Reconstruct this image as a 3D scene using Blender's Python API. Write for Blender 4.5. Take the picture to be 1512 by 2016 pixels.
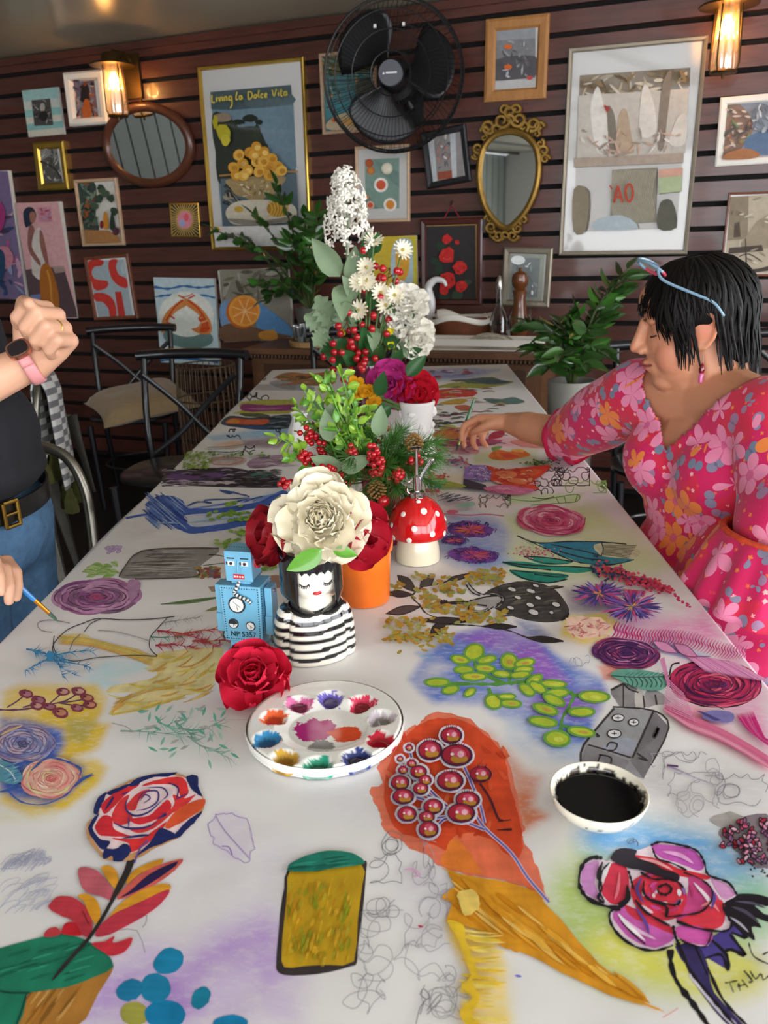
import bpy,bmesh,math,random
import numpy as np
from mathutils import Vector,Matrix,Euler
from mathutils.geometry import tessellate_polygon
from mathutils.noise import noise as pnoise
for _o in list(bpy.data.objects): bpy.data.objects.remove(_o)
random.seed(7)
scene = bpy.context.scene
COL = scene.collection
PI = math.pi
# ------------------------------------------------------------------ camera
FPX,TH,YAW,RHO = 1600.0,0.32525,-0.03328,0.03
CAM = Vector((0,0,1.30))
cF = Vector((math.sin(YAW)*math.cos(TH),math.cos(YAW)*math.cos(TH),-math.sin(TH)))
_r0 = Vector((math.cos(YAW),-math.sin(YAW),0));_u0 = _r0.cross(cF)
cR = math.cos(RHO)*_r0 - math.sin(RHO)*_u0
cU = math.sin(RHO)*_r0 + math.cos(RHO)*_u0
cd = bpy.data.cameras.new('camera');cam = bpy.data.objects.new('camera',cd);COL.objects.link(cam)
cd.sensor_fit = 'VERTICAL';cd.sensor_height = 36;cd.lens = FPX*36/2016;cd.clip_start = .05
M3 = Matrix((cR,cU,-cF)).transposed()
cam.matrix_world = Matrix.Translation(CAM) @ M3.to_4x4()
cd.dof.use_dof = True;cd.dof.focus_distance = 1.25;cd.dof.aperture_fstop = 9.0
scene.camera = cam
# ------------------------------------------------------------------ light
w = bpy.data.worlds.new('World');scene.world = w;w.use_nodes = True
bg = w.node_tree.nodes['Background'];bg.inputs[0].default_value = (.93,.96,1,1);bg.inputs[1].default_value = 4.2
scene.view_settings.view_transform = 'Standard';scene.view_settings.look = 'None'
scene.view_settings.gamma = 1;scene.view_settings.use_curve_mapping = False
scene.view_settings.exposure = 0.78
def portal(name,loc,rot,sx,sy):
    l = bpy.data.lights.new(name,'AREA');l.shape = 'RECTANGLE';l.size = sx;l.size_y = sy;l.cycles.is_portal = True
    o = bpy.data.objects.new(name,l);COL.objects.link(o);o.location = loc;o.rotation_euler = rot
portal('portal_front',(0.0,-2.62,1.35),(-PI/2,0,0),5.6,2.0)
portal('portal_right',(2.95,0.1,1.35),(0,PI/2,0),2.0,4.6)
# ------------------------------------------------------------------ pixel rays
def ray(x,y): return cF + cR*((x-756)/FPX) - cU*((y-1008)/FPX)
def onz(x,y,z):
    d = ray(x,y);return CAM + d*((z-CAM.z)/d.z)
def aty(x,y,Y):
    d = ray(x,y);return CAM + d*(Y/d.y)
WA = math.radians(19)
WU = Vector((math.cos(WA),-math.sin(WA),0));WN = Vector((-math.sin(WA),-math.cos(WA),0));WP = Vector((.4,4.3,0))
def onw(x,y,off=0):
    d = ray(x,y);p0 = WP + WN*off;return CAM + d*((p0-CAM).dot(WN)/d.dot(WN))
def wpt(u,wn,z): return WP + WU*u + WN*wn + Vector((0,0,z))
TZ = .75
# ------------------------------------------------------------------ colours and materials
def lin(c): return c/12.92 if c <= .04045 else ((c+.055)/1.055)**2.4
def rgb(c):
    if isinstance(c,str):
        c = c.lstrip('#');c = tuple(int(c[i:i+2],16)/255 for i in (0,2,4))
    return tuple(lin(x) for x in c[:3])
_M = {}
def mat(name,color='#808080',rough=.5,metal=0,coat=0,spec=.5,noise=None,bump=None,vc=False,trans=0,emit=None,
        sss=0,sheen=0,ior=1.45,stretch=None,alpha=None):
    if name in _M: return _M[name]
    m = bpy.data.materials.new(name);m.use_nodes = True;nt = m.node_tree;b = nt.nodes['Principled BSDF']
    c = rgb(color) if not vc else (1,1,1)
    b.inputs['Base Color'].default_value = (*c,1)
    b.inputs['Roughness'].default_value = rough;b.inputs['Metallic'].default_value = metal
    b.inputs['Coat Weight'].default_value = coat;b.inputs['Coat Roughness'].default_value = .08
    b.inputs['Specular IOR Level'].default_value = spec;b.inputs['Transmission Weight'].default_value = trans
    b.inputs['IOR'].default_value = ior;b.inputs['Sheen Weight'].default_value = sheen
    if sss: b.inputs['Subsurface Weight'].default_value = sss;b.inputs['Subsurface Radius'].default_value = (.012,.005,.003)
    if emit: b.inputs['Emission Color'].default_value = (*rgb(emit[0]),1);b.inputs['Emission Strength'].default_value = emit[1]
    if alpha is not None: b.inputs['Alpha'].default_value = alpha
    src = None
    tc = nt.nodes.new('ShaderNodeTexCoord');vec = tc.outputs['Object']
    if stretch:
        mp = nt.nodes.new('ShaderNodeMapping');mp.inputs['Scale'].default_value = stretch
        nt.links.new(vec,mp.inputs[0]);vec = mp.outputs[0]
    if vc:
        at = nt.nodes.new('ShaderNodeAttribute');at.attribute_name = 'Col';src = at.outputs['Color']
    if noise:
        n = nt.nodes.new('ShaderNodeTexNoise');n.inputs['Scale'].default_value = noise[0];n.inputs['Detail'].default_value = 5
        nt.links.new(vec,n.inputs['Vector'])
        mr = nt.nodes.new('ShaderNodeMapRange');mr.inputs[1].default_value = .25;mr.inputs[2].default_value = .75
        mr.inputs[3].default_value = 1-noise[1];mr.inputs[4].default_value = 1+noise[1]*.6
        nt.links.new(n.outputs['Fac'],mr.inputs[0])
        mx = nt.nodes.new('ShaderNodeMix');mx.data_type = 'RGBA';mx.blend_type = 'MULTIPLY';mx.inputs[0].default_value = 1
        mx.inputs[6].default_value = (*c,1)
        if src: nt.links.new(src,mx.inputs[6])
        cb = nt.nodes.new('ShaderNodeCombineColor')
        for i in range(3): nt.links.new(mr.outputs[0],cb.inputs[i])
        nt.links.new(cb.outputs[0],mx.inputs[7]);src = mx.outputs[2]
    if src: nt.links.new(src,b.inputs['Base Color'])
    if bump:
        n2 = nt.nodes.new('ShaderNodeTexNoise');n2.inputs['Scale'].default_value = bump[0];n2.inputs['Detail'].default_value = 4
        nt.links.new(vec,n2.inputs['Vector'])
        bp = nt.nodes.new('ShaderNodeBump');bp.inputs['Strength'].default_value = bump[1];bp.inputs['Distance'].default_value = .004
        nt.links.new(n2.outputs['Fac'],bp.inputs['Height']);nt.links.new(bp.outputs[0],b.inputs['Normal'])
    _M[name] = m;return m
# ------------------------------------------------------------------ mesh building
def spline(P,n=8,closed=False):
    P = [tuple(p) for p in P];k = len(P);out = []
    if k < 3 and not closed: return P
    segs = k if closed else k-1
    for i in range(segs):
        if closed: a,b,c,d = P[(i-1) % k],P[i],P[(i+1) % k],P[(i+2) % k]
        else: a,b,c,d = P[max(i-1,0)],P[i],P[i+1],P[min(i+2,k-1)]
        for j in range(n):
            t = j/n;t2 = t*t;t3 = t2*t
            out.append(tuple(.5*(2*q+(r-p)*t+(2*p-5*q+4*r-s)*t2+(-p+3*q-3*r+s)*t3) for p,q,r,s in zip(a,b,c,d)))
    if not closed: out.append(P[-1])
    return out
def frame_of(d,ref=None):
    d = d.normalized();r = ref or (Vector((0,0,1)) if abs(d.z) < .95 else Vector((1,0,0)))
    x = d.cross(r).normalized();return x,x.cross(d).normalized()
class MB:
    def __init__(s): s.v = [];s.f = [];s.c = [];s.fm = []
    def add(s,vs,fs,col=None,mi=0):
        o = len(s.v);s.v += [tuple(q) for q in vs];s.f += [tuple(i+o for i in q) for q in fs]
        s.fm += [mi]*len(fs)
        if col is None: col = (.8,.8,.8)
        if isinstance(col,list): s.c += col
        else: s.c += [col]*len(vs)
        return s
    def box(s,c,d,col=None,R=None,mi=0):
        x,y,z = (q/2 for q in d);c = Vector(c)
        vs = [Vector((i*x,j*y,k*z)) for i in (-1,1) for j in (-1,1) for k in (-1,1)]
        if R: vs = [R @ q for q in vs]
        return s.add([c+q for q in vs],[(0,1,3,2),(4,6,7,5),(0,4,5,1),(2,3,7,6),(0,2,6,4),(1,5,7,3)],col,mi)
    def wbox(s,u0,u1,w0,w1,z0,z1,col=None,mi=0):
        vs = [wpt(a,b,c) for a in (u0,u1) for b in (w0,w1) for c in (z0,z1)]
        return s.add(vs,[(0,2,3,1),(4,5,7,6),(0,1,5,4),(2,6,7,3),(0,4,6,2),(1,3,7,5)],col,mi)
    def tube(s,P,r,n=8,col=None,cap=True,flat=1.0,ref=None,closed=False,mi=0):
        P = [Vector(p) for p in P];k = len(P)
        R = r if isinstance(r,(list,tuple)) else [r]*k
        vs = [];fs = [];px = None
        for i,p in enumerate(P):
            if closed: d = P[(i+1) % k]-P[(i-1) % k]
            else: d = P[min(i+1,k-1)]-P[max(i-1,0)]
            if d.length < 1e-9: d = Vector((0,0,1))
            if px is None or ref is not None: x,y = frame_of(d,ref)
            else:
                x = px - d.normalized()*px.dot(d.normalized())
                x = x.normalized() if x.length > 1e-6 else frame_of(d)[0];y = x.cross(d.normalized())
            px = x
            for j in range(n):
                a = 2*PI*j/n;vs.append(p+x*(math.cos(a)*R[i])+y*(math.sin(a)*R[i]*flat))
        m = k if closed else k-1
        for i in range(m):
            for j in range(n):
                a = i*n+j;b = i*n+(j+1) % n;i2 = (i+1) % k;fs.append((a,b,i2*n+(j+1) % n,i2*n+j))
        if cap and not closed:
            fs.append(tuple(range(n-1,-1,-1)));fs.append(tuple((k-1)*n+j for j in range(n)))
        if isinstance(col,list): col = [c for c in col for _ in range(n)]
        return s.add(vs,fs,col,mi)
    def lathe(s,prof,n=32,c=(0,0,0),col=None,sx=1,sy=1,fn=None,capb=True,capt=False,mi=0):
        vs = [];fs = [];c = Vector(c);k = len(prof)
        for (r,z) in prof:
            for j in range(n):
                a = 2*PI*j/n;q = Vector((r*math.cos(a)*sx,r*math.sin(a)*sy,z))
                if fn: q = Vector(fn(q,a))
                vs.append(c+q)
        for i in range(k-1):
            for j in range(n): fs.append((i*n+j,i*n+(j+1) % n,(i+1)*n+(j+1) % n,(i+1)*n+j))
        if capb: fs.append(tuple(range(n-1,-1,-1)))
        if capt: fs.append(tuple((k-1)*n+j for j in range(n)))
        if isinstance(col,list): col = [q for q in col for _ in range(n)]
        return s.add(vs,fs,col,mi)
    def ell(s,c,r,n=12,m=8,col=None,R=None,mi=0):
        if isinstance(r,(int,float)): r = (r,r,r)
        vs = [];fs = [];c = Vector(c)
        for i in range(1,m):
            t = PI*i/m
            for j in range(n):
                a = 2*PI*j/n;q = Vector((r[0]*math.sin(t)*math.cos(a),r[1]*math.sin(t)*math.sin(a),r[2]*math.cos(t)))
                vs.append(c+(R @ q if R else q))
        q = Vector((0,0,r[2]));q = R @ q if R else q
        vs += [c+q,c-q];t0 = len(vs)-2
        for j in range(n):
            fs.append((t0,j,(j+1) % n));e = (m-2)*n;fs.append((t0+1,e+(j+1) % n,e+j))
        for i in range(m-2):
            for j in range(n): fs.append((i*n+j,(i+1)*n+j,(i+1)*n+(j+1) % n,i*n+(j+1) % n))
        return s.add(vs,fs,col,mi)
    def grid(s,fn,nu,nv,col=None,mi=0):
        vs = [fn(i/nu,j/nv) for i in range(nu+1) for j in range(nv+1)]
        fs = [(i*(nv+1)+j,(i+1)*(nv+1)+j,(i+1)*(nv+1)+j+1,i*(nv+1)+j+1) for i in range(nu) for j in range(nv)]
        cl = [col(i/nu,j/nv) for i in range(nu+1) for j in range(nv+1)] if callable(col) else col
        return s.add(vs,fs,cl,mi)
    def prism(s,pts,ext,col=None,mi=0):
        """pts: planar 3D outline, ext: extrusion vector"""
        pts = [Vector(p) for p in pts];n = len(pts);ext = Vector(ext)
        tr = tessellate_polygon([pts])
        fs = [tuple(t) for t in tr]+[tuple(i+n for i in reversed(t)) for t in tr]
        fs += [(i,(i+1) % n,(i+1) % n+n,i+n) for i in range(n)]
        return s.add(pts+[p+ext for p in pts],fs,col,mi)
    def mesh(s,name,mats,smooth=True,off=None):
        m = bpy.data.meshes.new(name);v = s.v
        if off is not None: v = [(a-off[0],b-off[1],c-off[2]) for a,b,c in v]
        m.from_pydata(v,[],s.f)
        for q in (mats if isinstance(mats,(list,tuple)) else [mats]): m.materials.append(q)
        if any(s.fm): m.polygons.foreach_set('material_index',s.fm)
        at = m.color_attributes.new('Col','FLOAT_COLOR','POINT')
        at.data.foreach_set('color',np.array([(*c[:3],1) for c in s.c],dtype=np.float32).ravel())
        if smooth:
            m.polygons.foreach_set('use_smooth',[True]*len(m.polygons))
            try: m.set_sharp_from_angle(angle=math.radians(40 if smooth is True else smooth))
            except Exception: pass
        m.update();return m
    def build(s,name,mats,parent=None,smooth=True,world=True,loc=None):
        """world: vertices are world coordinates; else local to parent"""
        off = None
        if parent is not None and world: off = parent['_o'] if '_o' in parent else parent.location
        if parent is None:
            a = np.array(s.v);off = Vector(((a[:,0].min()+a[:,0].max())/2,(a[:,1].min()+a[:,1].max())/2,a[:,2].min())) if world else None
        o = bpy.data.objects.new(name,s.mesh(name,mats,smooth,off));COL.objects.link(o)
        if parent is None and off is not None: o.location = off;o['_o'] = tuple(off)
        if parent is not None:
            o.parent = parent
            if off is not None: o['_o'] = tuple(off)
        if loc is not None: o.location = loc
        return o
def tag(o,label,cat,group=None,kind=None):
    if label: o['label'] = label
    if cat: o['category'] = cat
    if group: o['group'] = group
    if kind: o['kind'] = kind
    return o
def thing(name,loc,label,cat,group=None,rz=0):
    o = bpy.data.objects.new(name,None);COL.objects.link(o);o.location = loc;o.rotation_euler = (0,0,rz)
    o.empty_display_size = .05
    return tag(o,label,cat,group)
def inst(name,me,parent,mtx):
    o = bpy.data.objects.new(name,me);COL.objects.link(o);o.parent = parent;o.matrix_local = mtx;return o
def copy_tree(o,parent=None):
    c = o.copy();COL.objects.link(c);c.parent = parent
    for ch in o.children: copy_tree(ch,c)
    return c
def basis(loc,x,y,z,sc=(1,1,1)):
    return Matrix(((x.x*sc[0],y.x*sc[1],z.x*sc[2],loc[0]),(x.y*sc[0],y.y*sc[1],z.y*sc[2],loc[1]),(x.z*sc[0],y.z*sc[1],z.z*sc[2],loc[2]),(0,0,0,1)))
def aim(loc,d,roll=0,sc=(1,1,1),up=None):
    """local z along d"""
    d = Vector(d).normalized();x,y = frame_of(d,up)
    c,s_ = math.cos(roll),math.sin(roll)
    return basis(loc,x*c+y*s_,y*c-x*s_,d,sc)
# ------------------------------------------------------------------ flat painting (paint lying on a surface), pixel traced outlines
def vary(c,a):
    k = 1+random.uniform(-a,a);return tuple(max(0,x*k) for x in c)
class Art:
    def __init__(s,mp,step=2e-5): s.mp = mp;s.mb = MB();s.z = 0;s.step = step
    def _up(s): s.z += s.step;return s.z
    def fill(s,P,col,sm=6,jit=0,var=.08,col2=None):
        P = spline(P,sm,True) if sm > 1 else [tuple(p) for p in P]
        if jit: P = [(x+random.uniform(-jit,jit),y+random.uniform(-jit,jit)) for x,y in P]
        z = s._up();c = rgb(col);V = [Vector((x,y,0)) for x,y in P]
        tr = tessellate_polygon([V])
        if col2:
            c2 = rgb(col2);ys = [p[1] for p in P];a,b = min(ys),max(ys)+1e-6
            cl = [vary(tuple(p+(q-p)*(y-a)/(b-a) for p,q in zip(c,c2)),var) for _,y in P]
        else: cl = [vary(c,var) for _ in P]
        s.mb.add([s.mp(x,y,z) for x,y in P],[tuple(t) for t in tr],cl);return s
    def ell(s,x,y,rx,ry,col,rot=0,n=18,jit=0,col2=None,var=.06):
        c,q = math.cos(rot),math.sin(rot)
        P = [(x+rx*math.cos(a)*c-ry*math.sin(a)*q,y+rx*math.cos(a)*q+ry*math.sin(a)*c) for a in (2*PI*i/n for i in range(n))]
        return s.fill(P,col,1,jit,var,col2)
    def line(s,P,wd,col,sm=6,tap=0,wob=0,var=.08,closed=False):
        P = spline(P,sm,closed) if (sm > 1 and len(P) > 2) else [tuple(p) for p in P]
        if closed: P = P+[P[0]]
        if tap and len(P) == 2: P = [(P[0][0]+(P[1][0]-P[0][0])*k/4,P[0][1]+(P[1][1]-P[0][1])*k/4) for k in range(5)]
        if wob: P = [(x+random.uniform(-wob,wob),y+random.uniform(-wob,wob)) for x,y in P]
        k = len(P);z = s._up();c = rgb(col);vs = [];cl = []
        for i,(x,y) in enumerate(P):
            a,b = P[max(i-1,0)],P[min(i+1,k-1)];dx,dy = b[0]-a[0],b[1]-a[1];L = math.hypot(dx,dy) or 1
            t = i/(k-1);ww = wd/2
            if tap == 1: ww *= max(.08,1-t)
            elif tap == 2: ww *= max(.08,math.sin(PI*t)**.7)
            elif tap == 3: ww *= .7+.3*math.sin(t*17+x)
            nx,ny = -dy/L*ww,dx/L*ww
            vs += [s.mp(x+nx,y+ny,z),s.mp(x-nx,y-ny,z)];q = vary(c,var);cl += [q,q]
        s.mb.add(vs,[(2*i,2*i+1,2*i+3,2*i+2) for i in range(k-1)],cl);return s
    def leaf(s,x0,y0,x1,y1,wd,col,rib=None,out=None,col2=None,bend=0,ow=2):
        dx,dy = x1-x0,y1-y0;L = math.hypot(dx,dy) or 1;nx,ny = -dy/L,dx/L;A = [];B = []
        for t,k in ((0,.05),(.2,.62),(.42,1),(.68,.8),(.88,.35),(1,0)):
            bx,by = x0+dx*t+nx*bend*math.sin(PI*t),y0+dy*t+ny*bend*math.sin(PI*t)
            A.append((bx+nx*wd/2*k,by+ny*wd/2*k));B.append((bx-nx*wd/2*k,by-ny*wd/2*k))
        P = A+B[::-1][1:]
        s.fill(P,col,4,0,.08,col2)
        if out: s.line(P,ow,out,4,closed=True)
        if rib: s.line([(x0,y0),((x0+x1)/2+nx*bend,(y0+y1)/2+ny*bend),(x1,y1)],max(1,ow*.7),rib,4)
        return s
    def scrib(s,x0,y0,x1,y1,n,wd,col,loop=.5,tap=0):
        """loopy pencil scribble inside a box"""
        P = [];x,y = random.uniform(x0,x1),random.uniform(y0,y1);a = random.uniform(0,6)
        st = loop*.22*min(x1-x0,y1-y0)
        tgt = random.choice((-1,1))
        for i in range(n):
            P.append((x,y));a += tgt*random.uniform(.2,1.3)
            if random.random() < .14: tgt = -tgt
            nx,ny = x+st*math.cos(a),y+st*math.sin(a)
            if not x0 < nx < x1: a = PI-a;nx = min(max(nx,x0),x1)
            if not y0 < ny < y1: a = -a;ny = min(max(ny,y0),y1)
            x,y = nx,ny
        return s.line(P,wd,col,4,tap)
    def text(s,strokes,x,y,sx,sy,wd,col,shear=0,slope=0):
        for P in strokes:
            s.line([(x+(px_+shear*(1-py_))*sx,y+py_*sy+slope*px_*sx) for px_,py_ in P],wd,col,3)
        return s
    def build(s,name,m,parent): return s.mb.build(name,m,parent,smooth=False)
# ------------------------------------------------------------------ room shell
def struct(o): o['kind'] = 'structure';return o
m_slat = mat('slat_wood','#552e25',rough=.36,coat=.3,noise=(6,.35),bump=(9,.12),stretch=(1,1,7))
m_dark = mat('dark_void','#0c0908',rough=.9)
m_ceil = mat('ceiling_paint','#b3ab98',rough=.25,spec=.5,noise=(1.5,.08))
m_floor = mat('floor_dark','#120f11',rough=.55,noise=(3,.3))
m_cream = mat('cream_wall','#8f8a80',rough=.7,noise=(2,.06))
m_white = mat('white_paint','#e6e3dc',rough=.45)
CZ = 2.335
fl = MB().box((0,1.5,-.05),(7.6,9.4,.1)).build('floor',m_floor,smooth=False);struct(fl)
b = MB()
ce = MB().box((-.3,1.6,CZ+.06),(7.0,9.4,.1)).build('ceiling',m_ceil,smooth=False);struct(ce)
for k in range(11):
    x = -3.5+k*.62
    MB().box((x,.2,CZ+.0),(.035,6.2,.03)).build('ceiling_batten',mat('batten_dark','#3a3028',.6),ce,smooth=False)
wb = MB().wbox(-4.6,2.75,-.12,-.03,0,CZ+.02).build('wall_back',m_dark,smooth=False);struct(wb)
GAP = .1062;k = -12
z0 = 1.297-.1062*13
while True:
    za = z0+GAP*k;k += 1
    lo,hi = za+.012,za+GAP-.012
    if hi < .02: continue
    if lo > CZ: break
    lo = max(lo,0);hi = min(hi,CZ)
    bd = MB();bd.wbox(-4.6,2.75,-.03,0,lo,hi)
    o = bd.build('board',m_slat,wb,smooth=False)
# cornice batten
MB().wbox(-4.6,2.75,0,.022,CZ-.035,CZ).build('board',m_slat,wb,smooth=False)
wl = MB().box((-3.78,1.5,CZ/2),(.08,8.6,CZ)).build('wall_left',m_dark,smooth=False);struct(wl)
m_grey = mat('grey_board','#83877f',.5,noise=(3,.12))
for k in range(57): MB().box((-3.725,-2.7+.15*k,CZ/2),(.03,.135,CZ-.01)).build('board',m_grey,wl,smooth=False)
# shop front: posts, sill and header leave wide openings to daylight
wf = MB();wf.box((0,-2.7,.18),(7.3,.12,.36));wf.box((0,-2.7,CZ-.06),(7.3,.12,.16))
for x in (-2.9,-1.0,.9,2.8): wf.box((x,-2.7,CZ/2),(.11,.1,CZ-.1))
wf.box((-3.3,-2.7,CZ/2),(.8,.1,CZ));struct(wf.build('wall_front',m_white,smooth=False))
wr = MB();wr.box((3.02,.2,.18),(.12,5.9,.36));wr.box((3.02,.2,CZ-.06),(.12,5.9,.16))
for y in (-2.6,-.8,1.0,2.6): wr.box((3.02,y,CZ/2),(.1,.11,CZ-.1))
wr.box((3.02,3.0,CZ/2),(.1,.9,CZ));struct(wr.build('wall_right',m_white,smooth=False))
# ------------------------------------------------------------------ table and the painted paper on it
TX0,TX1,TY0,TY1 = -.607,.447,.30,3.66
tb = thing('long_table',((TX0+TX1)/2,(TY0+TY1)/2,0),'long dark dining table hidden under the painted white paper','table')
m_tabw = mat('table_wood','#2b211d',.5,noise=(8,.2))
MB().box(((TX0+TX1)/2,(TY0+TY1)/2,TZ-.021),(TX1-TX0-.012,TY1-TY0-.012,.038)).build('table_top',m_tabw,tb,smooth=False)
for x in (TX0+.12,TX1-.12):
    for y in (TY0+.15,(TY0+TY1)/2,TY1-.15):
        MB().box((x,y,.355),(.06,.06,.71)).build('leg',m_tabw,tb,smooth=False)
# paper mesh with pastel and wash tints
def Zm(x0,y0,s): return lambda *P: [(x0+x/s,y0+y/s) for x,y in P]
z1 = Zm(0,1200,2.908);z2 = Zm(0,1600,2.908);z4 = Zm(460,1600,3.024);z5 = Zm(760,1100,3.024)
z6 = Zm(1060,1100,3.345);z7 = Zm(1000,1480,2.953);z8 = Zm(720,1360,3.0725);zM = Zm(820,900,3.024)
zR = Zm(820,720,3.78);zL = Zm(280,700,3.6);zB = Zm(80,900,2.908)
def one(z,x,y): return z((x,y))[0]
xs = np.concatenate([[TX0-.0035,TX0-.003],np.linspace(TX0,TX1,300),[TX1+.003,TX1+.0035]])
zdx = np.concatenate([[-.055,-.006],np.zeros(300),[-.006,-.05]])
ys = [TY0]
while ys[-1] < TY1: ys.append(ys[-1]+.003+.0022*(ys[-1]-TY0))
ys[-1] = TY1;ys = np.array(ys+[TY1+.003,TY1+.0035]);zdy = np.zeros(len(ys));zdy[-2:] = (-.006,-.05)
GX,GY = np.meshgrid(xs,ys);nyy,nxx = GX.shape
GZ = np.minimum(zdx[None,:],zdy[:,None])+TZ
# soft lift of the left paper edge and waviness
GX[:,:2] -= (.01*np.maximum(0,np.sin(GY[:,:2]*5.1)))
D = np.stack([GX-CAM.x,GY-CAM.y,np.full_like(GX,TZ)-CAM.z],-1)
zc = D @ np.array(cF);PXX = 756+FPX*(D @ np.array(cR))/zc;PYY = 1008-FPX*(D @ np.array(cU))/zc
PAPER = rgb('#e9e7e6')
CC = np.ones(GX.shape+(3,))*np.array(PAPER)
rs = np.random.RandomState(3)
def smooth_noise(n):
    a = rs.rand(n+2,n+2);v = np.clip((GY-TY0)/(TY1-TY0)*n,0,n-.001);u = np.clip((GX-TX0)/(TX1-TX0)*n*.33,0,n-.001)
    i = v.astype(int);j = u.astype(int);fv = v-i;fu = u-j
    return (a[i,j]*(1-fv)+a[i+1,j]*fv)*(1-fu)+(a[i,j+1]*(1-fv)+a[i+1,j+1]*fv)*fu
SN = .6*smooth_noise(60)+.4*smooth_noise(170)
def halo(P,col,alpha,soft,nz=.5):
    P = np.array(P,float);x0,y0 = P.min(0)-soft;x1,y1 = P.max(0)+soft
    mk = (PXX > x0) & (PXX < x1) & (PYY > y0) & (PYY < y1)
    if not mk.any(): return
    X = PXX[mk];Y = PYY[mk];d = np.full(X.shape,1e9);ins = np.zeros(X.shape,bool);n = len(P)
    for i in range(n):
        ax,ay = P[i];bx,by = P[(i+1) % n];ex,ey = bx-ax,by-ay
        t = np.clip(((X-ax)*ex+(Y-ay)*ey)/(ex*ex+ey*ey+1e-9),0,1)
        d = np.minimum(d,np.hypot(X-ax-t*ex,Y-ay-t*ey))
        cr = (ay > Y) != (by > Y);ins ^= cr & (X < ex*(Y-ay)/(ey+1e-12)+ax)
    sd = np.where(ins,-d,d);t = np.clip(.5-sd/soft,0,1);t = t*t*(3-2*t)
    a = alpha*t*(1-nz+nz*2*SN[mk]);a = np.clip(a,0,1)[:,None]
    CC[mk] = CC[mk]*(1-a)+np.array(rgb(col))*a
def hell(x,y,rx,ry,col,alpha,soft,rot=0,nz=.5):
    halo([(x+rx*math.cos(t)*math.cos(rot)-ry*math.sin(t)*math.sin(rot),y+rx*math.cos(t)*math.sin(rot)+ry*math.sin(t)*math.cos(rot)) for t in np.linspace(0,2*PI,17)[:-1]],col,alpha,soft,nz)
# faint soil and smudges over all the paper
for (x,y,rx,ry,c) in ((330,1750,260,130,'#d9d5dc'),(800,1560,200,70,'#d8d8de'),(1340,1560,160,60,'#b9b4b8'),(560,1780,90,120,'#dcd9e2'),(900,1720,110,160,'#d3d0da'),(420,1060,200,70,'#cfc8c2')):
    hell(x,y,rx,ry,c,.5,120,0,.8)
halo(z2((600,880),(850,770),(1050,740),(1250,670),(1512,560),(1700,700),(1750,1000),(1700,1210),(430,1210),(520,1010)),'#b083d6',.62,90,.9)
hell(*one(z2,330,1020),1,1,'#ffffff',0,5)
halo(z8((490,1390),(640,1430),(760,1500),(830,1640),(840,1800),(880,2050),(620,2050),(560,1950),(640,1850),(570,1790),(630,1720),(560,1600),(510,1500)),'#efcb45',.9,26,.6)
halo(z8((640,1500),(800,1560),(860,1700),(880,2000),(720,2000)),'#f2dfa0',.7,60)
hell(1285,1800,215,165,'#b7cd77',.9,110,.12)
hell(1315,1672,175,50,'#6aa9e0',.9,80,.15)
hell(1440,1735,70,60,'#82b4dc',.8,70);hell(1480,1790,60,60,'#8cc79a',.8,70)
hell(1290,1890,140,60,'#dfdc62',.95,80,.2);hell(1430,1920,90,50,'#dedb6a',.9,70)
halo(z8((720,230),(880,380),(960,480),(1060,520),(1000,700),(1090,760),(960,850),(900,700),(850,450)),'#d98562',.75,36,1)
halo(z5((140,720),(240,560),(420,450),(600,410),(760,420),(950,520),(1050,600),(1290,720),(1320,800),(1250,960),(1180,1100),(980,1150),(870,1080),(800,960),(640,930),(560,870),(280,860),(200,790)),'#5f7fd2',.9,24,.75)
halo(z5((420,470),(600,420),(760,420),(900,500),(1000,620),(1100,740),(960,760),(850,640),(700,560),(560,520)),'#9a62cc',.8,30,.8)
halo(z5((800,860),(900,800),(1300,780),(1280,900),(1180,960),(900,940)),'#8d66c6',.75,26,.9)
halo(z5((690,930),(960,1010),(1180,1120),(1140,1210),(900,1210),(720,1080)),'#9dbbe0',.6,30,1)
halo(z5((170,560),(250,540),(300,620),(220,600)),'#7aa9d8',.6,12)
halo(z5((770,370),(880,370),(1000,470),(850,470)),'#7482b8',.8,16,1)
halo(z5((1050,340),(1300,320),(1390,380),(1300,470),(1180,510),(1040,460)),'#efdf6c',.95,18,.4)
halo(z5((1060,180),(1250,200),(1390,300),(1180,330),(1080,320)),'#b3aab4',.85,18)
halo(z5((1260,640),(1400,610),(1390,720),(1300,720)),'#ec7a5c',.9,14)
halo(z6((560,350),(850,380),(1100,300),(1300,560),(1512,850),(1512,1300),(1200,980),(860,660),(1150,640),(700,520),(520,500)),'#e48dbb',.62,50,.9)
halo(z6((860,960),(1060,950),(1300,1150),(1512,1330),(1512,1400),(1200,1230),(960,1110)),'#e78aa6',.7,40,.8)
halo(z6((720,530),(900,560),(1130,640),(980,660),(760,590)),'#8fa4dd',.85,14)
halo(zM((520,500),(900,420),(1300,430),(1512,640),(1420,700),(1000,740),(700,760),(530,690)),'#cfdfa6',.85,50,.3)
halo(zM((900,290),(1080,280),(1200,420),(1000,480),(940,400)),'#cddf9a',.8,40,.4)
halo(zM((520,350),(640,340),(720,450),(560,470)),'#cfdca0',.7,30)
hell(*one(zM,330,500),75,55,'#8a9fd6',.75,30);hell(*one(zM,430,620),50,14,'#7da6dd',.6,20)
halo(zM((60,150),(280,80),(300,130),(260,200),(80,220)),'#efe0bd',.7,12)
halo(zM((120,230),(700,200),(560,300),(150,330)),'#f0c6cc',.5,25)
halo(zR((40,30),(420,15),(620,30),(420,100),(50,110)),'#8f9fd8',.8,10,.8)
halo(zR((700,20),(760,60),(900,220),(880,300),(820,180)),'#f0dfe2',.6,20)
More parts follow.
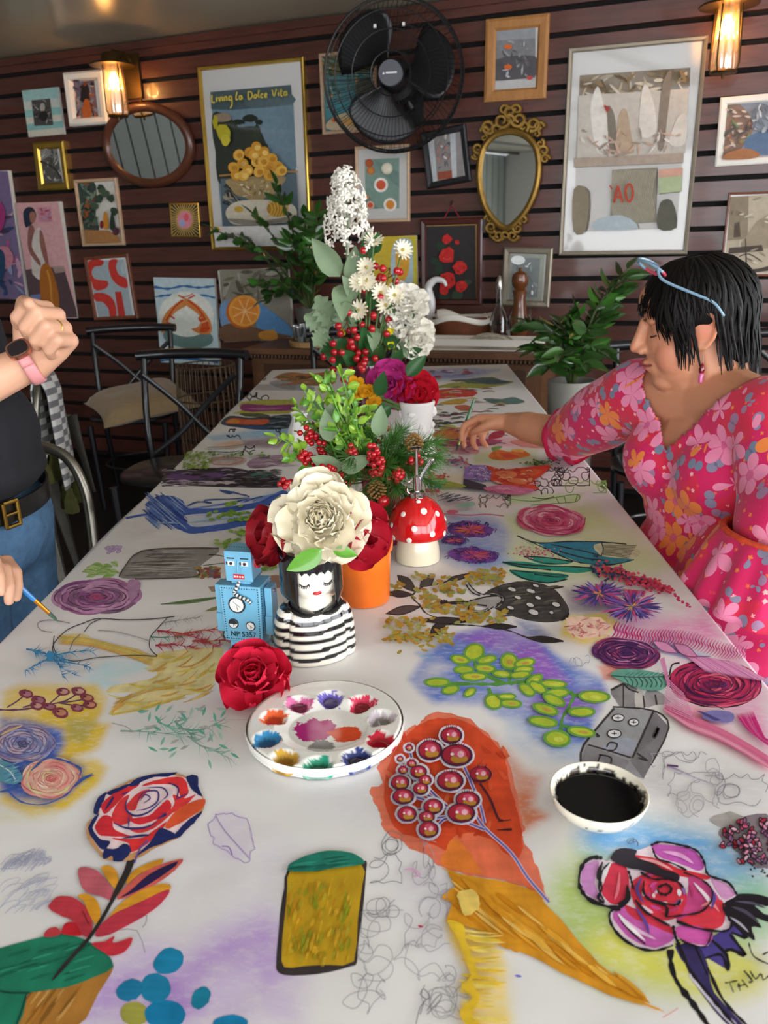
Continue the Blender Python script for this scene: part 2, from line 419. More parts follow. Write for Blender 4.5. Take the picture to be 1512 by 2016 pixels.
halo(zR((100,540),(640,520),(1000,560),(1060,610),(900,620),(540,600),(90,640)),'#e3a5ae',.8,14,.8)
halo(zR((1080,850),(1360,860),(1420,930),(1100,920)),'#dff0bf',.6,16)
halo(zR((660,960),(1240,950),(1200,1020),(690,1030)),'#c3e09a',.75,12)
halo(zR((420,640),(900,620),(900,720),(430,730)),'#c8d9a6',.7,14)
halo(zB((620,250),(860,280),(1200,250),(1390,170),(1390,380),(900,440),(640,390)),'#b5c4e2',.6,26)
halo(zL((450,570),(900,520),(1110,520),(1100,560),(800,590),(500,600)),'#8fc0e2',.8,8)
halo(zL((500,640),(640,600),(760,620),(640,660)),'#eab08a',.8,8)
halo(zL((700,600),(900,580),(1050,600),(960,660),(740,650)),'#a58c9c',.85,8)
halo(z1((480,400),(600,290),(840,280),(860,340),(650,400),(700,440),(560,460)),'#c4e3ea',.8,20)
halo(z1((20,470),(120,430),(550,430),(610,500),(590,590),(560,640),(630,660),(560,800),(430,850),(560,860),(615,910),(560,1000),(380,1140),(180,1185),(0,1110),(0,600)),'#e9c63d',.93,22,.35)
halo(z1((0,620),(150,630),(360,690),(370,770),(330,850),(480,900),(460,970),(400,1050),(270,1120),(100,1090),(0,1030)),'#4a6fc8',.88,26,.6)
halo(z1((380,620),(560,640),(480,760),(390,740)),'#8f9a62',.5,24)
halo(z2((0,0),(330,0),(300,40),(0,60)),'#d8d28c',.4,30)
hell(*one(z2,1320,130),42,52,'#d2c4e2',.5,20,-.4)
nv = nxx*nyy
me = bpy.data.meshes.new('painting_paper')
me.vertices.add(nv);me.vertices.foreach_set('co',np.stack([GX-(TX0+TX1)/2,GY-(TY0+TY1)/2,GZ-TZ],-1).astype(np.float32).ravel())
ii = (np.arange(nyy-1)[:,None]*nxx+np.arange(nxx-1)[None,:]).ravel()
lp = np.stack([ii,ii+1,ii+1+nxx,ii+nxx],-1).astype(np.int32);nf = len(ii)
me.loops.add(nf*4);me.loops.foreach_set('vertex_index',lp.ravel())
me.polygons.add(nf);me.polygons.foreach_set('loop_start',np.arange(nf,dtype=np.int32)*4);me.polygons.foreach_set('loop_total',np.full(nf,4,np.int32))
me.polygons.foreach_set('use_smooth',np.ones(nf,bool));me.update(calc_edges=True);me.validate()
at = me.color_attributes.new('Col','FLOAT_COLOR','POINT')
at.data.foreach_set('color',np.concatenate([CC,np.ones(CC.shape[:2]+(1,))],-1).astype(np.float32).ravel())
def paper_mat():
    m = bpy.data.materials.new('painted_paper');m.use_nodes = True;nt = m.node_tree;b_ = nt.nodes['Principled BSDF']
    b_.inputs['Roughness'].default_value = .5;b_.inputs['Specular IOR Level'].default_value = .35
    a_ = nt.nodes.new('ShaderNodeAttribute');a_.attribute_name = 'Col'
    tc = nt.nodes.new('ShaderNodeTexCoord')
    n = nt.nodes.new('ShaderNodeTexNoise');n.inputs['Scale'].default_value = 130;n.inputs['Detail'].default_value = 6;n.inputs['Roughness'].default_value = .7
    mp = nt.nodes.new('ShaderNodeMapping');mp.inputs['Scale'].default_value = (.45,1,1);mp.inputs['Rotation'].default_value = (0,0,.7)
    nt.links.new(tc.outputs['Object'],mp.inputs[0]);nt.links.new(mp.outputs[0],n.inputs['Vector'])
    r = nt.nodes.new('ShaderNodeMapRange');r.inputs[1].default_value = .48;r.inputs[2].default_value = .72;r.inputs[3].default_value = 0;r.inputs[4].default_value = .5
    nt.links.new(n.outputs['Fac'],r.inputs[0])
    x = nt.nodes.new('ShaderNodeMix');x.data_type = 'RGBA';x.inputs[7].default_value = (*PAPER,1)
    nt.links.new(r.outputs[0],x.inputs[0]);nt.links.new(a_.outputs['Color'],x.inputs[6]);nt.links.new(x.outputs[2],b_.inputs['Base Color'])
    n2 = nt.nodes.new('ShaderNodeTexNoise');n2.inputs['Scale'].default_value = 7;nt.links.new(tc.outputs['Object'],n2.inputs['Vector'])
    bp = nt.nodes.new('ShaderNodeBump');bp.inputs['Strength'].default_value = .25;bp.inputs['Distance'].default_value = .02
    nt.links.new(n2.outputs['Fac'],bp.inputs['Height']);nt.links.new(bp.outputs[0],b_.inputs['Normal'])
    return m
me.materials.append(paper_mat())
paper = bpy.data.objects.new('painting_paper',me);COL.objects.link(paper);paper.location = ((TX0+TX1)/2,(TY0+TY1)/2,TZ);paper['_o'] = tuple(paper.location)
tag(paper,'long white paper covering the table, filled with colourful flower paintings','paper')
m_paint = mat('gouache',vc=True,rough=.55,spec=.3,noise=(70,.22),stretch=(1,.35,1))
m_pencil = mat('pencil',vc=True,rough=.7,spec=.2)
tmap = lambda x,y,z: onz(x,y,TZ+.00015+z)
def art(): return Art(tmap)
def rose_paint(A,cx,cy,rx,ry,base,cols,lines,rings=5,per=5,rot=0,lw=2.5,thick=.16,core=None):
    A.ell(cx,cy,rx,ry,base,rot,26,rx*.03)
    def P(r,t): return (cx+rx*r*math.cos(t)*math.cos(rot)-ry*r*math.sin(t)*math.sin(rot),cy+rx*r*math.cos(t)*math.sin(rot)+ry*r*math.sin(t)*math.cos(rot))
    for k in range(rings):
        r = .9*(1-k/rings)+.08;n = max(2,per-k//2);t0 = random.uniform(0,6)
        for j in range(n):
            a0 = t0+2*PI*j/n;sp = 2*PI/n*random.uniform(.7,1.15)
            A.line([P(r*(1-.18*t*0),a0+sp*t) for t in (0,.25,.5,.75,1)],thick*(rx+ry)*.5*random.uniform(.6,1.1),random.choice(cols),3,2)
        for j in range(n):
            a0 = t0+2*PI*j/n+.2;sp = 2*PI/n*random.uniform(.6,1.1)
            A.line([P(r*random.uniform(.93,1)+.02-.1*abs(t-.5),a0+sp*t) for t in (0,.25,.5,.75,1)],lw*random.uniform(.6,1.4),random.choice(lines),3,2)
    if core: A.line([P(.2*(1-t/10),t*1.3) for t in range(10)],lw,core,3)
    return A
# --- potted red rose, bottom left
A = art()
A.fill(z2((165,1035),(380,1000),(540,940),(650,885),(560,1040),(430,1230),(60,1230),(90,1200)),'#b57d35',3)
for i in range(16):
    x = random.uniform(170,520);y = random.uniform(1000,1180);A.line(z2((x+60,y-70),(x+10,y),(x-50,y+80)),5,random.choice(('#8f5f22','#d3a259','#a56b28')),3,2)
A.fill(z2((-60,790),(0,775),(200,720),(340,697),(460,715),(590,790),(652,880),(540,940),(380,1000),(170,1030),(150,1080),(95,1230),(-60,1230)),'#1f7f62',2,0,.12)
for i in range(22):
    x = random.uniform(0,480);y = random.uniform(760,950);A.line(z2((x-60,y+20),(x,y),(x+70,y-20)),5,random.choice(('#176a52','#2f9677','#145a48')),3,2)
A.line(z2((-20,1015),(60,1030),(170,1030)),3,'#123f34');A.line(z2((150,1040),(120,1140),(90,1220)),3,'#123f34')
for P,c in (((( 450,320),(500,312),(560,335),(620,400),(655,460),(640,500),(580,480),(490,450),(455,390)),'#c4606d'),
             (((580,312),(640,308),(675,360),(670,440),(620,390)),'#dd9a2c'),
             (((930,262),(800,310),(740,360),(725,410),(800,350),(910,300)),'#dd9a2c'),
             (((1050,268),(990,275),(860,320),(740,400),(670,495),(800,455),(930,385),(1000,330)),'#d8625a'),
             (((970,410),(900,412),(780,460),(680,530),(610,620),(700,580),(850,500),(965,445)),'#e09f2c'),
             (((972,445),(930,450),(780,520),(650,580),(570,650),(545,705),(620,700),(740,640),(860,570),(940,500)),'#c63a4c'),
             (((280,530),(330,480),(420,485),(490,540),(530,640),(510,705),(470,700),(420,620),(350,590),(290,555)),'#c53a48'),
             (((445,475),(500,465),(560,510),(575,585),(550,640),(510,580),(480,510)),'#e09c28'),
             (((355,665),(380,630),(430,630),(460,680),(460,705),(360,695)),'#cb2231'),
             (((250,705),(275,665),(320,655),(350,680),(340,700),(290,712)),'#c8404a'),
             (((525,748),(600,735),(655,705),(650,745),(757,716),(720,790),(640,820),(580,790)),'#cc3140')):
    A.fill(z2(*P),c,5,.4,.12)
for i in range(7):
    t = i/6;A.line(z2((690+90*t*.4,485-10*t),(820+40*t,420-60*t),(1010+10*t,300-22*t)),6,'#2a2050',4,2)
A.line(z2((470,560),(510,640)),2,'#8a2232',3)
A.fill(z2((733,265),(768,266),(760,310),(700,430),(660,490),(600,600),(520,720),(440,810),(380,880),(298,964),(330,905),(420,800),(490,725),(550,640),(620,520),(670,410),(710,330)),'#2f2b2b',3)
A.line(z2((680,672),(785,675),(830,800)),1.6,'#9a969a',2);A.line(z2((840,585),(835,630),(815,655)),1.6,'#9a969a')
A.fill(z1((495,1250),(510,1210),(560,1170),(540,1130),(560,1090),(600,1055),(700,1000),(800,960),(900,940),(1010,940),(1080,960),(1130,960),(1135,1020),(1160,1070),(1175,1110),(1150,1170),(1100,1230),(1010,1310),(900,1360),(790,1420),(700,1440),(600,1430),(550,1380),(500,1310)),'#cf9a68',4,1)
A.fill(z1((510,1250),(520,1210),(570,1160),(560,1120),(620,1050),(720,1000),(880,955),(1030,955),(1120,1010),(1160,1090),(1130,1160),(1010,1290),(880,1350),(720,1400),(600,1400),(530,1310)),'#f1d9dc',4,.6)
for P in (((580,1120),(640,1060),(740,1010),(800,1000),(720,1060),(650,1130),(600,1170)),((640,1180),(680,1100),(740,1060),(720,1130),(760,1190),(720,1230),(660,1230)),((810,1010),(900,975),(1040,960),(1080,1040),(1040,1080),(1000,1010),(900,1000)),
          ((990,1060),(1060,1080),(1120,1060),(1050,1130),(960,1170),(1000,1110)),((545,1240),(590,1180),(640,1190),(650,1250),(700,1280),(760,1300),(640,1300),(570,1290)),((740,1200),(850,1180),(910,1130),(960,1090),(980,1140),(900,1200),(800,1230)),
          ((640,1310),(800,1310),(900,1250),(960,1210),(900,1290),(800,1370),(720,1390),(740,1340)),((720,1130),(790,1050),(860,1030),(800,1090),(770,1150)),((740,1250),(840,1245),(930,1180),(1010,1140),(900,1240),(800,1280))):
    A.fill(z1(*P),random.choice(('#e5363a','#e23b3f','#dc2f3c')),5,.6,.1)
A.fill(z1((950,1230),(1010,1150),(1100,1100),(1170,1085),(1170,1120),(1120,1170),(1020,1230),(960,1255)),'#e25a34',4,.5)
for P in (((740,1000),(820,955),(1010,932),(960,955),(860,965),(770,1010)),((1070,955),(1130,950),(1135,1010),(1158,1070),(1110,1040),(1080,1000)),((540,1130),(565,1075),(610,1045),(600,1080),(570,1140),(560,1172),(538,1165)),((505,1250),(540,1190),(570,1170),(532,1250),(570,1310),(630,1330),(590,1375),(530,1310)),
          ((590,1430),(600,1370),(660,1370),(720,1340),(750,1380),(700,1440),(650,1440),(640,1410)),((770,1420),(850,1340),(900,1270),(930,1250),(1010,1290),(1000,1310),(900,1350),(850,1370)),((1000,1290),(1060,1220),(1155,1155),(1130,1200),(1080,1250),(1020,1308)),((610,1050),(700,1010),(760,995),(700,1030),(640,1060))):
    A.fill(z1(*P),'#1d2b63',4,.8,.15)
for P in (((780,1110),(820,1050),(900,1040),(900,1100),(840,1140),(780,1150)),((730,1080),(720,1140),(770,1180),(850,1160),(930,1090)),((840,1020),(930,1020),(960,1060),(930,1090)),((650,1220),(720,1250),(820,1250),(900,1220)),((960,990),(1020,1020),(1010,1080)),((600,1150),(640,1090),(650,1070)),((690,1060),(740,1045)),((900,1200),(950,1170),(930,1190)),((740,1180),(735,1250)),((700,1310),(800,1295),(860,1290)),((820,1110),(860,1080),(830,1060),(800,1100)),((1000,1090),(1080,1050))):
    A.line(z1(*P),random.uniform(2.5,5),random.choice(('#27306e','#4a3f8a','#35357c')),4,2)
A.line(z1((770,1450),(800,1370),(850,1320)),3,'#6a57a8',3)
A.build('rose_painting',m_paint,paper)
# --- blue drops
A = art()
for x,y,a,b_,r,c in ((770,1150,82,70,.2,'#a3a047'),(965,850,90,72,-.5,'#1784b0'),(890,1005,88,85,0,'#1a82ad'),(745,1015,82,60,-.4,'#1b7fac'),(945,1155,118,85,0,'#1281b3'),(1150,1060,50,70,.5,'#187f9e'),(1320,1205,100,48,0,'#1281b3')):
    x,y = one(z2,x,y);A.ell(x,y,a/2.908,b_/2.908,c,r,22,1.2,None,.1)
A.build('blue_drop_painting',m_paint,paper)
# --- green topped cylinder
A = art()
A.fill(z4((322,335),(300,450),(280,560),(272,660),(262,760),(252,900),(262,945),(300,965),(420,968),(570,950),(700,915),(733,895),(740,800),(765,620),(782,430),(793,300),(770,288),(700,300),(450,330)),'#3a3334',2,.6,.15)
A.fill(z4((335,350),(500,350),(760,305),(765,430),(740,640),(715,885),(570,905),(420,912),(300,920),(287,820),(300,650),(320,450)),'#c79f1f',2,.5,.1)
for i in range(120):
    x = random.uniform(330,710);y = random.uniform(370,840);h = random.uniform(30,90)
    A.line(z4((x,y),(x-6,y+h*.5),(x-16,y+h)),random.uniform(3,8),random.choice(('#a79a22','#d9ab2a','#8f9a20','#c48f1a','#b8a428','#cda428')),2,2)
A.fill(z4((322,325),(340,300),(430,255),(560,226),(680,233),(750,262),(778,290),(765,307),(600,330),(450,350),(330,347)),'#1d7c69',3,.4,.1)
for i in range(14):
    y = random.uniform(250,330);x = random.uniform(380,680);A.line(z4((x-70,y+12),(x,y),(x+80,y-10)),4,random.choice(('#166555','#2f9480','#12594c')),2,2)
A.build('cylinder_painting',m_paint,paper)
# --- berries on orange
A = art()
A.fill(z8((350,170),(440,130),(600,160),(700,230),(820,340),(860,420),(890,560),(930,700),(960,830),(945,880),(1000,980),(1050,1090),(1085,1210),(1105,1285),(1030,1220),(880,1160),(700,1130),(560,1100),(440,1050),(350,980),(240,940),(200,900),(110,850),(90,760),(60,690),(30,600),(95,560),(75,470),(110,400),(190,300),(260,220),(330,200)),'#ea7c60',4,3,.06)
A.fill(z8((350,190),(440,165),(590,180),(690,240),(810,350),(850,430),(870,560),(910,700),(945,850),(930,1010),(800,960),(600,900),(480,960),(340,900),(200,850),(130,720),(110,600),(130,470),(200,330),(270,250)),'#df4f2a',4,2,.1)
A.fill(z8((520,900),(620,860),(760,900),(860,1000),(1000,1150),(1080,1250),(900,1150),(700,1110),(540,1060),(500,980)),'#ee7550',4,2,.08)
A.fill(z8((500,930),(560,900),(640,1000),(700,1110),(560,1090),(460,1050)),'#ec8234',4,2)
for i in range(40):
    x = random.uniform(140,880);y = random.uniform(240,860);a = random.uniform(0,6)
    A.line(z8((x-40*math.cos(a),y-40*math.sin(a)),(x,y+8),(x+40*math.cos(a),y+40*math.sin(a))),9,random.choice(('#d24524','#e65a34','#c9401f','#e86a42')),3,2)
A.fill(z8((455,1065),(560,1105),(700,1130),(880,1160),(1030,1215),(1100,1300),(1229,1440),(1420,1660),(1640,1850),(1815,1945),(1740,1920),(1560,1870),(1300,1760),(1140,1680),(960,1590),(900,1575),(820,1540),(700,1460),(600,1420),(490,1400),(520,1290),(460,1250),(520,1200),(590,1150),(520,1110)),'#e19a24',3,1.5,.08)
for i in range(60):
    t = random.random();x = 560+1050*t+random.uniform(-90,90)*(1-t);y = 1230+560*t**1.1+random.uniform(-110,130)*(1-t*.9)
    A.line(z8((x-70,y-52),(x,y+4),(x+110,y+90)),random.uniform(4,13),random.choice(('#cf8714','#edb444','#d89320','#c98010','#e8a62e','#f0c060')),3,2)
A.fill(z8((560,1220),(640,1200),(690,1260),(660,1340),(600,1360),(570,1290)),'#f0cf6a',3,2)
for i in range(26):
    y = random.uniform(1450,2010);x = 600+random.uniform(-30,60);A.line(z8((x-20,y-10),(x+60,y+5),(x+200,y+random.uniform(-10,20))),random.uniform(3,9),random.choice(('#ecc83e','#e8c02c','#f1d870')),3,2)
A.fill(z8((490,1390),(590,1420),(600,1500),(640,1600),(680,1720),(640,1760),(690,1850),(640,1960),(720,2040),(640,2040),(565,1950),(640,1850),(575,1790),(632,1720),(590,1600),(560,1500)),'#e8c130',4,1.5,.1)
for P in (((265,360),(300,470),(380,590),(490,695)),((270,500),(350,610),(430,660),(490,695)),((290,640),(360,660),(400,680)),((590,450),(640,560),(690,680),(720,800)),((540,590),(570,620)),((310,720),(420,720),(500,710)),((420,770),(500,760)),((430,820),(470,780),(510,770)),((660,740),(720,830),(880,980),(980,1130),(1110,1280)),((620,800),(720,840))):
    A.line(z8(*P),7,'#d9cfe4',4);A.line(z8(*P),4,random.choice(('#6f68b0','#5a4f98')),4)
A.line(z8((690,560),(750,650),(800,770),(830,785)),5,'#54202c',4);A.line(z8((800,790),(880,780)),2,'#2a1a1a')
A.line(z8((795,842),(885,838)),5,'#2c1a1c',1,3)
BR = ((518,270,66,52),(390,360,74,62),(552,390,96,68),(512,545,82,60),(695,505,68,50),(618,660,74,52),(578,740,86,60),(208,555,57,46),(228,640,66,48),(250,745,60,48),(320,490,52,40),(360,540,40,34),(333,592,48,38),(408,700,60,48),(370,762,50,35),(380,840,62,52),(225,480,31,25),(278,440,31,24),(208,412,21,19),(262,345,24,21))
for i,(x,y,a,b_) in enumerate(BR):
    if i != 4: X,Y = one(z8,x,y);A.ell(X,Y,(a+14)/3.07,(b_+13)/3.07,'#e2dbe8',0,16,.8)
for i,(x,y,a,b_) in enumerate(BR):
    X,Y = one(z8,x,y);a /= 3.07;b_ /= 3.07
    A.ell(X,Y,a,b_,'#4a1c3a',0,20,.5);A.ell(X-a*.04,Y-b_*.05,a*.86,b_*.84,'#a52238',0,18)
    A.ell(X+a*.15,Y+b_*.32,a*.55,b_*.4,'#b5832c',0,14);A.ell(X+a*.1,Y-b_*.22,a*.5,b_*.42,'#d1506e',.3,14);A.ell(X+a*.24,Y-b_*.1,a*.22,b_*.3,'#efb6c2',.3,10)
    A.ell(X-a*.3,Y-b_*.1,a*.12,b_*.14,'#f6e9ec',0,8);A.line([(X-a*.7,Y+b_*.3),(X-a*.2,Y+b_*.75),(X+a*.5,Y+b_*.6)],2,'#6a1a30',3,2)
    if a > 16 and i < 6 or i in (17,19,16):
        for k in range(6): A.line([(X+a*(k-2.5)*.16,Y-b_*.85),(X+a*(k-2.5)*.22+1,Y-b_*1.2-2*(k % 2))],2.6,random.choice(('#4a1c3a','#b0304e')),1,1)
A.build('berry_painting',m_paint,paper)
# --- big pink rose with black outlines
A = art()
A.fill(z7((970,1130),(1180,1080),(1270,1020),(1370,1010),(1395,1080),(1300,1050),(1385,1185),(1262,1150),(1292,1275),(1150,1195),(1160,1300),(1080,1280)),'#4d408c',2,.5,.2)
A.fill(z7((1000,1130),(1110,1130),(1160,1240),(1200,1400),(1380,1600),(1290,1600),(1150,1440),(1050,1280)),'#352b5c',3,1,.2)
A.line(z7((1060,1290),(1130,1380),(1230,1500),(1320,1590)),10,'#cfc9da',4)
for P,wd in ((((945,1150),(950,1240),(985,1340),(1080,1470),(1170,1600)),15),(((985,1110),(1060,1270),(1160,1400),(1260,1520),(1330,1600)),9),(((1160,1250),(1250,1440),(1390,1590)),8),(((1180,1090),(1270,1180),(1280,1270),(1240,1180),(1150,1200)),8),(((1290,1060),(1380,1180),(1300,1150),(1262,1160)),9),(((1300,990),(1390,1080),(1300,1050)),8),(((1080,1110),(1120,1200),(1160,1295)),6)):
    A.line(z7(*P),wd,'#17131a',4,3)
A.fill(z7((1255,880),(1340,828),(1420,828),(1530,850),(1530,895),(1440,890),(1470,930),(1530,960),(1530,995),(1420,960),(1478,1020),(1420,1018),(1435,1095),(1380,1060),(1300,990)),'#19151d',3,1,.2)
A.line(z7((1300,900),(1380,930),(1460,990)),7,'#4a4458',3,2);A.line(z7((1320,870),(1420,880),(1500,910)),5,'#575066',3,2);A.line(z7((1290,960),(1350,1000),(1400,1050)),5,'#b9b4c4',3,2)
A.fill(z7((450,640),(520,610),(580,635),(640,560),(740,575),(830,545),(880,525),(960,535),(1090,570),(1140,640),(1165,710),(1280,760),(1330,830),(1255,880),(1260,930),(1300,1000),(1280,1040),(1200,1040),(1180,1100),(1150,1130),(1060,1120),(990,1090),(960,1120),(860,1155),(760,1140),(660,1080),(600,990),(590,930),(650,910),(560,890),(470,860),(420,790),(415,710)),'#e9d6e2',4,.5)
for P,c in ((((445,660),(530,640),(505,760),(540,860),(450,820),(425,740)),'#d390d0'),(((590,650),(680,660),(705,760),(685,870),(600,885),(540,800),(560,700)),'#d93450'),
             (((840,545),(960,545),(1090,580),(1140,665),(1100,690),(1000,650),(880,610)),'#c75cb8'),(((700,600),(860,620),(1000,680),(1165,720),(1140,745),(980,720),(850,680),(740,660)),'#df3442'),
             (((610,940),(680,900),(800,960),(920,1010),(965,1085),(850,1140),(720,1090),(640,1010)),'#cf62b6'),(((680,890),(780,930),(930,1000),(960,1060),(820,1000),(720,960)),'#d9364e'),
             (((1060,720),(1180,790),(1250,900),(1240,990),(1120,1000),(980,980),(1030,880),(1050,800)),'#d14a8c'),(((1100,930),(1240,860),(1260,980),(1200,1030),(1060,1010),(980,990)),'#e03a4c'),
             (((980,1020),(1080,1010),(1190,1050),(1160,1120),(1060,1110),(990,1080)),'#d35aac'),(((1180,730),(1290,790),(1322,830),(1250,852)),'#dd9ccf'),(((720,760),(820,700),(960,730),(1040,830),(1000,950),(880,980),(760,920),(720,840)),'#d93349'),(((560,660),(600,640),(580,700),(545,780)),'#eceaf0')):
    A.fill(z7(*P),c,5,.6,.1)
for i in range(26):
    a = random.uniform(0,6.28);r = random.uniform(.25,1);cx,cy = 905,830
    A.line(z7(*[(cx+r*175*math.cos(a+t),cy+r*135*math.sin(a+t)) for t in (0,.3,.6)]),random.uniform(4,9),random.choice(('#f3eaf0','#e8cfe0','#c23a70','#d34a9a','#e2404e','#8f6ab0')),4,2)
for P,c in ((((650,700),(640,800),(620,860)),'#ee7a8a'),(((900,580),(1000,600),(1080,650)),'#e8a8dc'),(((660,960),(740,1030),(860,1090)),'#eabfe0'),(((740,900),(800,990),(820,1060)),'#5f4aa0'),(((1080,760),(1160,850),(1180,900)),'#eedbe8'),(((1120,900),(1180,880),(1230,930)),'#f08a92'),(((640,940),(700,1010),(800,1100)),'#f2edf2'),(((760,620),(860,640),(960,690)),'#f0a0a8'),(((1180,790),(1200,850),(1180,920)),'#5a4a98'),(((780,730),(750,800),(790,880)),'#4f3f8a')):
    A.line(z7(*P),random.uniform(6,9),c,4,2)
BK = '#19141b'
A.fill(z7((600,605),(650,560),(750,572),(742,610),(850,650),(900,680),(990,710),(985,755),(880,725),(780,690),(700,675),(610,635)),'#231d29',3,.6,.2)
A.fill(z7((690,770),(715,850),(660,910),(640,880),(680,850)),BK,3)
for P,wd in ((((550,618),(490,615),(440,650),(415,720),(420,790),(470,855),(560,895),(655,910)),10),(((550,640),(525,720),(545,790),(525,850),(560,880)),8),(((590,645),(545,700),(530,800),(560,870)),5),(((655,915),(595,930),(600,1000),(660,1080),(760,1140),(860,1155),(960,1125)),7),
              (((830,545),(880,525),(960,533),(1090,570),(1140,640),(1165,715),(1280,760),(1330,830)),6),(((1250,880),(1262,930),(1300,1000),(1270,1040),(1190,1040),(1080,1020),(980,985)),7),(((960,1010),(975,1080),(1000,1120)),8),(((1000,1090),(1060,1120),(1150,1130),(1185,1050)),5),
              (((790,750),(790,820),(840,870),(920,900),(920,960)),7),(((830,860),(900,880),(980,890),(1005,860)),8),(((920,960),(1020,950),(1120,930),(1180,870),(1185,800),(1120,740),(1020,700)),5),(((700,690),(720,760),(730,800)),6),(((770,700),(850,740),(960,740),(1020,790)),6),(((740,860),(800,930),(900,990),(940,1010)),6),(((870,790),(920,770),(950,800),(920,830),(880,820),(870,795)),7),(((840,560),(870,620),(960,650),(1040,690)),5),(((660,990),(740,1070),(800,1120)),4)):
    A.line(z7(*P),wd,BK,5,3)
for P in (((1262,1345),(1335,1330)),((1290,1345),(1312,1398)),((1340,1345),(1350,1390)),((1360,1325),(1395,1370)),((1335,1365),(1385,1350)),((1372,1272),(1420,1330),(1400,1340)),((1408,1275),(1440,1320),(1470,1290),(1485,1325),(1520,1300)),((1400,1110),(1430,1190),(1530,1240)),((1480,1180),(1520,1160))):
    A.line(z7(*P),4,'#1d1a1d',4,3)
A.build('pink_rose_painting',m_paint,paper)
# --- dark berry cluster at the right edge
A = art()
A.fill(z7((1230,450),(1350,380),(1530,380),(1530,640),(1470,680),(1400,640),(1320,570),(1250,510)),'#8b7f88',4,2);A.fill(z7((1170,390),(1290,350),(1380,390),(1250,440)),'#a9a3a0',3,2)
for i in range(95):
    x = random.uniform(1240,1530);y = random.uniform(395,640)
    if y > 560 and x < 1330 or y < 410 and x < 1330: continue
    X,Y = one(z7,x,y);a = random.uniform(0,3);A.ell(X,Y,8,4.5,'#231b22',a,10);A.ell(X,Y,5.6,2.8,random.choice(('#c9587f','#b0243c','#e3b9cc','#8f5a86','#d98aa6')),a,8)
for i in range(14): x = random.uniform(1400,1510);y = random.uniform(640,720);A.line(z7((x,y),(x+14,y+12)),4,'#2a2228',1,2)
A.build('dark_cluster_painting',m_paint,paper)
# --- grey robot painted on the paper
A = art()
A.fill(z6((490,980),(760,1000),(860,1110),(800,1260),(740,1360),(690,1450),(560,1400),(430,1370),(275,1350),(300,1220),(400,1100)),'#9a9a9e',1,1,.12)
A.fill(z6((760,1000),(862,1110),(740,1360),(690,1450),(600,1330),(640,1280),(720,1100)),'#7a787c',1,.6,.15)
A.fill(z6((520,1180),(640,1200),(620,1290),(420,1250)),'#a3a8b6',3,1);A.fill(z6((320,1220),(600,1330),(560,1400),(280,1350)),'#8d8a90',1,1,.2)
A.fill(z6((478,865),(560,820),(650,860),(700,980),(560,985),(510,930)),'#8f8b8e',3,.5,.15);A.fill(z6((700,890),(760,860),(850,915),(864,950),(770,965),(710,975)),'#a39fa1',3,.5,.15)
A.fill(z6((640,870),(700,890),(690,980),(640,975)),'#cfc9c4',3)
for P,wd in ((((560,822),(478,865)),4),(((560,822),(600,860),(660,880)),3),(((500,985),(300,1225),(280,1350)),4),(((490,975),(760,1000),(860,1110),(740,1360)),3),(((760,1000),(620,1310)),4),(((330,1225),(450,1260),(610,1310)),3),(((560,830),(560,980)),2),(((690,900),(700,980)),3),(((770,895),(780,960)),3),(((400,1290),(480,1310),(460,1370),(390,1360),(410,1290)),3),(((650,1280),(720,1330),(660,1310)),3),(((760,1170),(790,1110),(780,1150),(760,1180)),6),(((380,1150),(400,1170),(385,1165)),4),(((450,1240),(470,1210),(520,1220),(500,1260),(460,1260)),3)):
    A.line(z6(*P),wd,'#3c393b',3)
for x,y,a,b_ in ((525,1047,38,22),(628,1077,32,22),(500,1152,44,26)):
    X,Y = one(z6,x,y);A.ell(X,Y,a/3.345+1.5,b_/3.345+1.5,'#2e2b2c');A.ell(X,Y,a/3.345-.6,b_/3.345-.6,'#e9e8ea');A.line([(X-5,Y),(X+5,Y)],1.6,'#2e2b2c');A.line([(X,Y-4),(X,Y+3)],1.6,'#2e2b2c')
A.build('robot_painting',m_paint,paper)
# --- spiral roses, right
A = art()
for cx,cy,rx,ry,rot,base,cols,ln,out in ((1165,822,298,150,.06,'#b02a5e',('#d8436c','#c22c56','#5c2358','#7d2a66','#e0607a'),('#4a1f50','#2f1a3a','#8a2050'),'#231521'),(577,622,226,97,.12,'#7c3d78',('#b05a92','#5a2a66','#a4406a','#c47aa8','#6a3074'),('#43245c','#2f1c48'),None)):
    X,Y = one(z6,cx,cy);rx /= 3.345;ry /= 3.345
    if out: A.ell(X,Y,rx+3,ry+3,out,rot,24,1)
    rose_paint(A,X,Y,rx,ry,base,cols,ln,6,6,rot,2.4,.13,ln[0])
    A.line([(X+rx*.9*(1-t/34)*math.cos(t*.75)-rx*.12*t/34,Y+ry*.9*(1-t/34)*math.sin(t*.75)) for t in range(32)],2.2,ln[0],3,3)
A.fill(z6((480,770),(500,740),(560,725),(700,735),(850,775),(830,850),(740,868),(640,845),(540,800)),'#6aa897',4,.4);A.line(z6((480,770),(650,780),(850,775)),2,'#2c4a48')
for i in range(9): x = 560+i*32;A.line(z6((x,775),(x+30,815),(x+20,845)),1.8,'#365a54',3);A.line(z6((x,775),(x+40,748)),1.4,'#4c7d72')
A.line(z6((830,775),(860,770),(880,700),(930,685)),3,'#231b22')
A.leaf(*one(z6,755,545),*one(z6,915,620),17,'#d890b8',None,'#8a4a82',None,0,1.4);A.leaf(*one(z6,893,562),*one(z6,1045,645),19,'#d890b8',None,'#8a3a62',None,0,1.4);A.line(z6((1040,640),(1130,645)),1.5,'#5a4a7a')
A.fill(z6((1080,1020),(1180,995),(1285,1020),(1275,1070),(1180,1075),(1100,1060)),'#7d76b2',3,1.2);
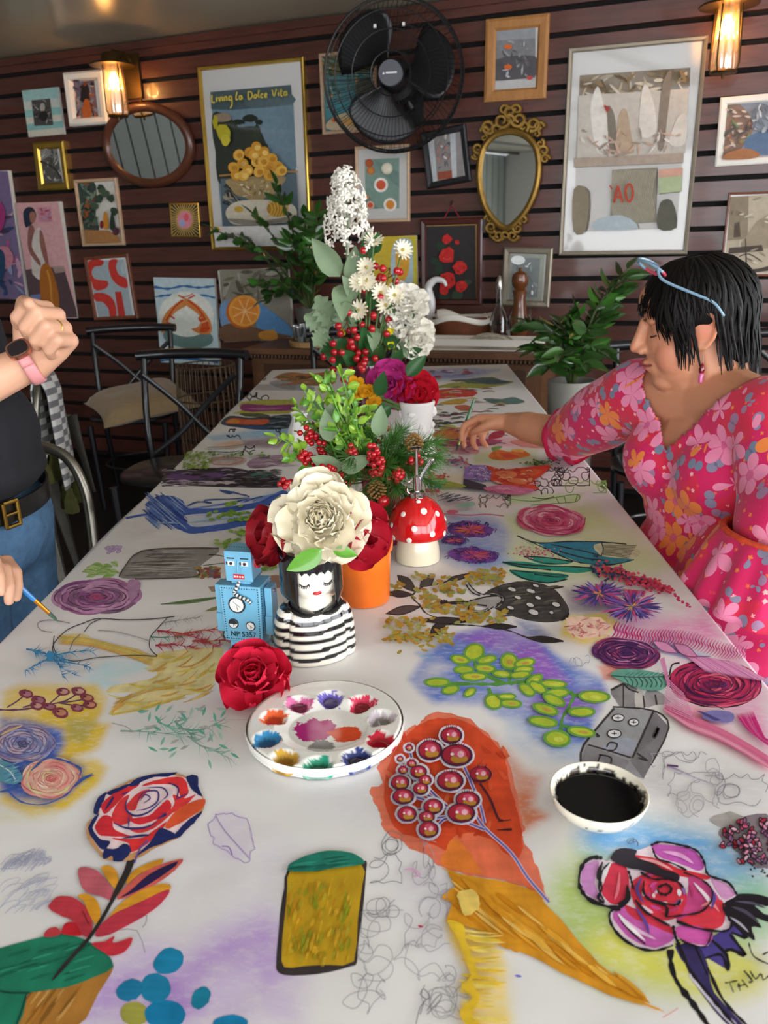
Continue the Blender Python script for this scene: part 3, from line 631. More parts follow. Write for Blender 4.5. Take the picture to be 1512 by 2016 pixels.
for i in range(9): A.line(z6((1040+i*14,1000+i*8),(1110+i*12,1020+i*5)),2.4,'#4c4688',1,2)
A.line(z6((1085,975),(1150,965),(1220,990)),1.8,'#3c3a48');A.line(z6((900,880),(940,900),(980,860),(950,810)),1.4,'#2a2028')
A.build('spiral_rose_painting',m_paint,paper)
# --- pink hatching, right
A = art()
for i in range(46):
    t = i/45;x = 490+t*860;y0 = 425+t*150+18*math.sin(t*9);L = 105-20*t
    if x > 880 and y0 > 520: pass
    A.line(z6((x+30,y0-15),(x+8,y0+L*.25),(x+18,y0+L*.55),(x-18,y0+L)),3.6-1.8*t,random.choice(('#c2246e','#cf4488','#b83a86','#c85a9c')),4,2)
for i in range(16): x = 560+i*9;A.line(z6((x,195+i),(x+8,220),(x-4,246+i*.6)),2.6,random.choice(('#c23a72','#d86a9a')),3,2)
for i in range(60):
    t = i/59;a = (880+t*380,620+t*70);A.line(z6((a[0]+30,a[1]-10),(a[0]+120,a[1]+40),(a[0]+230+60*t,a[1]+130)),1.5,random.choice(('#d887b6','#c96aa6','#e0a0c4')),3,2)
for i in range(34):
    t = i/33;A.line(z6((840-20*t,960+36*t),(940+70*t,1010+110*t),(1130+60*t,1090+100*t),(1330+40*t,1190+100*t),(1530,1310+80*t)),random.uniform(1.6,4),random.choice(('#d9708f','#c95a80','#e39cb0','#cf6a92')),4,2)
for i in range(15):
    t = i/14;A.line(z6((1300+110*t,1020-20*t),(1370+80*t,1110-10*t),(1450+40*t,1180),(1530,1240-50*t)),3.4,random.choice(('#c22a72','#b5206a','#d0568e')),4,2)
for i in range(26): y = 650+i*7;A.line(z6((830+i*1.5,y),(800+i*2,y+16)),1.8,'#cf7aa6',1);
for i in range(14): y = 820+i*14;A.line(z6((850-i*2,y-40),(880,y),(960+i*6,y+70)),1.5,'#d58ab0',3)
A.build('pink_hatching',m_pencil,paper)['kind'] = 'stuff'
# --- green leaves on blue pastel
A = art()
for P in (((520,560),(540,650),(620,705),(720,740),(860,740),(960,790),(1110,800),(1090,880),(1050,950),(1040,1040)),((240,740),(480,745),(700,745),(880,715)),((730,740),(745,670),(730,600)),((610,770),(640,850)),((1100,810),(1230,820)),((1070,900),(1170,910)),((1040,990),(1200,1030))):
    A.line(z5(*P),8,'#5c9a45',5,3)
for x,y,a,b_,r in ((525,555,58,48,-.3),(440,600,55,22,.2),(600,600,55,20,-.2),(465,660,55,20,0),(590,652,60,22,.1),(525,700,75,22,0),(305,735,72,22,0),(385,780,48,22,-.2),(500,795,35,18,-.6),(732,610,48,45,.4),(825,620,60,24,-.2),(820,660,55,18,-.1),(690,685,55,18,.1),(800,690,60,18,-.1),(885,720,48,24,-.5),(640,850,48,42,.4),(745,860,60,22,.1),(995,745,80,20,.05),(840,780,50,26,.6),(905,765,55,24,.5),(1015,800,75,24,-.1),(1240,820,90,32,.05),(1000,840,68,25,.4),(950,895,75,26,.3),(1165,912,75,24,0),(935,970,85,26,.15),(1020,1070,75,45,.1),(1165,1030,80,25,.15),(720,820,50,14,0)):
    X,Y = one(z5,x,y);a /= 3.024;b_ /= 3.024
    A.ell(X,Y,a+2.5,b_+2.5,'#6ea744',r,16,.8);A.ell(X,Y,a*.88,b_*.84,random.choice(('#bfd03c','#c3cf40','#b2c63c')),r,14,.6)
    if random.random() < .5: A.ell(X+a*.1,Y+b_*.1,a*.4,b_*.35,random.choice(('#c9a24a','#d3df5a')),r,10)
A.build('green_leaf_painting',m_paint,paper)
# --- gold foliage, ink branch
A = art()
for x0,y0,x1,y1,n in ((0,130,130,205,14),(180,180,480,262,46),(230,260,520,332,46),(420,312,700,372,40),(470,60,700,150,50),(0,340,260,480,56),(60,430,270,545,34),(320,410,410,505,22),(180,80,300,112,10),(300,110,420,180,18)):
    for i in range(n):
        x = random.uniform(x0,x1);y = random.uniform(y0,y1);a = random.uniform(-.9,.9)+(PI if random.random() < .5 else 0)
        A.line(z5((x,y),(x+20*math.cos(a),y+11*math.sin(a)+4),(x+42*math.cos(a),y+26*math.sin(a))),random.uniform(4.5,7.5),random.choice(('#b59b3a','#c39336','#9ea150','#b0882c','#a8ab62')),3,2)
A.build('gold_foliage_painting',m_paint,paper)
A = art()
for P,wd in ((((260,135),(175,198),(158,232),(200,275),(240,325),(330,362)),4),(((505,90),(400,105),(350,140),(250,160)),3),(((350,392),(480,395),(620,408),(740,430),(850,470),(1055,492)),3.5),(((80,110),(172,195)),3)):
    A.line(z5(*P),wd,'#46413f',5,3)
for x0,y0,x1,y1,wd,c in ((70,100,178,195,20,'#4b4543'),(285,100,203,165,21,'#5a5453'),(505,90,360,135,9,'#5c5653'),(8,205,160,214,13,'#463f40'),(4,326,205,285,16,'#584f50'),(352,385,262,464,24,'#413a3a'),(200,365,525,370,13,'#3a3536'),(585,400,780,405,11,'#332e2f'),(838,470,1058,491,12,'#2f2b2b')):
    A.leaf(*one(z5,x0,y0),*one(z5,x1,y1),wd,c,None,'#2b2728',None,0,1.5)
A.build('ink_branch_painting',m_paint,paper)
# --- dark mushroom dispenser painting
A = art()
A.fill(z5((580,215),(640,172),(760,138),(880,138),(1000,180),(1070,260),(1088,320),(1040,368),(940,378),(820,362),(700,322),(645,290),(695,255),(690,222),(640,205)),'#474544',5,.4,.15)
for i in range(40):
    x = random.uniform(700,1020);y = random.uniform(160,340);A.line(z5((x-40,y+8),(x,y),(x+45,y-6)),4,random.choice(('#5a5856','#3b3939','#6a6a5c','#504e4c')),3,2)
for x,y,a,b_ in ((750,182,24,10),(892,160,18,7),(862,192,26,10),(785,230,20,9),(905,232,18,8),(858,275,22,11),(742,292,20,9),(878,318,30,15),(1012,272,24,12),(985,320,12,8)):
    X,Y = one(z5,x,y);A.ell(X,Y,a/3.024+1,b_/3.024+1,'#252324',.3);A.ell(X,Y,a/3.024,b_/3.024,'#dcdad8',.3)
A.fill(z5((495,252),(570,232),(660,212),(690,222),(692,258),(668,288),(610,292),(520,272)),'#a9a6a4',3,.4,.2)
for P,wd in ((((580,210),(690,218),(700,250),(650,290)),3),(((620,212),(680,226),(688,250),(660,275)),5),(((500,250),(600,226),(660,222)),3),(((505,268),(600,280)),3),(((340,262),(400,258),(490,255)),3.5),(((340,270),(490,264)),2.5),(((470,140),(490,175),(520,205),(560,218)),3.5),(((485,135),(510,170),(545,200),(580,212)),3),(((500,275),(490,300),(520,320),(580,318),(620,300),(640,285)),3),(((515,280),(520,305),(570,308),(610,295)),2),(((1040,368),(1080,340),(1086,320)),6)):
    A.line(z5(*P),wd,'#2b292a',4,3)
for k in range(8): a = k*.8;X,Y = one(z5,345,258);A.line([(X,Y),(X+8*math.cos(a),Y+5*math.sin(a))],3,'#2b292a',1);
X,Y = one(z5,478,143);A.ell(X,Y,6,4,'#8a8886');A.ell(X+1,Y,3,2,'#dedcda')
A.build('mushroom_painting',m_paint,paper)
# --- teal leaves, dots and star bursts
A = art()
A.fill(zM((600,468),(700,508),(900,502),(1100,505),(1240,518),(1112,545),(1100,588),(1295,610),(1150,642),(1000,632),(880,592),(760,540)),'#2f83ad',4,.3,.12,'#2a94a0')
A.fill(zM((600,468),(720,512),(800,560),(900,610),(840,620),(740,560)),'#cfe0b4',4)
A.fill(zM((640,590),(760,595),(930,620),(860,640),(740,635)),'#2fa58e',4,.2,.12);A.fill(zM((510,625),(640,622),(800,645),(1060,662),(960,690),(780,672),(600,655)),'#239a86',4,.2,.14)
A.fill(zM((555,672),(700,680),(900,700),(860,735),(780,748),(680,738),(600,712)),'#1d8f7b',4,.2,.14)
A.fill(zM((1060,520),(1240,518),(1330,560),(1290,600),(1110,588)),'#d3d6b0',4)
for P in (((600,468),(760,540),(900,605),(1000,632),(1150,642),(1295,610)),((600,468),(720,510),(900,502),(1100,505),(1250,518)),((800,520),(1000,560),(1100,588)),((640,590),(760,630),(900,635)),((640,590),(780,598),(930,622)),((510,625),(700,645),(900,650),(1060,660)),((510,625),(640,655),(800,672)),((555,672),(640,722),(780,748),(900,725)),((555,672),(720,690),(900,705)),((1100,505),(1112,545),(1100,588)),((700,695),(820,712),(880,712)),((850,560),(1000,600),(1130,615))):
    A.line(zM(*P),3,'#26393c',4,3)
for i in range(9): A.line(zM((1110,525+i*7),(1200,525+i*8),(1310-i*6,528+i*9)),1.2,'#6a6e5e',3)
for i in range(70):
    X,Y = one(zM,random.gauss(690,62),random.gauss(565,18));A.ell(X,Y,2,1.3,random.choice(('#d8708e','#c9406a','#e79ab0')),0,7)
for i in range(360):
    t = random.random();x = 1050+470*t+random.gauss(0,12);y = 655+130*t**1.3+random.gauss(0,1)*(26-14*t)+15*math.sin(t*3)
    X,Y = one(zM,x,y);A.ell(X,Y,3.4,2.3,random.choice(('#d8404e','#e0566a','#c93a6a') if random.random() < .35+t else ('#2a4a6a','#35608a','#243a5c')),random.uniform(-.5,.5),7)
for i in range(14): X,Y = one(z6,880+i*9+random.gauss(0,8),225+i*7);A.ell(X,Y,3,2.2,'#cc3a6a',0,7)
for cx,cy,rx,ry in ((1090,812,190,92),(1285,888,235,108)):
    for i in range(150):
        a = random.uniform(0,2*PI);r0 = random.uniform(.04,.35);r1 = r0+random.uniform(.3,.68)
        A.line(zM((cx+rx*r0*math.cos(a),cy+ry*r0*math.sin(a)),(cx+rx*r1*math.cos(a+.05),cy+ry*r1*math.sin(a+.05))),random.uniform(2.4,4.6),random.choice(('#5a4a9c','#7a5ab0','#3c4284','#b85aa0','#8f7ac2','#d0487e')),1,2)
    for i in range(14): a = random.uniform(0,6.28);A.line(zM((cx,cy),(cx+rx*.25*math.cos(a),cy+ry*.25*math.sin(a))),1.8,random.choice(('#d9c24a','#e08a5a','#4a3f8a')),1,2)
A.fill(z5((1080,350),(1200,345),(1330,380),(1320,440),(1220,480),(1110,460),(1080,400)),'#efc9b4',4,3)
for i in range(34): x = random.uniform(1090,1310);y = random.uniform(355,470);A.line(z5((x,y),(x+random.uniform(-40,40),y+random.uniform(-22,22)),(x+random.uniform(-30,50),y+random.uniform(-24,24))),2,random.choice(('#e08f8a','#e5a49a','#d9787e')),3,2)
A.build('leaf_and_starburst_painting',m_paint,paper)
# --- purple blooms, pink rose, red bouquet
A = art()
for cx,cy,rx,ry in ((320,430,135,48),(335,583,150,45),(225,495,70,24)):
    X,Y = one(zM,cx,cy);A.ell(X,Y,rx/3.024,ry/3.024,'#8550ab',.08,20,2);A.ell(X+4,Y,rx*.6/3.024,ry*.55/3.024,'#d0508c',.08,14,1.5)
    for i in range(46):
        a = random.uniform(0,6.28);r = random.uniform(.5,1.1);x = X+rx/3.024*r*math.cos(a);y = Y+ry/3.024*r*math.sin(a)
        A.line([(x-4,y),(x,y-3),(x+4,y),(x+1,y+2.5)],1.3,random.choice(('#3c2f6a','#4a3888','#6a3a92')),3)
    for i in range(20): a = random.uniform(0,6.28);A.line([(X,Y),(X+rx/3.024*.8*math.cos(a),Y+ry/3.024*.8*math.sin(a))],1.6,random.choice(('#e0703f','#c23f7c','#e07aa0','#6a4aa0')),1,2)
X,Y = one(zM,800,375);rose_paint(A,X,Y,66,27,'#d9668c',('#e68aa6','#cf4f7a','#f0b0c0','#d9607f','#e898ae'),('#b5305f','#a82c56','#c24a72'),5,6,.1,1.8,.2,'#a82c56')
A.line(zM((600,350),(640,400),(760,450),(900,458),(990,410),(1005,360)),3,'#b5305f',5,3)
A.fill(zM((285,65),(340,48),(430,55),(450,110),(420,140),(330,130),(290,130)),'#9a7ac4',3,1.5)
for i in range(40): x,y = random.uniform(295,440),random.uniform(58,135);A.line(zM((x,y),(x+12,y-5),(x+20,y+4)),1.6,random.choice(('#c3aee0','#6d4a9a','#e0d4ee')),3)
A.fill(zM((280,128),(330,140),(410,165),(432,200),(275,185)),'#3f374a',1)
A.fill(zM((415,52),(520,72),(640,60),(795,48),(760,95),(690,150),(730,190),(620,185),(520,165),(440,130),(450,90)),'#df4c36',3,.6)
for P,c in ((((470,90),(560,80),(600,110),(520,130)),'#ee8a5c'),(((620,80),(720,72),(740,90),(660,120)),'#ec6a40'),(((540,125),(640,130),(650,160),(560,150)),'#e88052'),(((660,130),(690,125),(680,150)),'#f0a878')): A.fill(zM(*P),c,4)
for i in range(26): x,y = random.uniform(450,720),random.uniform(65,175);A.line(zM((x-20,y),(x,y-7),(x+22,y+3)),1.8,random.choice(('#b5243a','#f0c4a8','#c93a2c')),3,2)
A.fill(zM((400,182),(520,165),(640,180),(700,198),(600,222),(450,206)),'#dd78a2',3,.5)
for i in range(16): x,y = random.uniform(430,660),random.uniform(180,212);A.line(zM((x-22,y),(x,y-5),(x+22,y+2)),2,random.choice(('#c24a80','#f0b6cc','#e696b4')),3,2)
A.fill(zM((60,105),(140,130),(280,165),(280,180),(160,175),(70,190),(150,160)),'#a8ad3a',3,.6)
for c,x0,x1,y0,y1,n in (('#d0504a',70,190,90,135,24),('#3d78b5',60,150,140,185,16),('#c9445e',50,130,190,215,16),('#5f9a6a',110,200,130,160,8)):
    for i in range(n): X,Y = one(zM,random.uniform(x0,x1),random.uniform(y0,y1));A.ell(X,Y,3.4,1.8,c,0,8)
for i in range(30): x,y = random.uniform(130,330),random.uniform(215,265);A.line(zM((x-22,y+5),(x,y),(x+20,y-8)),2,random.choice(('#6a5a80','#3f3850','#8f9a9a','#5a6a78')),3,2)
A.line(zM((150,335),(300,345),(420,340),(520,350)),2.4,'#cf7a92',4);A.ell(*one(zM,215,325),12,4,'#df6a86')
A.fill(zM((230,290),(330,265),(350,285),(290,300)),'#9cc0b0',3)
A.build('bouquet_painting',m_paint,paper)
A = art()
for i in range(4): A.scrib(*one(zM,690,62),*one(zM,1030,170),46,1.5,'#3a3638',.9)
A.scrib(*one(zM,690,165),*one(zM,870,222),26,1.6,'#3a3638',1.2)
for i in range(3): A.scrib(*one(zM,860,140),*one(zM,1130,212),26,1.5,'#8fc06a',1.2)
for i in range(3): A.scrib(*one(zM,370,225),*one(zM,560,300),26,1.4,'#6a6662',1.1)
for P in (((560,250),(700,262),(830,240),(960,222),(955,262),(840,275),(680,285)),((830,240),(850,275)),((880,235),(890,270)),((960,222),(945,265))): A.line(zM(*P),1.6,'#7da860',4)
A.line(zM((690,240),(760,248),(820,235)),1.4,'#4a4846')
A.build('line_sketch',m_pencil,paper)['kind'] = 'stuff'
# --- far right rows
A = art()
for P,c in ((((120,165),(250,130),(400,120),(560,82),(610,110),(725,122),(620,150),(470,168),(250,165)),'#a5a852'),(((250,110),(420,95),(560,85),(640,120),(540,135),(380,130)),'#6a8068'),(((400,108),(520,100),(700,118),(560,140)),'#4f6474'),
             (((150,245),(150,185),(300,168),(445,190),(420,228),(300,235)),'#d04c3e'),(((160,285),(300,245),(380,255),(330,285)),'#c9a44a'),(((500,242),(640,245),(720,232),(800,262),(780,280),(620,290),(540,272)),'#64807f'),(((280,300),(380,295),(420,330),(330,335)),'#c26a52'),
             (((130,500),(260,460),(500,470),(520,520),(330,545),(150,535)),'#c9703c'),(((170,450),(260,440),(300,465),(190,475)),'#a9b052'),(((560,500),(650,480),(640,530),(540,545)),'#b5304a'),(((110,575),(300,545),(520,545),(640,560),(520,595),(300,600),(130,600)),'#b04468'),(((700,560),(860,555),(1040,590),(960,615),(780,600)),'#dd8a80'),
             (((540,665),(600,625),(700,640),(770,620),(850,665),(760,690),(660,705),(560,695)),'#eb8038'),(((620,650),(700,655),(760,675),(680,690)),'#e2553a'),(((700,630),(790,620),(790,645)),'#f0b05a'),(((250,640),(320,615),(450,620),(460,650),(380,655),(280,655)),'#d9a0b0'),(((560,610),(640,600),(580,640)),'#7fae5c')):
    A.fill(zR(*P),c,4,.6,.1)
for i in range(60): x,y = random.uniform(110,640),random.uniform(120,600);A.line(zR((x-50,y+4),(x,y-4),(x+50,y+2)),2,random.choice(('#8f4a3a','#5a6a5a','#c8b060','#4a5a70','#b05a6a','#dcc8c0')),3,2)
for i in range(20): x,y = random.uniform(110,330),random.uniform(340,430);A.line(zR((x-30,y+8),(x,y-4),(x+40,y)),2.4,random.choice(('#55544f','#3f403c','#8a8a80')),3,2)
for i in range(110):
    x,y = random.gauss(1100,60),random.gauss(672,24);X,Y = one(zR,x,y);A.ell(X,Y,2.8,1.6,random.choice(('#5a4a7a','#7a6a98','#3f3a5c','#a898b8')),0,7)
for i in range(50): X,Y = one(zR,random.gauss(930,60),random.gauss(720,10));A.ell(X,Y,2.6,1.5,random.choice(('#6a9a4a','#3f5a3c','#8fb85c')),0,7)
for i in range(60): X,Y = one(zR,random.gauss(300,55),random.gauss(712,18));A.ell(X,Y,2.8,1.6,random.choice(('#c25a8a','#3f6a9c','#8a3a6a','#d0708a')),0,7)
for i in range(16): x,y = random.uniform(60,420),random.uniform(25,90);A.line(zR((x-25,y+4),(x,y-3),(x+25,y+3)),2.4,random.choice(('#c84a4a','#6a5aa0','#d8c8d8','#a04a6a')),3,2)
for i in range(20): x,y = random.uniform(130,460),random.uniform(560,650);A.line(zR((x-22,y+4),(x,y-5),(x+22,y+3)),2,random.choice(('#7a2a50','#d88aa0','#a03a60')),3,2)
A.build('garden_strip_painting',m_paint,paper)['kind'] = 'stuff'
# --- far left rows
A = art()
for P,c in ((((950,150),(1040,120),(1200,130),(1360,110),(1360,200),(1200,215),(1020,190)),'#a97f56'),(((1040,130),(1200,125),(1350,120),(1300,150),(1120,160)),'#d08a52'),(((900,190),(1010,180),(1220,225),(1150,250),(960,225)),'#a9b0b8'),(((690,340),(800,318),(1040,312),(1090,330),(1080,405),(800,410),(640,410),(700,390)),'#c3c257'),
             (((695,365),(730,342),(900,352),(1080,348),(1075,385),(900,392),(770,398),(710,388)),'#9c3f86'),(((740,375),(900,368),(1000,372),(860,386)),'#c77ab0'),(((560,485),(620,428),(760,440),(900,430),(1090,420),(1110,500),(900,525),(700,510)),'#3a4a58'),(((590,478),(640,442),(760,455),(890,450),(880,485),(740,490),(660,485)),'#c95a34'),(((600,475),(640,448),(690,460),(680,482)),'#d98a3c'),(((720,460),(820,458),(820,480),(730,482)),'#df6a4a'),(((690,410),(860,412),(900,430),(760,435)),'#5f6a4a'),(((660,495),(860,505),(960,500),(860,525),(720,515)),'#33528a'),
             (((490,760),(500,725),(600,715),(720,725),(740,750),(680,775),(540,775)),'#cbbcb4'),(((740,770),(780,735),(880,715),(1000,700),(1090,720),(1050,760),(900,790),(780,800)),'#b094aa'),(((150,900),(170,840),(240,815),(420,798),(640,795),(760,815),(900,850),(1000,900),(960,936),(700,936),(400,925)),'#46404a'),(((175,880),(220,835),(400,840),(560,825),(640,850),(500,865),(330,880)),'#6a4a80'),(((760,845),(860,825),(930,845),(850,865)),'#3a8a78'),(((200,905),(400,890),(640,890),(700,905),(500,915)),'#c3b4ba')):
    A.fill(zL(*P),c,4,.5,.1)
for x0,x1,y0,y1,cs,n in ((960,1350,120,210,('#6a4a30','#d8b08a','#8a7a40','#c8683a'),26),(160,700,805,930,('#2c2730','#5a4a6a','#88788c','#1f1c22','#b8a8b8'),60),(640,1000,810,930,('#3a363a','#6a666a','#2a282a'),50),(760,1090,700,790,('#9a7a92','#d8c4d0'),14),(900,1100,425,515,('#2a3a48','#56707a','#7a8a8a'),16)):
    for i in range(n): x,y = random.uniform(x0,x1),random.uniform(y0,y1);A.line(zL((x-40,y+5),(x,y-4),(x+45,y+2)),2.2,random.choice(cs),3,2)
for i in range(95): x,y = random.uniform(290,500),random.uniform(680,800);X,Y = one(zL,x+(740-y)*.5,y);A.ell(X,Y,3.6,1.7,random.choice(('#8fa84a','#7a9a3c','#a9b86a')),-.4,7)
for i in range(30): x,y = random.uniform(500,900),random.uniform(685,720);X,Y = one(zL,x,y);A.ell(X,Y,3.6,1.5,random.choice(('#8fb04a','#6a9a5c')),-.4,7)
A.line(zL((500,760),(500,730),(620,718),(720,735),(640,770),(520,772)),1.8,'#c77a74',4,closed=True)
A.line(zL((460,650),(600,645),(760,625)),2,'#9aa090',4);A.line(zL((470,680),(620,685),(690,675)),1.5,'#3a4a6a',4)
A.build('vegetable_strip_painting',m_paint,paper)['kind'] = 'stuff'
A = art()
for x0,y0,x1,y1,n in ((740,262,1060,320,24),(530,505,690,540,14),(600,565,780,605,16),(890,520,1110,560,16),(730,640,850,695,14),(850,160,920,185,8),(640,660,720,700,10)):
    A.scrib(*one(zL,x0,y0),*one(zL,x1,y1),n,1.9,'#2c3240',1.6)
for i in range(40): x = 800+i*7;A.line(zL((x,245+i*.1),(x+18,205)),.8,'#a9a5a2',1)
A.build('ink_writing',m_pencil,paper)['kind'] = 'stuff'
# --- left middle: blue fork shape, grey shape, mauve rose, sprigs
A = art()
A.fill(zB((500,338),(640,312),(600,270),(690,218),(800,240),(870,296),(1200,268),(1390,190),(1400,235),(1200,300),(870,325),(822,352),(900,400),(1210,352),(1250,378),(1000,422),(880,438),(780,410),(700,350),(640,325),(510,352)),'#3f62b4',4,1.2,.2)
for i in range(60): x = random.uniform(620,800);y = random.uniform(230,380);A.line(zB((x-40,y-34),(x,y),(x+50,y+42)),2.4,random.choice(('#2f4f9e','#6a8fd0','#4a70c0','#9ab4e0')),3,2)
for i in range(20): x = random.uniform(880,1350);A.line(zB((x-60,300-(x-880)*.12),(x,292-(x-880)*.16),(x+70,286-(x-880)*.2)),2.4,random.choice(('#2f4f9e','#7a9ad8')),3,2)
A.line(zB((640,385),(720,375),(800,380)),3,'#8fb0d0',3,2);A.line(zB((850,375),(1000,355),(1180,335)),3,'#a4c4da',3,2)
A.line(zB((840,280),(900,255),(980,262),(940,245),(1190,232),(1120,205),(1040,190)),3,'#3a5a9a',4,3);A.line(zB((1020,185),(1080,205),(1110,195)),4,'#3a5a9a',4,2)
for (x0,x1,y0,y1,n) in ((960,1240,305,365,40),(1040,1150,252,280,12),(1090,1230,415,448,14),(1000,1150,462,525,16),(1255,1355,590,650,14)):
    for i in range(n): x,y = random.uniform(x0,x1),random.uniform(y0,y1);X,Y = one(zB,x,y);A.ell(X,Y,5.5,2.4,random.choice(('#7fa838','#93b84c','#6a9a38')),random.uniform(-.5,.3),8)
A.build('blue_fork_painting',m_paint,paper);A = art()
A.fill(zB((448,685),(480,630),(550,550),(700,522),(1022,520),(945,598),(890,650),(880,685),(560,697)),'#938d88',3,.5,.08)
for i in range(70): y = random.uniform(535,685);x = random.uniform(560,820);A.line(zB((x-110*(1 if y > 600 else .4),y),(x,y-4),(x+90,y-2)),1.7,random.choice(('#7d7772','#aaa49e','#6e6964','#b8b2ac')),3,2)
A.line(zB((448,685),(480,630),(550,550),(700,522),(1022,520)),2,'#5a5550',4);A.line(zB((540,697),(880,685),(900,640)),2,'#4f4a46',3)
A.build('grey_shape_painting',m_paint,paper);A = art()
for i in range(46): X,Y = one(zB,random.uniform(895,1025),random.uniform(630,690));A.ell(X,Y,5,2.8,random.choice(('#8f4a4a','#b58a4a','#7a8a5a','#6a6a7a','#a85a4a')),0,8)
A.build('berry_cluster_painting',m_paint,paper);A = art()
for i in range(16):
    a = random.uniform(2.4,4.2);x,y = random.uniform(300,470),655+random.uniform(-35,20);A.leaf(*one(zB,x,y),*one(zB,x+80*math.cos(a),y+30*math.sin(a)),11,random.choice(('#aecb80','#b9d08c','#9cbf6e')),'#7fa85a',None,None,2)
A.build('leaf_bunch_painting',m_paint,paper);A = art()
for i in range(12): X,Y = one(zB,random.uniform(375,470),random.uniform(505,555));A.ell(X,Y,6,3.2,'#b79ac4',-.4,10);A.ell(X,Y,4,2,'#cbb6d4',-.4,8)
A.build('lilac_cluster_painting',m_paint,paper);A = art()
X,Y = one(zB,320,798);rose_paint(A,X,Y,86,33,'#a8719f',('#c08ab4','#94588e','#b77aaa','#cf9cc2','#8d6a8a'),('#6a3a62','#5a4a58','#7d4a78'),6,6,-.04,2.2,.18,'#c04a7a')
A.fill(zB((500,710),(560,705),(572,740),(545,800),(510,820)),'#b58aae',4)
A.build('mauve_rose_painting',m_paint,paper);A = art()
A.leaf(*one(zB,688,842),*one(zB,1060,795),8,'#6d8a5c','#4a6a44',None,None,2);A.leaf(*one(zB,940,882),*one(zB,1060,850),7,'#8a8a5a')
A.build('long_leaf_painting',m_paint,paper);A = art()
A.fill(zB((960,745),(1040,740),(1080,760),(1000,775)),'#a89078',3,1.5);A.build('brown_smudge_painting',m_paint,paper);A = art();A.fill(zB((1300,690),(1390,682),(1400,740),(1330,745)),'#b08a78',3,2)
A.build('brown_smudge_painting',m_paint,paper);A = art();A.line(zB((960,560),(1020,562),(1090,580)),1.6,'#5a5652',3);A.line(zB((930,620),(1060,605)),1.6,'#5a5652',3)
A.build('stalk_sketch',m_paint,paper)['kind'] = 'stuff'
A = art()
A.fill(z1((330,152),(480,140),(560,190),(760,218),(870,258),(950,240),(1250,215),(1262,300),(1200,460),(1050,492),(850,560),(640,602),(632,580),(700,520),(850,470),(620,475),(640,440),(760,420),(900,380),(860,330),(720,250),(520,205)),'#ecdca0',4,1,.06)
for i in range(80):
    x = random.uniform(640,1230);y = random.uniform(260,560)
    if y > 300+(x-640)*.02+200 and x > 1000: continue
    if x < 850 and 330 < y < 420 or y < 330 and x < 860: continue
    a = random.uniform(-.7,.2);A.line(z1((x-60*math.cos(a),y-60*math.sin(a)),(x,y+8),(x+60*math.cos(a),y+60*math.sin(a))),random.uniform(2,5),random.choice(('#e0b05a','#dfc95c','#e8d890','#d99e4c','#ead27a')),3,2)
for i in range(16): y = i*3.2;A.line(z1((330,150+y),(500,165+y*.8),(700,215+y*.9),(880,265+y*1.2)),2.4,random.choice(('#e0a85a','#d9c85a','#d8d07a','#e8bc7a')),4,2)
A.line(z1((640,600),(700,520),(850,465),(1000,440)),3,'#dcae54',4);A.line(z1((640,602),(850,560),(1060,490)),3,'#d9c04a',4)
def sprig(A,z,P,n,L,cols,wd,up=1):
    S = spline(P,8)
    A.line(z(*P),wd*1.3,random.choice(cols),5,1)
    for i in range(n):
        t = random.random();x,y = S[int(t*(len(S)-1))];a = random.uniform(-1.2,1.2)+random.choice((0,PI*.15));l = L*random.uniform(.5,1.1)
        A.line(z((x,y),(x+l*.5*math.cos(a),y+l*.3*math.sin(a)),(x+l*math.cos(a),y+l*.75*math.sin(a*1.3))),wd*random.uniform(.6,1.1),random.choice(cols),3,1)
for P in (((900,120),(1020,135),(1150,170),(1250,220)),((890,205),(1000,200),(1130,225)),((1000,150),(1150,120),(1290,110)),((1100,180),(1200,180),(1300,170))): sprig(A,z1,P,26,75,('#c23a52','#b5304a','#cf5a5c','#c9603a','#b8475e'),2.8)
sprig(A,z1,((865,157),(950,160),(1040,150)),12,60,('#5a9a86','#4a8a78'),2.4);sprig(A,z1,((930,75),(1030,60),(1170,40)),22,60,('#a8a8a2','#9a9c96','#b8b8b0'),2)
for P in (((150,225),(280,260),(350,330),(440,380)),((280,270),(400,245),(540,235)),((280,280),(200,320),(140,350)),((320,290),(430,310),(520,330)),((310,250),(330,290),(360,390)),((200,240),(150,220))): sprig(A,z1,P,20,60,('#3f92c6','#5aa4d0','#2f7fb8'),3)
X,Y = one(z1,285,265);A.ell(X,Y,10,9,'#3f92c4',.6,12,2)
for P in (((690,695),(850,700),(1090,728)),((1000,640),(1060,690),(1100,720)),((1090,735),(1150,780),(1230,810),(1310,850)),((900,640),(960,670),(1020,715)),((1020,680),(1150,690),(1240,650))): sprig(A,z1,P,16,100,('#5aa890','#4a9a84','#a3a8a2','#8fa89c','#7ab8a4'),3)
for i in range(40): x,y = random.uniform(780,1340),random.uniform(560,860);a = random.uniform(-1.4,1.4);A.leaf(*one(z1,x,y),*one(z1,x+60*math.cos(a),y+60*math.sin(a)),5.5,random.choice(('#86b8a6','#b0b0aa','#9fc3b5','#5fae98')))
A.build('sprig_painting',m_paint,paper)
A = art()
A.line(z1((-20,572),(80,575),(180,565),(270,550)),5,'#6d4368',4,3)
for P in (((40,560),(90,530),(130,500)),((130,560),(180,545),(210,520)),((270,550),(330,500),(360,470)),((280,545),(380,520),(450,475)),((330,535),(420,525),(500,510)),((340,535),(440,550),(520,545))): A.line(z1(*P),2.6,'#6d4a6c',4)
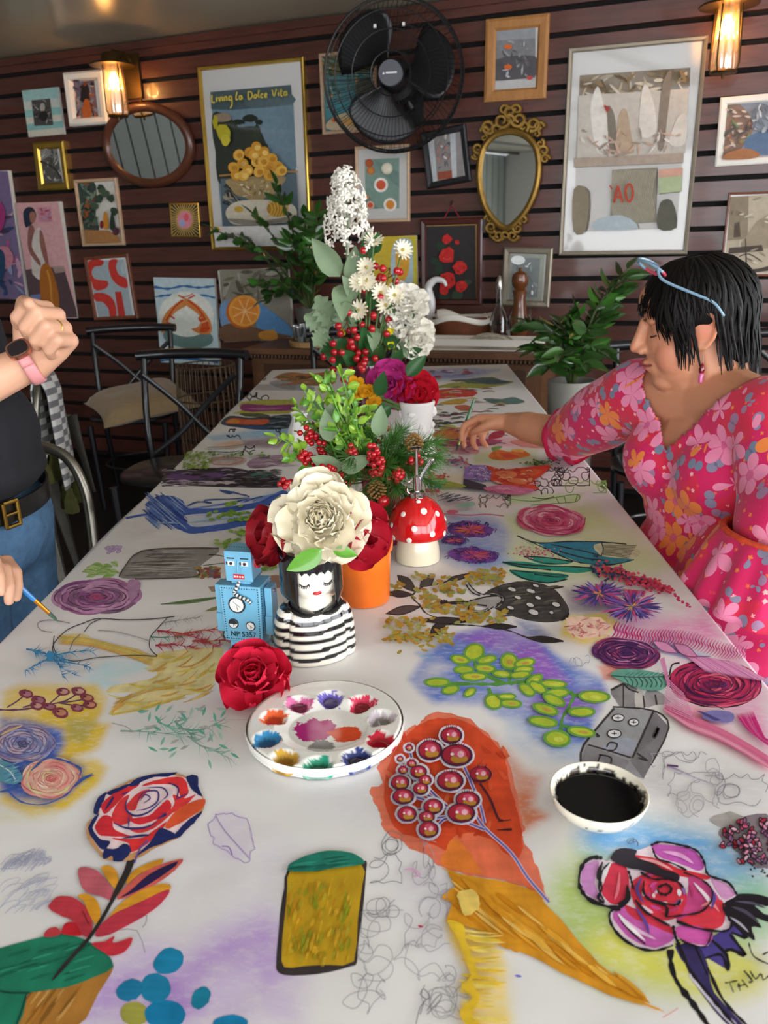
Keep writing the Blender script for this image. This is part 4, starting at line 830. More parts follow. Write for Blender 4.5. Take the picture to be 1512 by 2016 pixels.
for x,y,a,b_ in ((150,483,42,25),(220,520,42,28),(210,550,38,24),(282,556,42,22),(345,590,48,30),(360,470,40,24),(450,468,42,25),(497,505,42,24),(515,545,40,24),(440,563,38,22)):
    X,Y = one(z1,x,y);A.ell(X,Y,a/2.9,b_/2.9,'#8a3f52',random.uniform(-.3,.3),14,.8);A.ell(X+2,Y,a*.6/2.9,b_*.6/2.9,random.choice(('#c98a6a','#b57a8a','#d0a098')),0,10);A.ell(X-4,Y-2,3,2,'#6a2f48')
X,Y = one(z1,130,765);rose_paint(A,X,Y,64,36,'#8f93c4',('#a9aad2','#7a7db8','#b0a4c8','#9a8fb8','#c0b0c4'),('#6a5a8c','#8a6a86','#54588f'),6,6,0,1.8,.16,'#4a4470')
A.line(z1((0,720),(60,690),(130,665)),5,'#d9b48a',4,2)
X,Y = one(z1,290,965);rose_paint(A,X,Y,58,39,'#f0b9a8',('#eda095','#f2cdb4','#e3dca0','#ef9a98','#f5d9c6'),('#d9707a','#e08a80','#cf5a70'),5,5,-.1,1.8,.16,'#d9505f')
A.line(z1((180,920),(270,850),(370,865),(460,910),(455,950)),5,'#3c58a8',4,3);A.line(z1((40,1030),(120,1100),(250,1115),(380,1060),(450,980),(530,940)),5,'#4560b0',4,3);A.line(z1((-10,1045),(60,1030),(110,1000)),6,'#3560a8',4,2);A.line(z1((420,1020),(480,970),(540,945)),4,'#3a5a9a',3,2)
A.fill(z1((-30,870),(60,880),(130,960),(80,1000),(-30,960)),'#5a9ab0',4,1);A.line(z1((0,890),(60,930),(90,980)),2,'#dfe8ea',3)
for i in range(18): y = random.uniform(880,990);x = random.uniform(0,100);A.line(z1((x,y),(x+40,y-14)),2,random.choice(('#3a5aa8','#4a7ab8','#8fc4c8')),1,2)
A.build('pastel_rose_painting',m_paint,paper)
# --- pencil work
A = art()
P = [(1235,1170)]
for a,b_ in (((1235,1170),(1330,1165)),((1330,1165),(1420,1215)),((1420,1215),(1440,1290)),((1440,1290),(1460,1370)),((1460,1370),(1400,1450)),((1400,1450),(1320,1400)),((1320,1400),(1220,1340)),((1220,1340),(1195,1250)),((1195,1250),(1235,1170))):
    for k in (1,2):
        t = k/2;P.append((a[0]+(b_[0]-a[0])*(t-.25)+random.uniform(-14,14),a[1]+(b_[1]-a[1])*(t-.25)+random.uniform(-14,14)));P.append((a[0]+(b_[0]-a[0])*t,a[1]+(b_[1]-a[1])*t))
A.line(z1(*P),2,'#b8a3d0',2);A.line(z1((1235,1180),(1290,1270),(1430,1425)),2.2,'#b09aca',3);A.line(z1((1270,1355),(1310,1360),(1330,1405)),2.4,'#9a7fbc',3)
for i in range(26):
    t = random.random();x,y = 60+t*180,1395+random.uniform(0,50);A.line(z1((x-60,y+60),(x,y),(x+60,y-20+random.uniform(-20,30)),(x+10,y+30)),1.2,random.choice(('#b8bcd2','#c2c0d0','#a9aec8')),4)
for i in range(24):
    x,y = random.uniform(20,260),random.uniform(370,560);A.line(z2((x-30,y+20),(x+20,y-20),(x+90,y-30),(x+60,y+10)),1.2,random.choice(('#b8bcd2','#c4c4d4')),4)
A.line(z2((0,545),(80,460),(200,400),(330,370)),1.3,'#b4b6cc',4);A.line(z2((0,320),(110,310),(230,200)),1.3,'#b4b6cc',4)
for x0,y0,x1,y1,n,k in ((820,110,1000,260,26,.9),(810,240,1000,420,26,.9),(940,290,1200,440,30,.9),(790,420,1060,620,30,.8),(1000,420,1270,620,34,.8),(760,580,1010,800,30,.9),(1020,600,1240,800,34,.9),(740,760,1000,1000,30,.9),(950,780,1290,1000,30,1),(650,960,900,1200,26,1.1),(900,960,1400,1230,40,.7),(1130,120,1300,330,20,.8),(1260,700,1400,1100,26,1)):
    A.scrib(*one(z4,x0,y0),*one(z4,x1,y1),n,1.25,random.choice(('#8f8c92','#a3a0a6','#7d7b82')),k*1.3)
for P in (((1110,1080),(1130,1048),(1168,1090),(1145,1110),(1110,1080)),((1085,1258),(1110,1160),(1150,1110)),((1150,1180),(1200,1110),(1235,1080),(1225,1120),(1150,1200)),((1110,1200),(1135,1120))): A.line(z4(*P),1.8,'#77747a',4)
for x0,y0,x1,y1,n,k in ((900,0,1240,160,30,.8),(930,120,1250,260,40,.7),(980,230,1330,380,40,.7),(1200,130,1512,330,40,.7),(1050,40,1230,330,26,.9),(830,10,1000,90,14,.8)):
    A.scrib(*one(z7,x0,y0),*one(z7,x1,y1),n,1.3,random.choice(('#99959a','#a9a6aa','#85828a')),k*1.4)
A.line(z7((925,80),(1000,110),(1100,155),(1230,195)),4.5,'#a58fae',4,1);A.line(z7((925,78),(990,85)),4,'#5a3f62',2)
A.scrib(*one(z7,660,490),*one(z7,770,550),18,1.5,'#6a7a92',1.2);A.scrib(*one(z5,990,540),*one(z5,1220,640),26,1,'#a0a4c0',.8)
for P,c in ((((310,265),(305,200),(380,120),(470,80),(560,52),(700,58),(850,55),(1000,40)),'#4a474a'),(((480,130),(520,80),(580,52)),'#5f5c5e'),(((320,265),(420,295),(560,275),(760,262),(900,268)),'#5c5a5c'),(((960,45),(900,110),(860,160),(858,220),(900,265)),'#3f3c3e'),(((215,95),(225,70),(300,60),(400,78)),'#9a979a'),(((215,95),(240,120),(300,130)),'#9a979a'),(((560,120),(680,130),(860,180)),'#a9a6a6'),(((310,150),(305,210),(330,270)),'#2f2c2e'),(((400,230),(420,180),(460,140)),'#7a7778'),(((1440,632),(1300,632),(1200,640)),'#cfccd0'),(((640,650),(720,670),(760,700)),'#b0adb0')):
    A.line(z1(*P),1.8,c,5)
for P,c in ((((1095,672),(1130,680)),'#c93a5c'),(((1010,340),(1060,335),(1110,370),(1060,380)),'#d8a8c8')): A.line(z4(*P),5,c,3,2)
A.line(z8((900,1722),(945,1728)),5,'#5a62c0',1,2);A.line(z7((900,1545),(990,1490)),1.8,'#e08a80',1)
A.build('pencil_sketch',m_pencil,paper)['kind'] = 'stuff'
# ------------------------------------------------------------------ pictures, mirrors, lamps and fan on the back wall
w1 = Zm(0,0,3.024);w2 = Zm(380,0,2.908);w3 = Zm(800,0,2.1236);w4 = Zm(0,320,3.024);w5 = Zm(380,330,2.908);w6 = Zm(780,380,3.6)
m_art = mat('print_ink',vc=True,rough=.6,spec=.3,noise=(40,.12))
m_canvas = mat('canvas_side','#d9d4cc',.8)
m_gold = mat('gold_frame','#c9a24a',.28,metal=.9,noise=(20,.15));m_ltwood = mat('light_wood','#c9a888',.5,noise=(14,.15),stretch=(1,1,6))
m_brwood = mat('brown_frame','#7a4630',.4,noise=(14,.25));m_orwood = mat('honey_wood','#a8743f',.45,noise=(12,.2),stretch=(4,1,1));m_blk = mat('black_frame','#17171b',.4)
m_wfr = mat('white_frame','#e9e4da',.45);m_pewter = mat('pewter_frame','#8a8070',.4,metal=.5,noise=(20,.15));m_mount = mat('mount_board','#e7e4e0',.7)
m_dkred = mat('mahogany','#4a1f18',.3,coat=.3,noise=(14,.2))
def glass_mat():
    m = bpy.data.materials.new('picture_glass');m.use_nodes = True;nt = m.node_tree;nt.nodes.clear()
    o = nt.nodes.new('ShaderNodeOutputMaterial');t = nt.nodes.new('ShaderNodeBsdfTransparent');g = nt.nodes.new('ShaderNodeBsdfGlossy');g.inputs['Roughness'].default_value = .04
    f = nt.nodes.new('ShaderNodeFresnel');f.inputs[0].default_value = 1.6;x = nt.nodes.new('ShaderNodeMixShader')
    nt.links.new(f.outputs[0],x.inputs[0]);nt.links.new(t.outputs[0],x.inputs[1]);nt.links.new(g.outputs[0],x.inputs[2]);nt.links.new(x.outputs[0],o.inputs[0]);return m
m_glass = glass_mat()
def lerp(a,b,t): return (a[0]+(b[0]-a[0])*t,a[1]+(b[1]-a[1])*t)
def wmap(off): return lambda x,y,z: onw(x,y,off+z*20)
class Pic:
    """framed picture or canvas; quad = four pixel corners tl tr br bl of its front face on the wall"""
    def __init__(s,name,quad,label,mframe,bw=.02,depth=.022,cat='picture',mount=None,back='#888888',glass=False,canvas=False,group=None):
        P = [onw(x,y,depth) for x,y in quad];c = sum(P,Vector())/4
        ux = ((P[1]-P[0])+(P[2]-P[3]));s.w = ux.length/2;ux.normalize()
        uy = ((P[0]-P[3])+(P[1]-P[2]));s.h = uy.length/2;uy = (uy-ux*uy.dot(ux)).normalized()
        s.c,s.ux,s.uy,s.depth = c,ux,uy,depth;N = WN;s.quad = quad
        base = c-uy*s.h/2-N*depth
        s.root = thing(name,base,label,cat,group);W,H = s.w/2,s.h/2
        def p(x,y,d): return c+ux*x+uy*y+N*(d-depth)
        if canvas:
            mb = MB();vs = [p(i*W,j*H,d) for d in (.002,depth) for i,j in ((-1,-1),(1,-1),(1,1),(-1,1))]
            mb.add(vs,[(0,1,2,3),(4,7,6,5),(0,4,5,1),(1,5,6,2),(2,6,7,3),(3,7,4,0)]);mb.build('canvas',m_canvas,s.root,smooth=False)
            s.art_off = depth+.0006
        else:
            mb = MB();R = ((-1,-1),(1,-1),(1,1),(-1,1));vs = []
            for dx,d in ((0,.001),(0,depth*.85),(bw*.25,depth),(bw*.8,depth*.93),(bw,depth*.55),(bw,.001)): vs += [p(i*(W-dx),j*(H-dx),d) for i,j in R]
            fs = [(k*4+i,k*4+(i+1) % 4,k*4+4+(i+1) % 4,k*4+4+i) for k in range(5) for i in range(4)]
            mb.add(vs,fs);mb.build('frame',mframe,s.root,smooth=False)
            a = MB();d0 = depth*.4;a.add([p(i*(W-bw*.9),j*(H-bw*.9),d0) for i,j in R]+[p(i*(W-bw*.9),j*(H-bw*.9),.001) for i,j in R],[(0,1,2,3),(7,6,5,4),(0,4,5,1),(1,5,6,2),(2,6,7,3),(3,7,4,0)])
            a.build('mount' if mount else 'backing',mount or m_mount,s.root,smooth=False)
            s.art_off = d0+.0006
            if glass:
                g = MB();d1 = depth*.56;g.add([p(i*(W-bw),j*(H-bw),d1) for i,j in R],[(0,1,2,3)]);g.build('glass_pane',m_glass,s.root,smooth=False)
        s.A = Art(wmap(s.art_off))
    def inner(s,b): 
        q = s.quad;f = b
        return [lerp(lerp(q[0],q[1],f),lerp(q[3],q[2],f),f*s.w/s.h),lerp(lerp(q[0],q[1],1-f),lerp(q[3],q[2],1-f),f*s.w/s.h),lerp(lerp(q[0],q[1],1-f),lerp(q[3],q[2],1-f),1-f*s.w/s.h),lerp(lerp(q[0],q[1],f),lerp(q[3],q[2],f),1-f*s.w/s.h)]
    def done(s,m=None): s.A.build('picture',m or m_art,s.root);return s
def rstrokes(A,q,n,cols,wd,L):
    for i in range(n):
        u,v = random.uniform(.04,.96),random.uniform(.04,.96);x,y = lerp(lerp(q[0],q[1],u),lerp(q[3],q[2],u),v);a = random.uniform(0,6.28);l = L*random.uniform(.4,1)
        e = [lerp(lerp(q[0],q[1],min(max(u+l*math.cos(a)*k/abs(q[1][0]-q[0][0]),.03),.97)),lerp(q[3],q[2],min(max(u+l*math.cos(a)*k/abs(q[1][0]-q[0][0]),.03),.97)),min(max(v+l*math.sin(a)*k/abs(q[3][1]-q[0][1]),.03),.97)) for k in (-.5,0,.5)]
        A.line(e,wd*random.uniform(.5,1.3),random.choice(cols),3,2)
# teal striped canvas
p = Pic('wall_picture',w1((130,540),(340,518),(383,798),(170,817)),'small teal and white striped canvas with a dark ornament in its centre',None,canvas=True,depth=.02)
q = p.quad;A = p.A
for t0,t1,c in ((0,.24,'#9fc4c0'),(.24,.42,'#cfd4c8'),(.42,.58,'#8fc0ba'),(.58,.72,'#d3cfc0'),(.72,.86,'#8bbcb8'),(.86,1,'#c9c4b4')):
    A.fill([lerp(q[0],q[3],t0),lerp(q[1],q[2],t0),lerp(q[1],q[2],t1),lerp(q[0],q[3],t1)],c,1)
A.fill(w1((187,597),(298,587),(318,745),(205,750)),'#4d4a48',1);rstrokes(A,w1((187,597),(298,587),(318,745),(205,750)),16,('#8a8580','#2a2826','#b0aca4'),2,14);A.ell(*one(w1,253,640),5,9,'#a8a49c');A.ell(*one(w1,258,690),9,10,'#2c2a29')
p.done()
# white box frame
p = Pic('wall_picture',w1((360,433),(598,412),(645,735),(412,752)),'white deep box frame with a painting of dancers, hung beside the wall lamp',m_wfr,bw=.045,depth=.06)
q = w1((425,455),(556,440),(588,708),(462,722));A = p.A;A.fill(q,'#7b6a72',1);rstrokes(A,q,60,('#b06a4a','#54485c','#c9a08a','#8a8fa0','#3a3038','#d8c0b0'),5,22)
A.fill(w1((490,510),(520,500),(530,560),(510,600),(480,600)),'#2c2426',4);A.ell(*one(w1,505,498),4,5,'#8a4a32');A.fill(w1((500,600),(530,600),(545,690),(490,700)),'#b5602f',4);p.done()
# gold frame, old town
p = Pic('wall_picture',w1((185,850),(370,835),(410,1130),(228,1132)),'small gold frame with a grey photograph of an old building',m_gold,bw=.04,depth=.03)
q = w1((228,880),(338,872),(375,1092),(256,1098));A = p.A;A.fill(q,'#8d8c88',1);A.fill(w1((240,960),(290,930),(345,950),(372,1085),(258,1092)),'#5d5a55',1);rstrokes(A,q,26,('#4a4844','#a9a7a0','#6e6a62','#c4c4c0'),3,16);A.line(w1((240,960),(320,1000),(365,1060)),3,'#3a3835');p.done()
# bottles picture
p = Pic('wall_picture',w4((430,105),(680,88),(742,492),(493,497)),'pale wood frame with wine bottles, ivy and a white wall',m_ltwood,bw=.018)
q = w4((458,122),(668,108),(716,474),(510,478));A = p.A;A.fill(q,'#d6d3c8',1)
A.fill(w4((458,122),(560,115),(575,220),(570,330),(590,400),(500,410)),'#3e4a44',3);rstrokes(A,w4((458,122),(570,115),(585,380),(498,400)),50,('#2f3a34','#5a6a5c','#7a8a78','#a05a30'),5,20)
for x,y in ((600,150),(630,190),(590,215),(660,215),(560,260),(610,170),(540,330),(680,290)): A.ell(*one(w4,x,y),8,8,random.choice(('#35463a','#4a5a48')),.4,7,2)
A.fill(w4((500,400),(640,405),(710,440),(716,474),(510,478)),'#a97848',1);A.fill(w4((615,390),(615,320),(626,290),(640,320),(645,390)),'#c9862f',3);A.fill(w4((655,395),(658,320),(668,285),(678,320),(688,400)),'#2c3a30',3);A.ell(*one(w4,605,370),4,8,'#7a3030');A.ell(*one(w4,690,410),7,8,'#54303a');p.done()
# lady on pink
p = Pic('wall_picture',w4((90,240),(345,235),(462,925),(198,925)),'pink canvas of a woman in white holding a long amber vase',None,canvas=True,depth=.025)
A = p.A;q = p.quad;A.fill(q,'#dba7a8',1)
A.fill(w4((150,640),(250,620),(380,625),(455,880),(460,922),(200,922)),'#5f4a4e',1);A.fill(w4((310,620),(380,615),(392,650),(330,660)),'#a8908a',1)
A.fill(w4((180,790),(260,780),(290,922),(200,922)),'#7b86b4',1);A.fill(w4((190,640),(185,480),(215,400),(245,400),(270,560),(300,680),(240,700),(200,670)),'#d9cdc4',4)
A.fill(w4((168,400),(185,370),(205,400),(190,500),(240,590),(230,610),(170,520)),'#8f5f58',4);A.fill(w4((238,400),(262,450),(290,600),(275,610),(240,500)),'#97635a',4)
A.fill(w4((138,300),(160,268),(195,270),(215,310),(205,350),(170,380),(150,380)),'#2e3444',4);A.fill(w4((178,300),(205,295),(212,330),(200,360),(180,350)),'#a8705f',4)
A.fill(w4((240,640),(270,600),(310,640),(350,790),(340,900),(260,900),(240,780)),'#b06a2a',4);A.line(w4((280,640),(300,720),(310,880)),4,'#d08f3c');A.fill(w4((222,268),(300,265),(314,352),(232,355)),'#c98c9a',1);rstrokes(A,w4((222,268),(300,265),(314,352),(232,355)),10,('#b05a6a','#c9a8c0','#a89ac0'),4,12);p.done()
# left edge canvas
p = Pic('wall_picture',[(-55,336),(15,337),(52,588),(-20,588)],'purple and blue figure canvas at the dark end of the slatted wall',None,canvas=True,depth=.03)
A = p.A;q = p.quad;A.fill(q,'#7a6a8c',1);rstrokes(A,q,40,('#c79ab0','#3a4a70','#b05a8a','#8f98b8','#4a3a52','#c8a8b0'),8,34);A.fill(w4((-30,520),(40,500),(80,560),(60,620),(-20,640)),'#c2808f',4);A.fill(w4((-20,240),(20,260),(30,330),(10,400),(-30,400)),'#a83a78',4);A.fill(w4((-30,540),(20,530),(30,640),(-20,760)),'#2f4a68',4);p.done()
# sunburst
p = Pic('wall_picture',w4((1005,242),(1180,240),(1190,446),(1022,442)),'small gilt sunburst frame around a pink marbled oval',m_gold,bw=.008,depth=.012,mount=mat('sunburst_dark','#2c2418',.5))
A = p.A;cx,cy = one(w4,1100,342)
for i in range(40):
    a = 2*PI*i/40;rr = min(29/max(abs(math.cos(a)),.01),34/max(abs(math.sin(a)),.01));A.line([(cx+17*math.cos(a),cy+20*math.sin(a)),(cx+rr*.93*math.cos(a),cy+rr*.93*math.sin(a))],1.8,'#c9a860',1)
A.ell(cx,cy,18,21,'#b8965a');A.ell(cx,cy,15,17.5,'#d98a98');A.ell(cx-5,cy+6,6,8,'#a8a8c8');A.ell(cx+3,cy-5,5,8,'#e0606a');p.done()
# red and blue abstract
p = Pic('wall_picture',w4((492,560),(755,545),(820,925),(560,945)),'brown wood frame with bold red curves on pale blue',m_brwood,bw=.02)
A = p.A;q = w4((524,588),(738,576),(790,915),(585,922));A.fill(q,'#a9b7bd',1);R_ = '#cf3f36'
A.fill(w4((524,588),(615,582),(605,615),(565,620),(545,650),(560,690),(600,700),(640,705),(640,740),(600,760),(555,745)),R_,2);A.fill(w4((645,620),(655,580),(700,578),(690,620),(710,670),(752,690),(758,745),(710,735),(665,690)),R_,3)
A.fill(w4((560,780),(620,778),(670,810),(690,860),(690,918),(655,918),(645,870),(610,830),(570,825)),R_,3);A.fill(w4((685,770),(722,768),(748,915),(705,916)),R_,1);A.ell(*one(w4,735,628),5,12,'#b9c4c9');p.done()
# prawns
p = Pic('wall_picture',w4((915,683),(1275,692),(1308,1205),(958,1190)),'unframed canvas of two orange prawns on a white plate',None,canvas=True,depth=.025)
A = p.A;A.fill(p.quad,'#c9dde2',1)
for P in (((918,740),(1000,752),(1090,735),(1180,745),(1278,735)),((925,800),(1000,790),(1060,800)),((1100,800),(1200,790),(1280,805)),((945,1130),(1100,1140),(1200,1125),(1300,1150)),((955,1180),(1100,1165),(1300,1190))): A.line(w4(*P),6,random.choice(('#4a80b8','#3f6fa8','#6aa0c8')),4,3)
A.ell(*one(w4,1110,910),55,47,'#e9ebe0',.1,26);A.ell(*one(w4,1120,1040),50,22,'#6f8a86',.1);A.ell(*one(w4,1110,905),52,44,'#eceee4',.1,26)
A.fill(w4((1090,815),(1110,850),(1060,880),(1010,930),(985,1000),(960,1010),(965,940),(1000,880),(1060,830)),'#dd8f4e',4);A.fill(w4((1100,808),(1150,830),(1210,880),(1255,950),(1255,1015),(1190,1020),(1140,990),(1175,980),(1200,930),(1150,880),(1110,850)),'#e08a48',4)
A.fill(w4((1180,930),(1230,935),(1245,1000),(1190,1010),(1200,965)),'#d8562c',4)
for P in (((1090,820),(1040,860),(990,940)),((1120,820),(1180,870),(1240,960)),((1100,810),(1060,790)),((1120,810),(1160,790)),((1210,900),(1180,930)),((1235,940),(1195,955)),((1250,985),(1200,990)),((1010,910),(1040,930)),((990,950),(1020,960))): A.line(w4(*P),3,random.choice(('#c9581f','#e5b07a','#d0471f')),3)
A.line(w4((1060,790),(1100,800),(1150,780)),2,'#d0703a',3);p.done()
# orange half
p = Pic('wall_picture',[(432,531),(568,528),(576,668),(441,674)],'unframed canvas of a cut orange beside a blue cloth',None,canvas=True,depth=.025)
A = p.A;A.fill(p.quad,'#8f8a7c',1);rstrokes(A,[(434,533),(560,530),(564,600),(438,604)],24,('#a8a496','#77705f','#b9b4a6','#5f5a4e'),8,40)
A.fill([(434,600),(460,590),(480,600),(470,640),(438,645)],'#7a9cc4',4);A.fill([(500,592),(530,610),(568,640),(574,664),(520,660),(505,640)],'#5f8fc0',4);A.fill([(440,640),(480,640),(540,655),(572,664),(441,672)],'#7a5a44',3);A.fill([(510,655),(540,650),(545,668),(515,668)],'#c98a3a',4)
A.ell(478,614,33,33,'#cf6a24',.2);A.ell(481,612,31,31,'#eda648',.2,24);A.ell(482,612,26,26,'#e8923a',.2)
for k in range(8): a = k*PI/4+.3;A.line([(482,612),(482+25*math.cos(a),612+25*math.sin(a))],2,'#f3c98a',1)
p.done()
# large lemon poster
p = Pic('wall_picture',[(384,133),(595,110),(613,492),(419,492)],'tall gold framed poster of lemons in a glass bowl above a lake, with yellow handwriting',m_gold,bw=.018,depth=.03,glass=True)
A = p.A;q = [(414,181),(573,167),(588,441),(438,445)];A.fill(q,'#7f98a6',1)
A.fill([(414,181),(573,167),(575,200),(500,212),(460,218),(416,215)],'#5f7276',1);A.fill([(480,195),(520,185),(574,185),(575,208),(500,215)],'#6f8288',2)
A.fill([(418,216),(460,216),(520,212),(578,206),(584,330),(432,350)],'#8aa3b0',1)
A.fill([(418,225),(450,228),(470,250),(500,248),(515,262),(528,300),(535,350),(440,372),(424,300)],'#3c4136',3,1)
for x,y,rx,ry in ((492,233,16,7),(470,240,13,6),(510,240,8,5),(452,245,10,8),(505,262,8,16),(522,300,7,18)): A.ell(x,y,rx,ry,random.choice(('#2f382c','#3f4a36')),0,14,1.5)
for i in range(40): A.line([(random.uniform(430,525),)*1+(random.uniform(250,345),),(random.uniform(430,525),random.uniform(250,345))][:1]*2,3,'#4d5442',1)
A.fill([(420,228),(446,222),(455,236),(430,240)],'#8a7a68',3);A.ell(440,262,13,18,'#b0a82c',-.2,14,2);A.ell(424,240,6,14,'#a8a028',0,12,2);A.ell(444,276,9,12,'#c4b83a',0,12,1)
A.line([(432,346),(500,340),(586,338)],3.5,'#a8824a',2)
A.fill([(434,352),(584,342),(588,441),(438,445)],'#5b6a74',1)
for i in range(16): a = random.uniform(0,6);x,y = random.uniform(440,460),random.uniform(360,400);A.line([(x,y),(x+10*math.cos(a),y+12*math.sin(a)),(x+18,y+10)],2.4,random.choice(('#2c2c2c','#a89a80','#46443e')),3)
A.fill([(450,352),(556,346),(552,368),(540,382),(520,390),(520,398),(488,399),(488,391),(465,384),(454,370)],'#a08a62',4);rstrokes(A,[(460,356),(548,352),(530,386),(475,388)],36,('#c9b48a','#7a6844','#b89a5c','#ddd0b4'),3,12)
for i,(x,y) in enumerate(((460,330),(478,322),(470,305),(492,300),(505,290),(520,300),(535,312),(548,328),(528,330),(505,318),(488,335),(510,338),(540,340),(465,345),(500,305),(518,318),(554,336),(480,345),(530,345))): A.ell(x,y,11.5,10.5,random.choice(('#d09a3a','#c98f2f','#dba94a')),random.uniform(0,3),14);A.ell(x+2,y+1,6,5.5,random.choice(('#b5802a','#e6c06a','#c4a25c')),0,10)
A.fill([(446,412),(470,396),(530,394),(575,402),(584,425),(560,438),(470,443),(448,430)],'#cfc6b2',4);A.ell(470,412,9,6,'#c9a23c');A.fill([(450,430),(520,434),(580,424),(570,436),(480,443)],'#8a8478',3)
A.ell(545,412,20,15,'#a87a2c',.2);
for k in range(6): A.line([(530+k*7,396),(536+k*6,412),(530+k*6,426)],3,'#d6a846',3)
A.fill([(420,447),(590,443),(605,482),(424,486)],'#e4e2de',1)
Lw = [[(0,0),(.02,.9),(.4,.95)],[(.6,.35),(.62,.9)],[(.6,.15),(.62,.18)],[(.85,.35),(1,.9),(1.15,.3)],[(1.35,.35),(1.37,.9)],[(1.35,.12),(1.36,.16)],[(1.6,.9),(1.62,.4),(1.85,.4),(1.9,.9)],[(2.5,.4),(2.2,.4),(2.15,.8),(2.45,.85),(2.5,.4),(2.55,1.4),(2.3,1.9)],
      [(3.2,-.1),(3.05,.5),(3.1,.9),(3.3,.8)],[(3.75,.45),(3.5,.45),(3.48,.85),(3.72,.85),(3.78,.45),(3.85,.9)],
      [(4.6,0),(4.62,.95),(5,.8),(5.1,.4),(4.9,.05),(4.55,0)],[(5.4,.45),(5.3,.8),(5.55,.9),(5.65,.5),(5.4,.45)],[(5.95,-.1),(5.85,.6),(6,.9)],[(6.5,.5),(6.25,.45),(6.2,.85),(6.5,.9)],[(6.7,.7),(6.95,.6),(6.85,.4),(6.68,.6),(6.75,.9),(7,.85)],
      [(7.6,0),(7.85,.9),(8.15,-.05)],[(8.4,.4),(8.42,.9)],[(8.4,.15),(8.41,.2)],[(8.75,0),(8.72,.9),(8.95,.9)],[(8.6,.35),(8.95,.3)],[(9.4,.45),(9.15,.45),(9.12,.85),(9.4,.85),(9.42,.4),(9.5,.9)]]
A.text(Lw,417,187,15.6,15.5,2.6,'#d3c04a',0,-.09)
p.done()
# seaside poster behind the fan
p = Pic('wall_picture',[(625,105),(738,94),(742,256),(636,266)],'light wood framed seaside poster half hidden behind the fan',m_ltwood,bw=.016)
A = p.A;q = p.inner(.055);A.fill(q,'#58868c',1);A.fill([(632,112),(735,102),(737,140),(634,150)],'#6b6a48',1,1);rstrokes(A,[(632,112),(734,102),(735,190),(636,200)],36,('#4a5a44','#7a9a8a','#c08a4a','#3f5a4c','#8fb0a8'),5,20);A.fill([(640,205),(738,196),(739,222),(642,232)],'#4f8f98',1);A.fill([(700,165),(736,160),(738,235),(715,225)],'#5a5a50',3);A.fill([(645,240),(680,222),(738,232),(740,250),(652,256)],'#c9b494',3);A.ell(693,240,20,8,'#d0a060');A.ell(715,228,6,6,'#c9683a');A.ell(658,236,6,4,'#c9683a');A.line([(642,212),(658,210),(660,240)],3,'#6a4a3a',1);p.done()
# citrus print
p = Pic('wall_picture',[(696,289),(804,283),(806,436),(703,438)],'pale wood framed citrus print with cups of orange tea on a wide white mount',m_ltwood,bw=.014,mount=m_mount,glass=True)
A = p.A;q = [(718,314),(786,311),(786,410),(720,411)];A.fill(q,'#9fbdb0',1);A.fill([(735,313),(786,340),(786,370),(750,340)],'#8aa89c',1);A.fill([(720,380),(745,411),(720,411)],'#86a89c',1)
for x,y,r,c,c2 in ((727,321,8,'#cf5f34','#d9733f'),(730,336,8,'#d98a40','#e0a050'),(762,332,11,'#d8cdb4','#e6dfcc'),(750,364,14,'#eae4dc','#cf5a3a'),(768,403,13,'#eae4dc','#d98a3a'),(729,404,8,'#d8b8a0','#c9503a'),(722,388,4,'#d98a40','#d98a40')): A.ell(x,y,r,r*1.03,c);A.ell(x,y,r*.66,r*.68,c2)
p.done()
# black frame, window reflections painted into the picture as pale strips
p = Pic('wall_picture',w3((65,560),(250,508),(262,762),(78,787)),'black framed picture hung crooked under the fan',m_blk,bw=.03,depth=.035,glass=True)
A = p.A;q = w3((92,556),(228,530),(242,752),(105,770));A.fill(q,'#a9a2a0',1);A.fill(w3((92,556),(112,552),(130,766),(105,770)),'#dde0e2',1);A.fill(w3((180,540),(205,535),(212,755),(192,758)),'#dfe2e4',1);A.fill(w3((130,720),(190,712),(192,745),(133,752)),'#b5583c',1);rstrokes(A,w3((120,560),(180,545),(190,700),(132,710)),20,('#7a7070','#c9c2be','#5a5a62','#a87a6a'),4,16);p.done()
# honey wood frame
p = Pic('wall_picture',w3((327,80),(595,55),(585,408),(328,428)),'wide honey wood frame above the ornate gilt mirror',m_orwood,bw=.05,depth=.025,glass=True)
A = p.A;q = w3((370,122),(540,112),(538,358),(370,376));A.fill(q,'#9a9a9c',1);A.fill(w3((370,122),(540,112),(540,160),(370,170)),'#b9bcc0',1);A.fill(w3((370,250),(538,235),(538,320),(370,335)),'#6f6c70',3);A.fill(w3((370,340),(538,325),(538,358),(370,376)),'#d8d6d4',1);rstrokes(A,w3((380,170),(530,160),(530,320),(380,330)),30,('#5a585e','#8a8a90','#b0aeb0','#77727a'),5,20);A.ell(*one(w3,425,195),8,5,'#cf6a34');A.ell(*one(w3,425,280),8,5,'#c9622c');A.ell(*one(w3,515,325),6,4,'#c04a44');p.done()
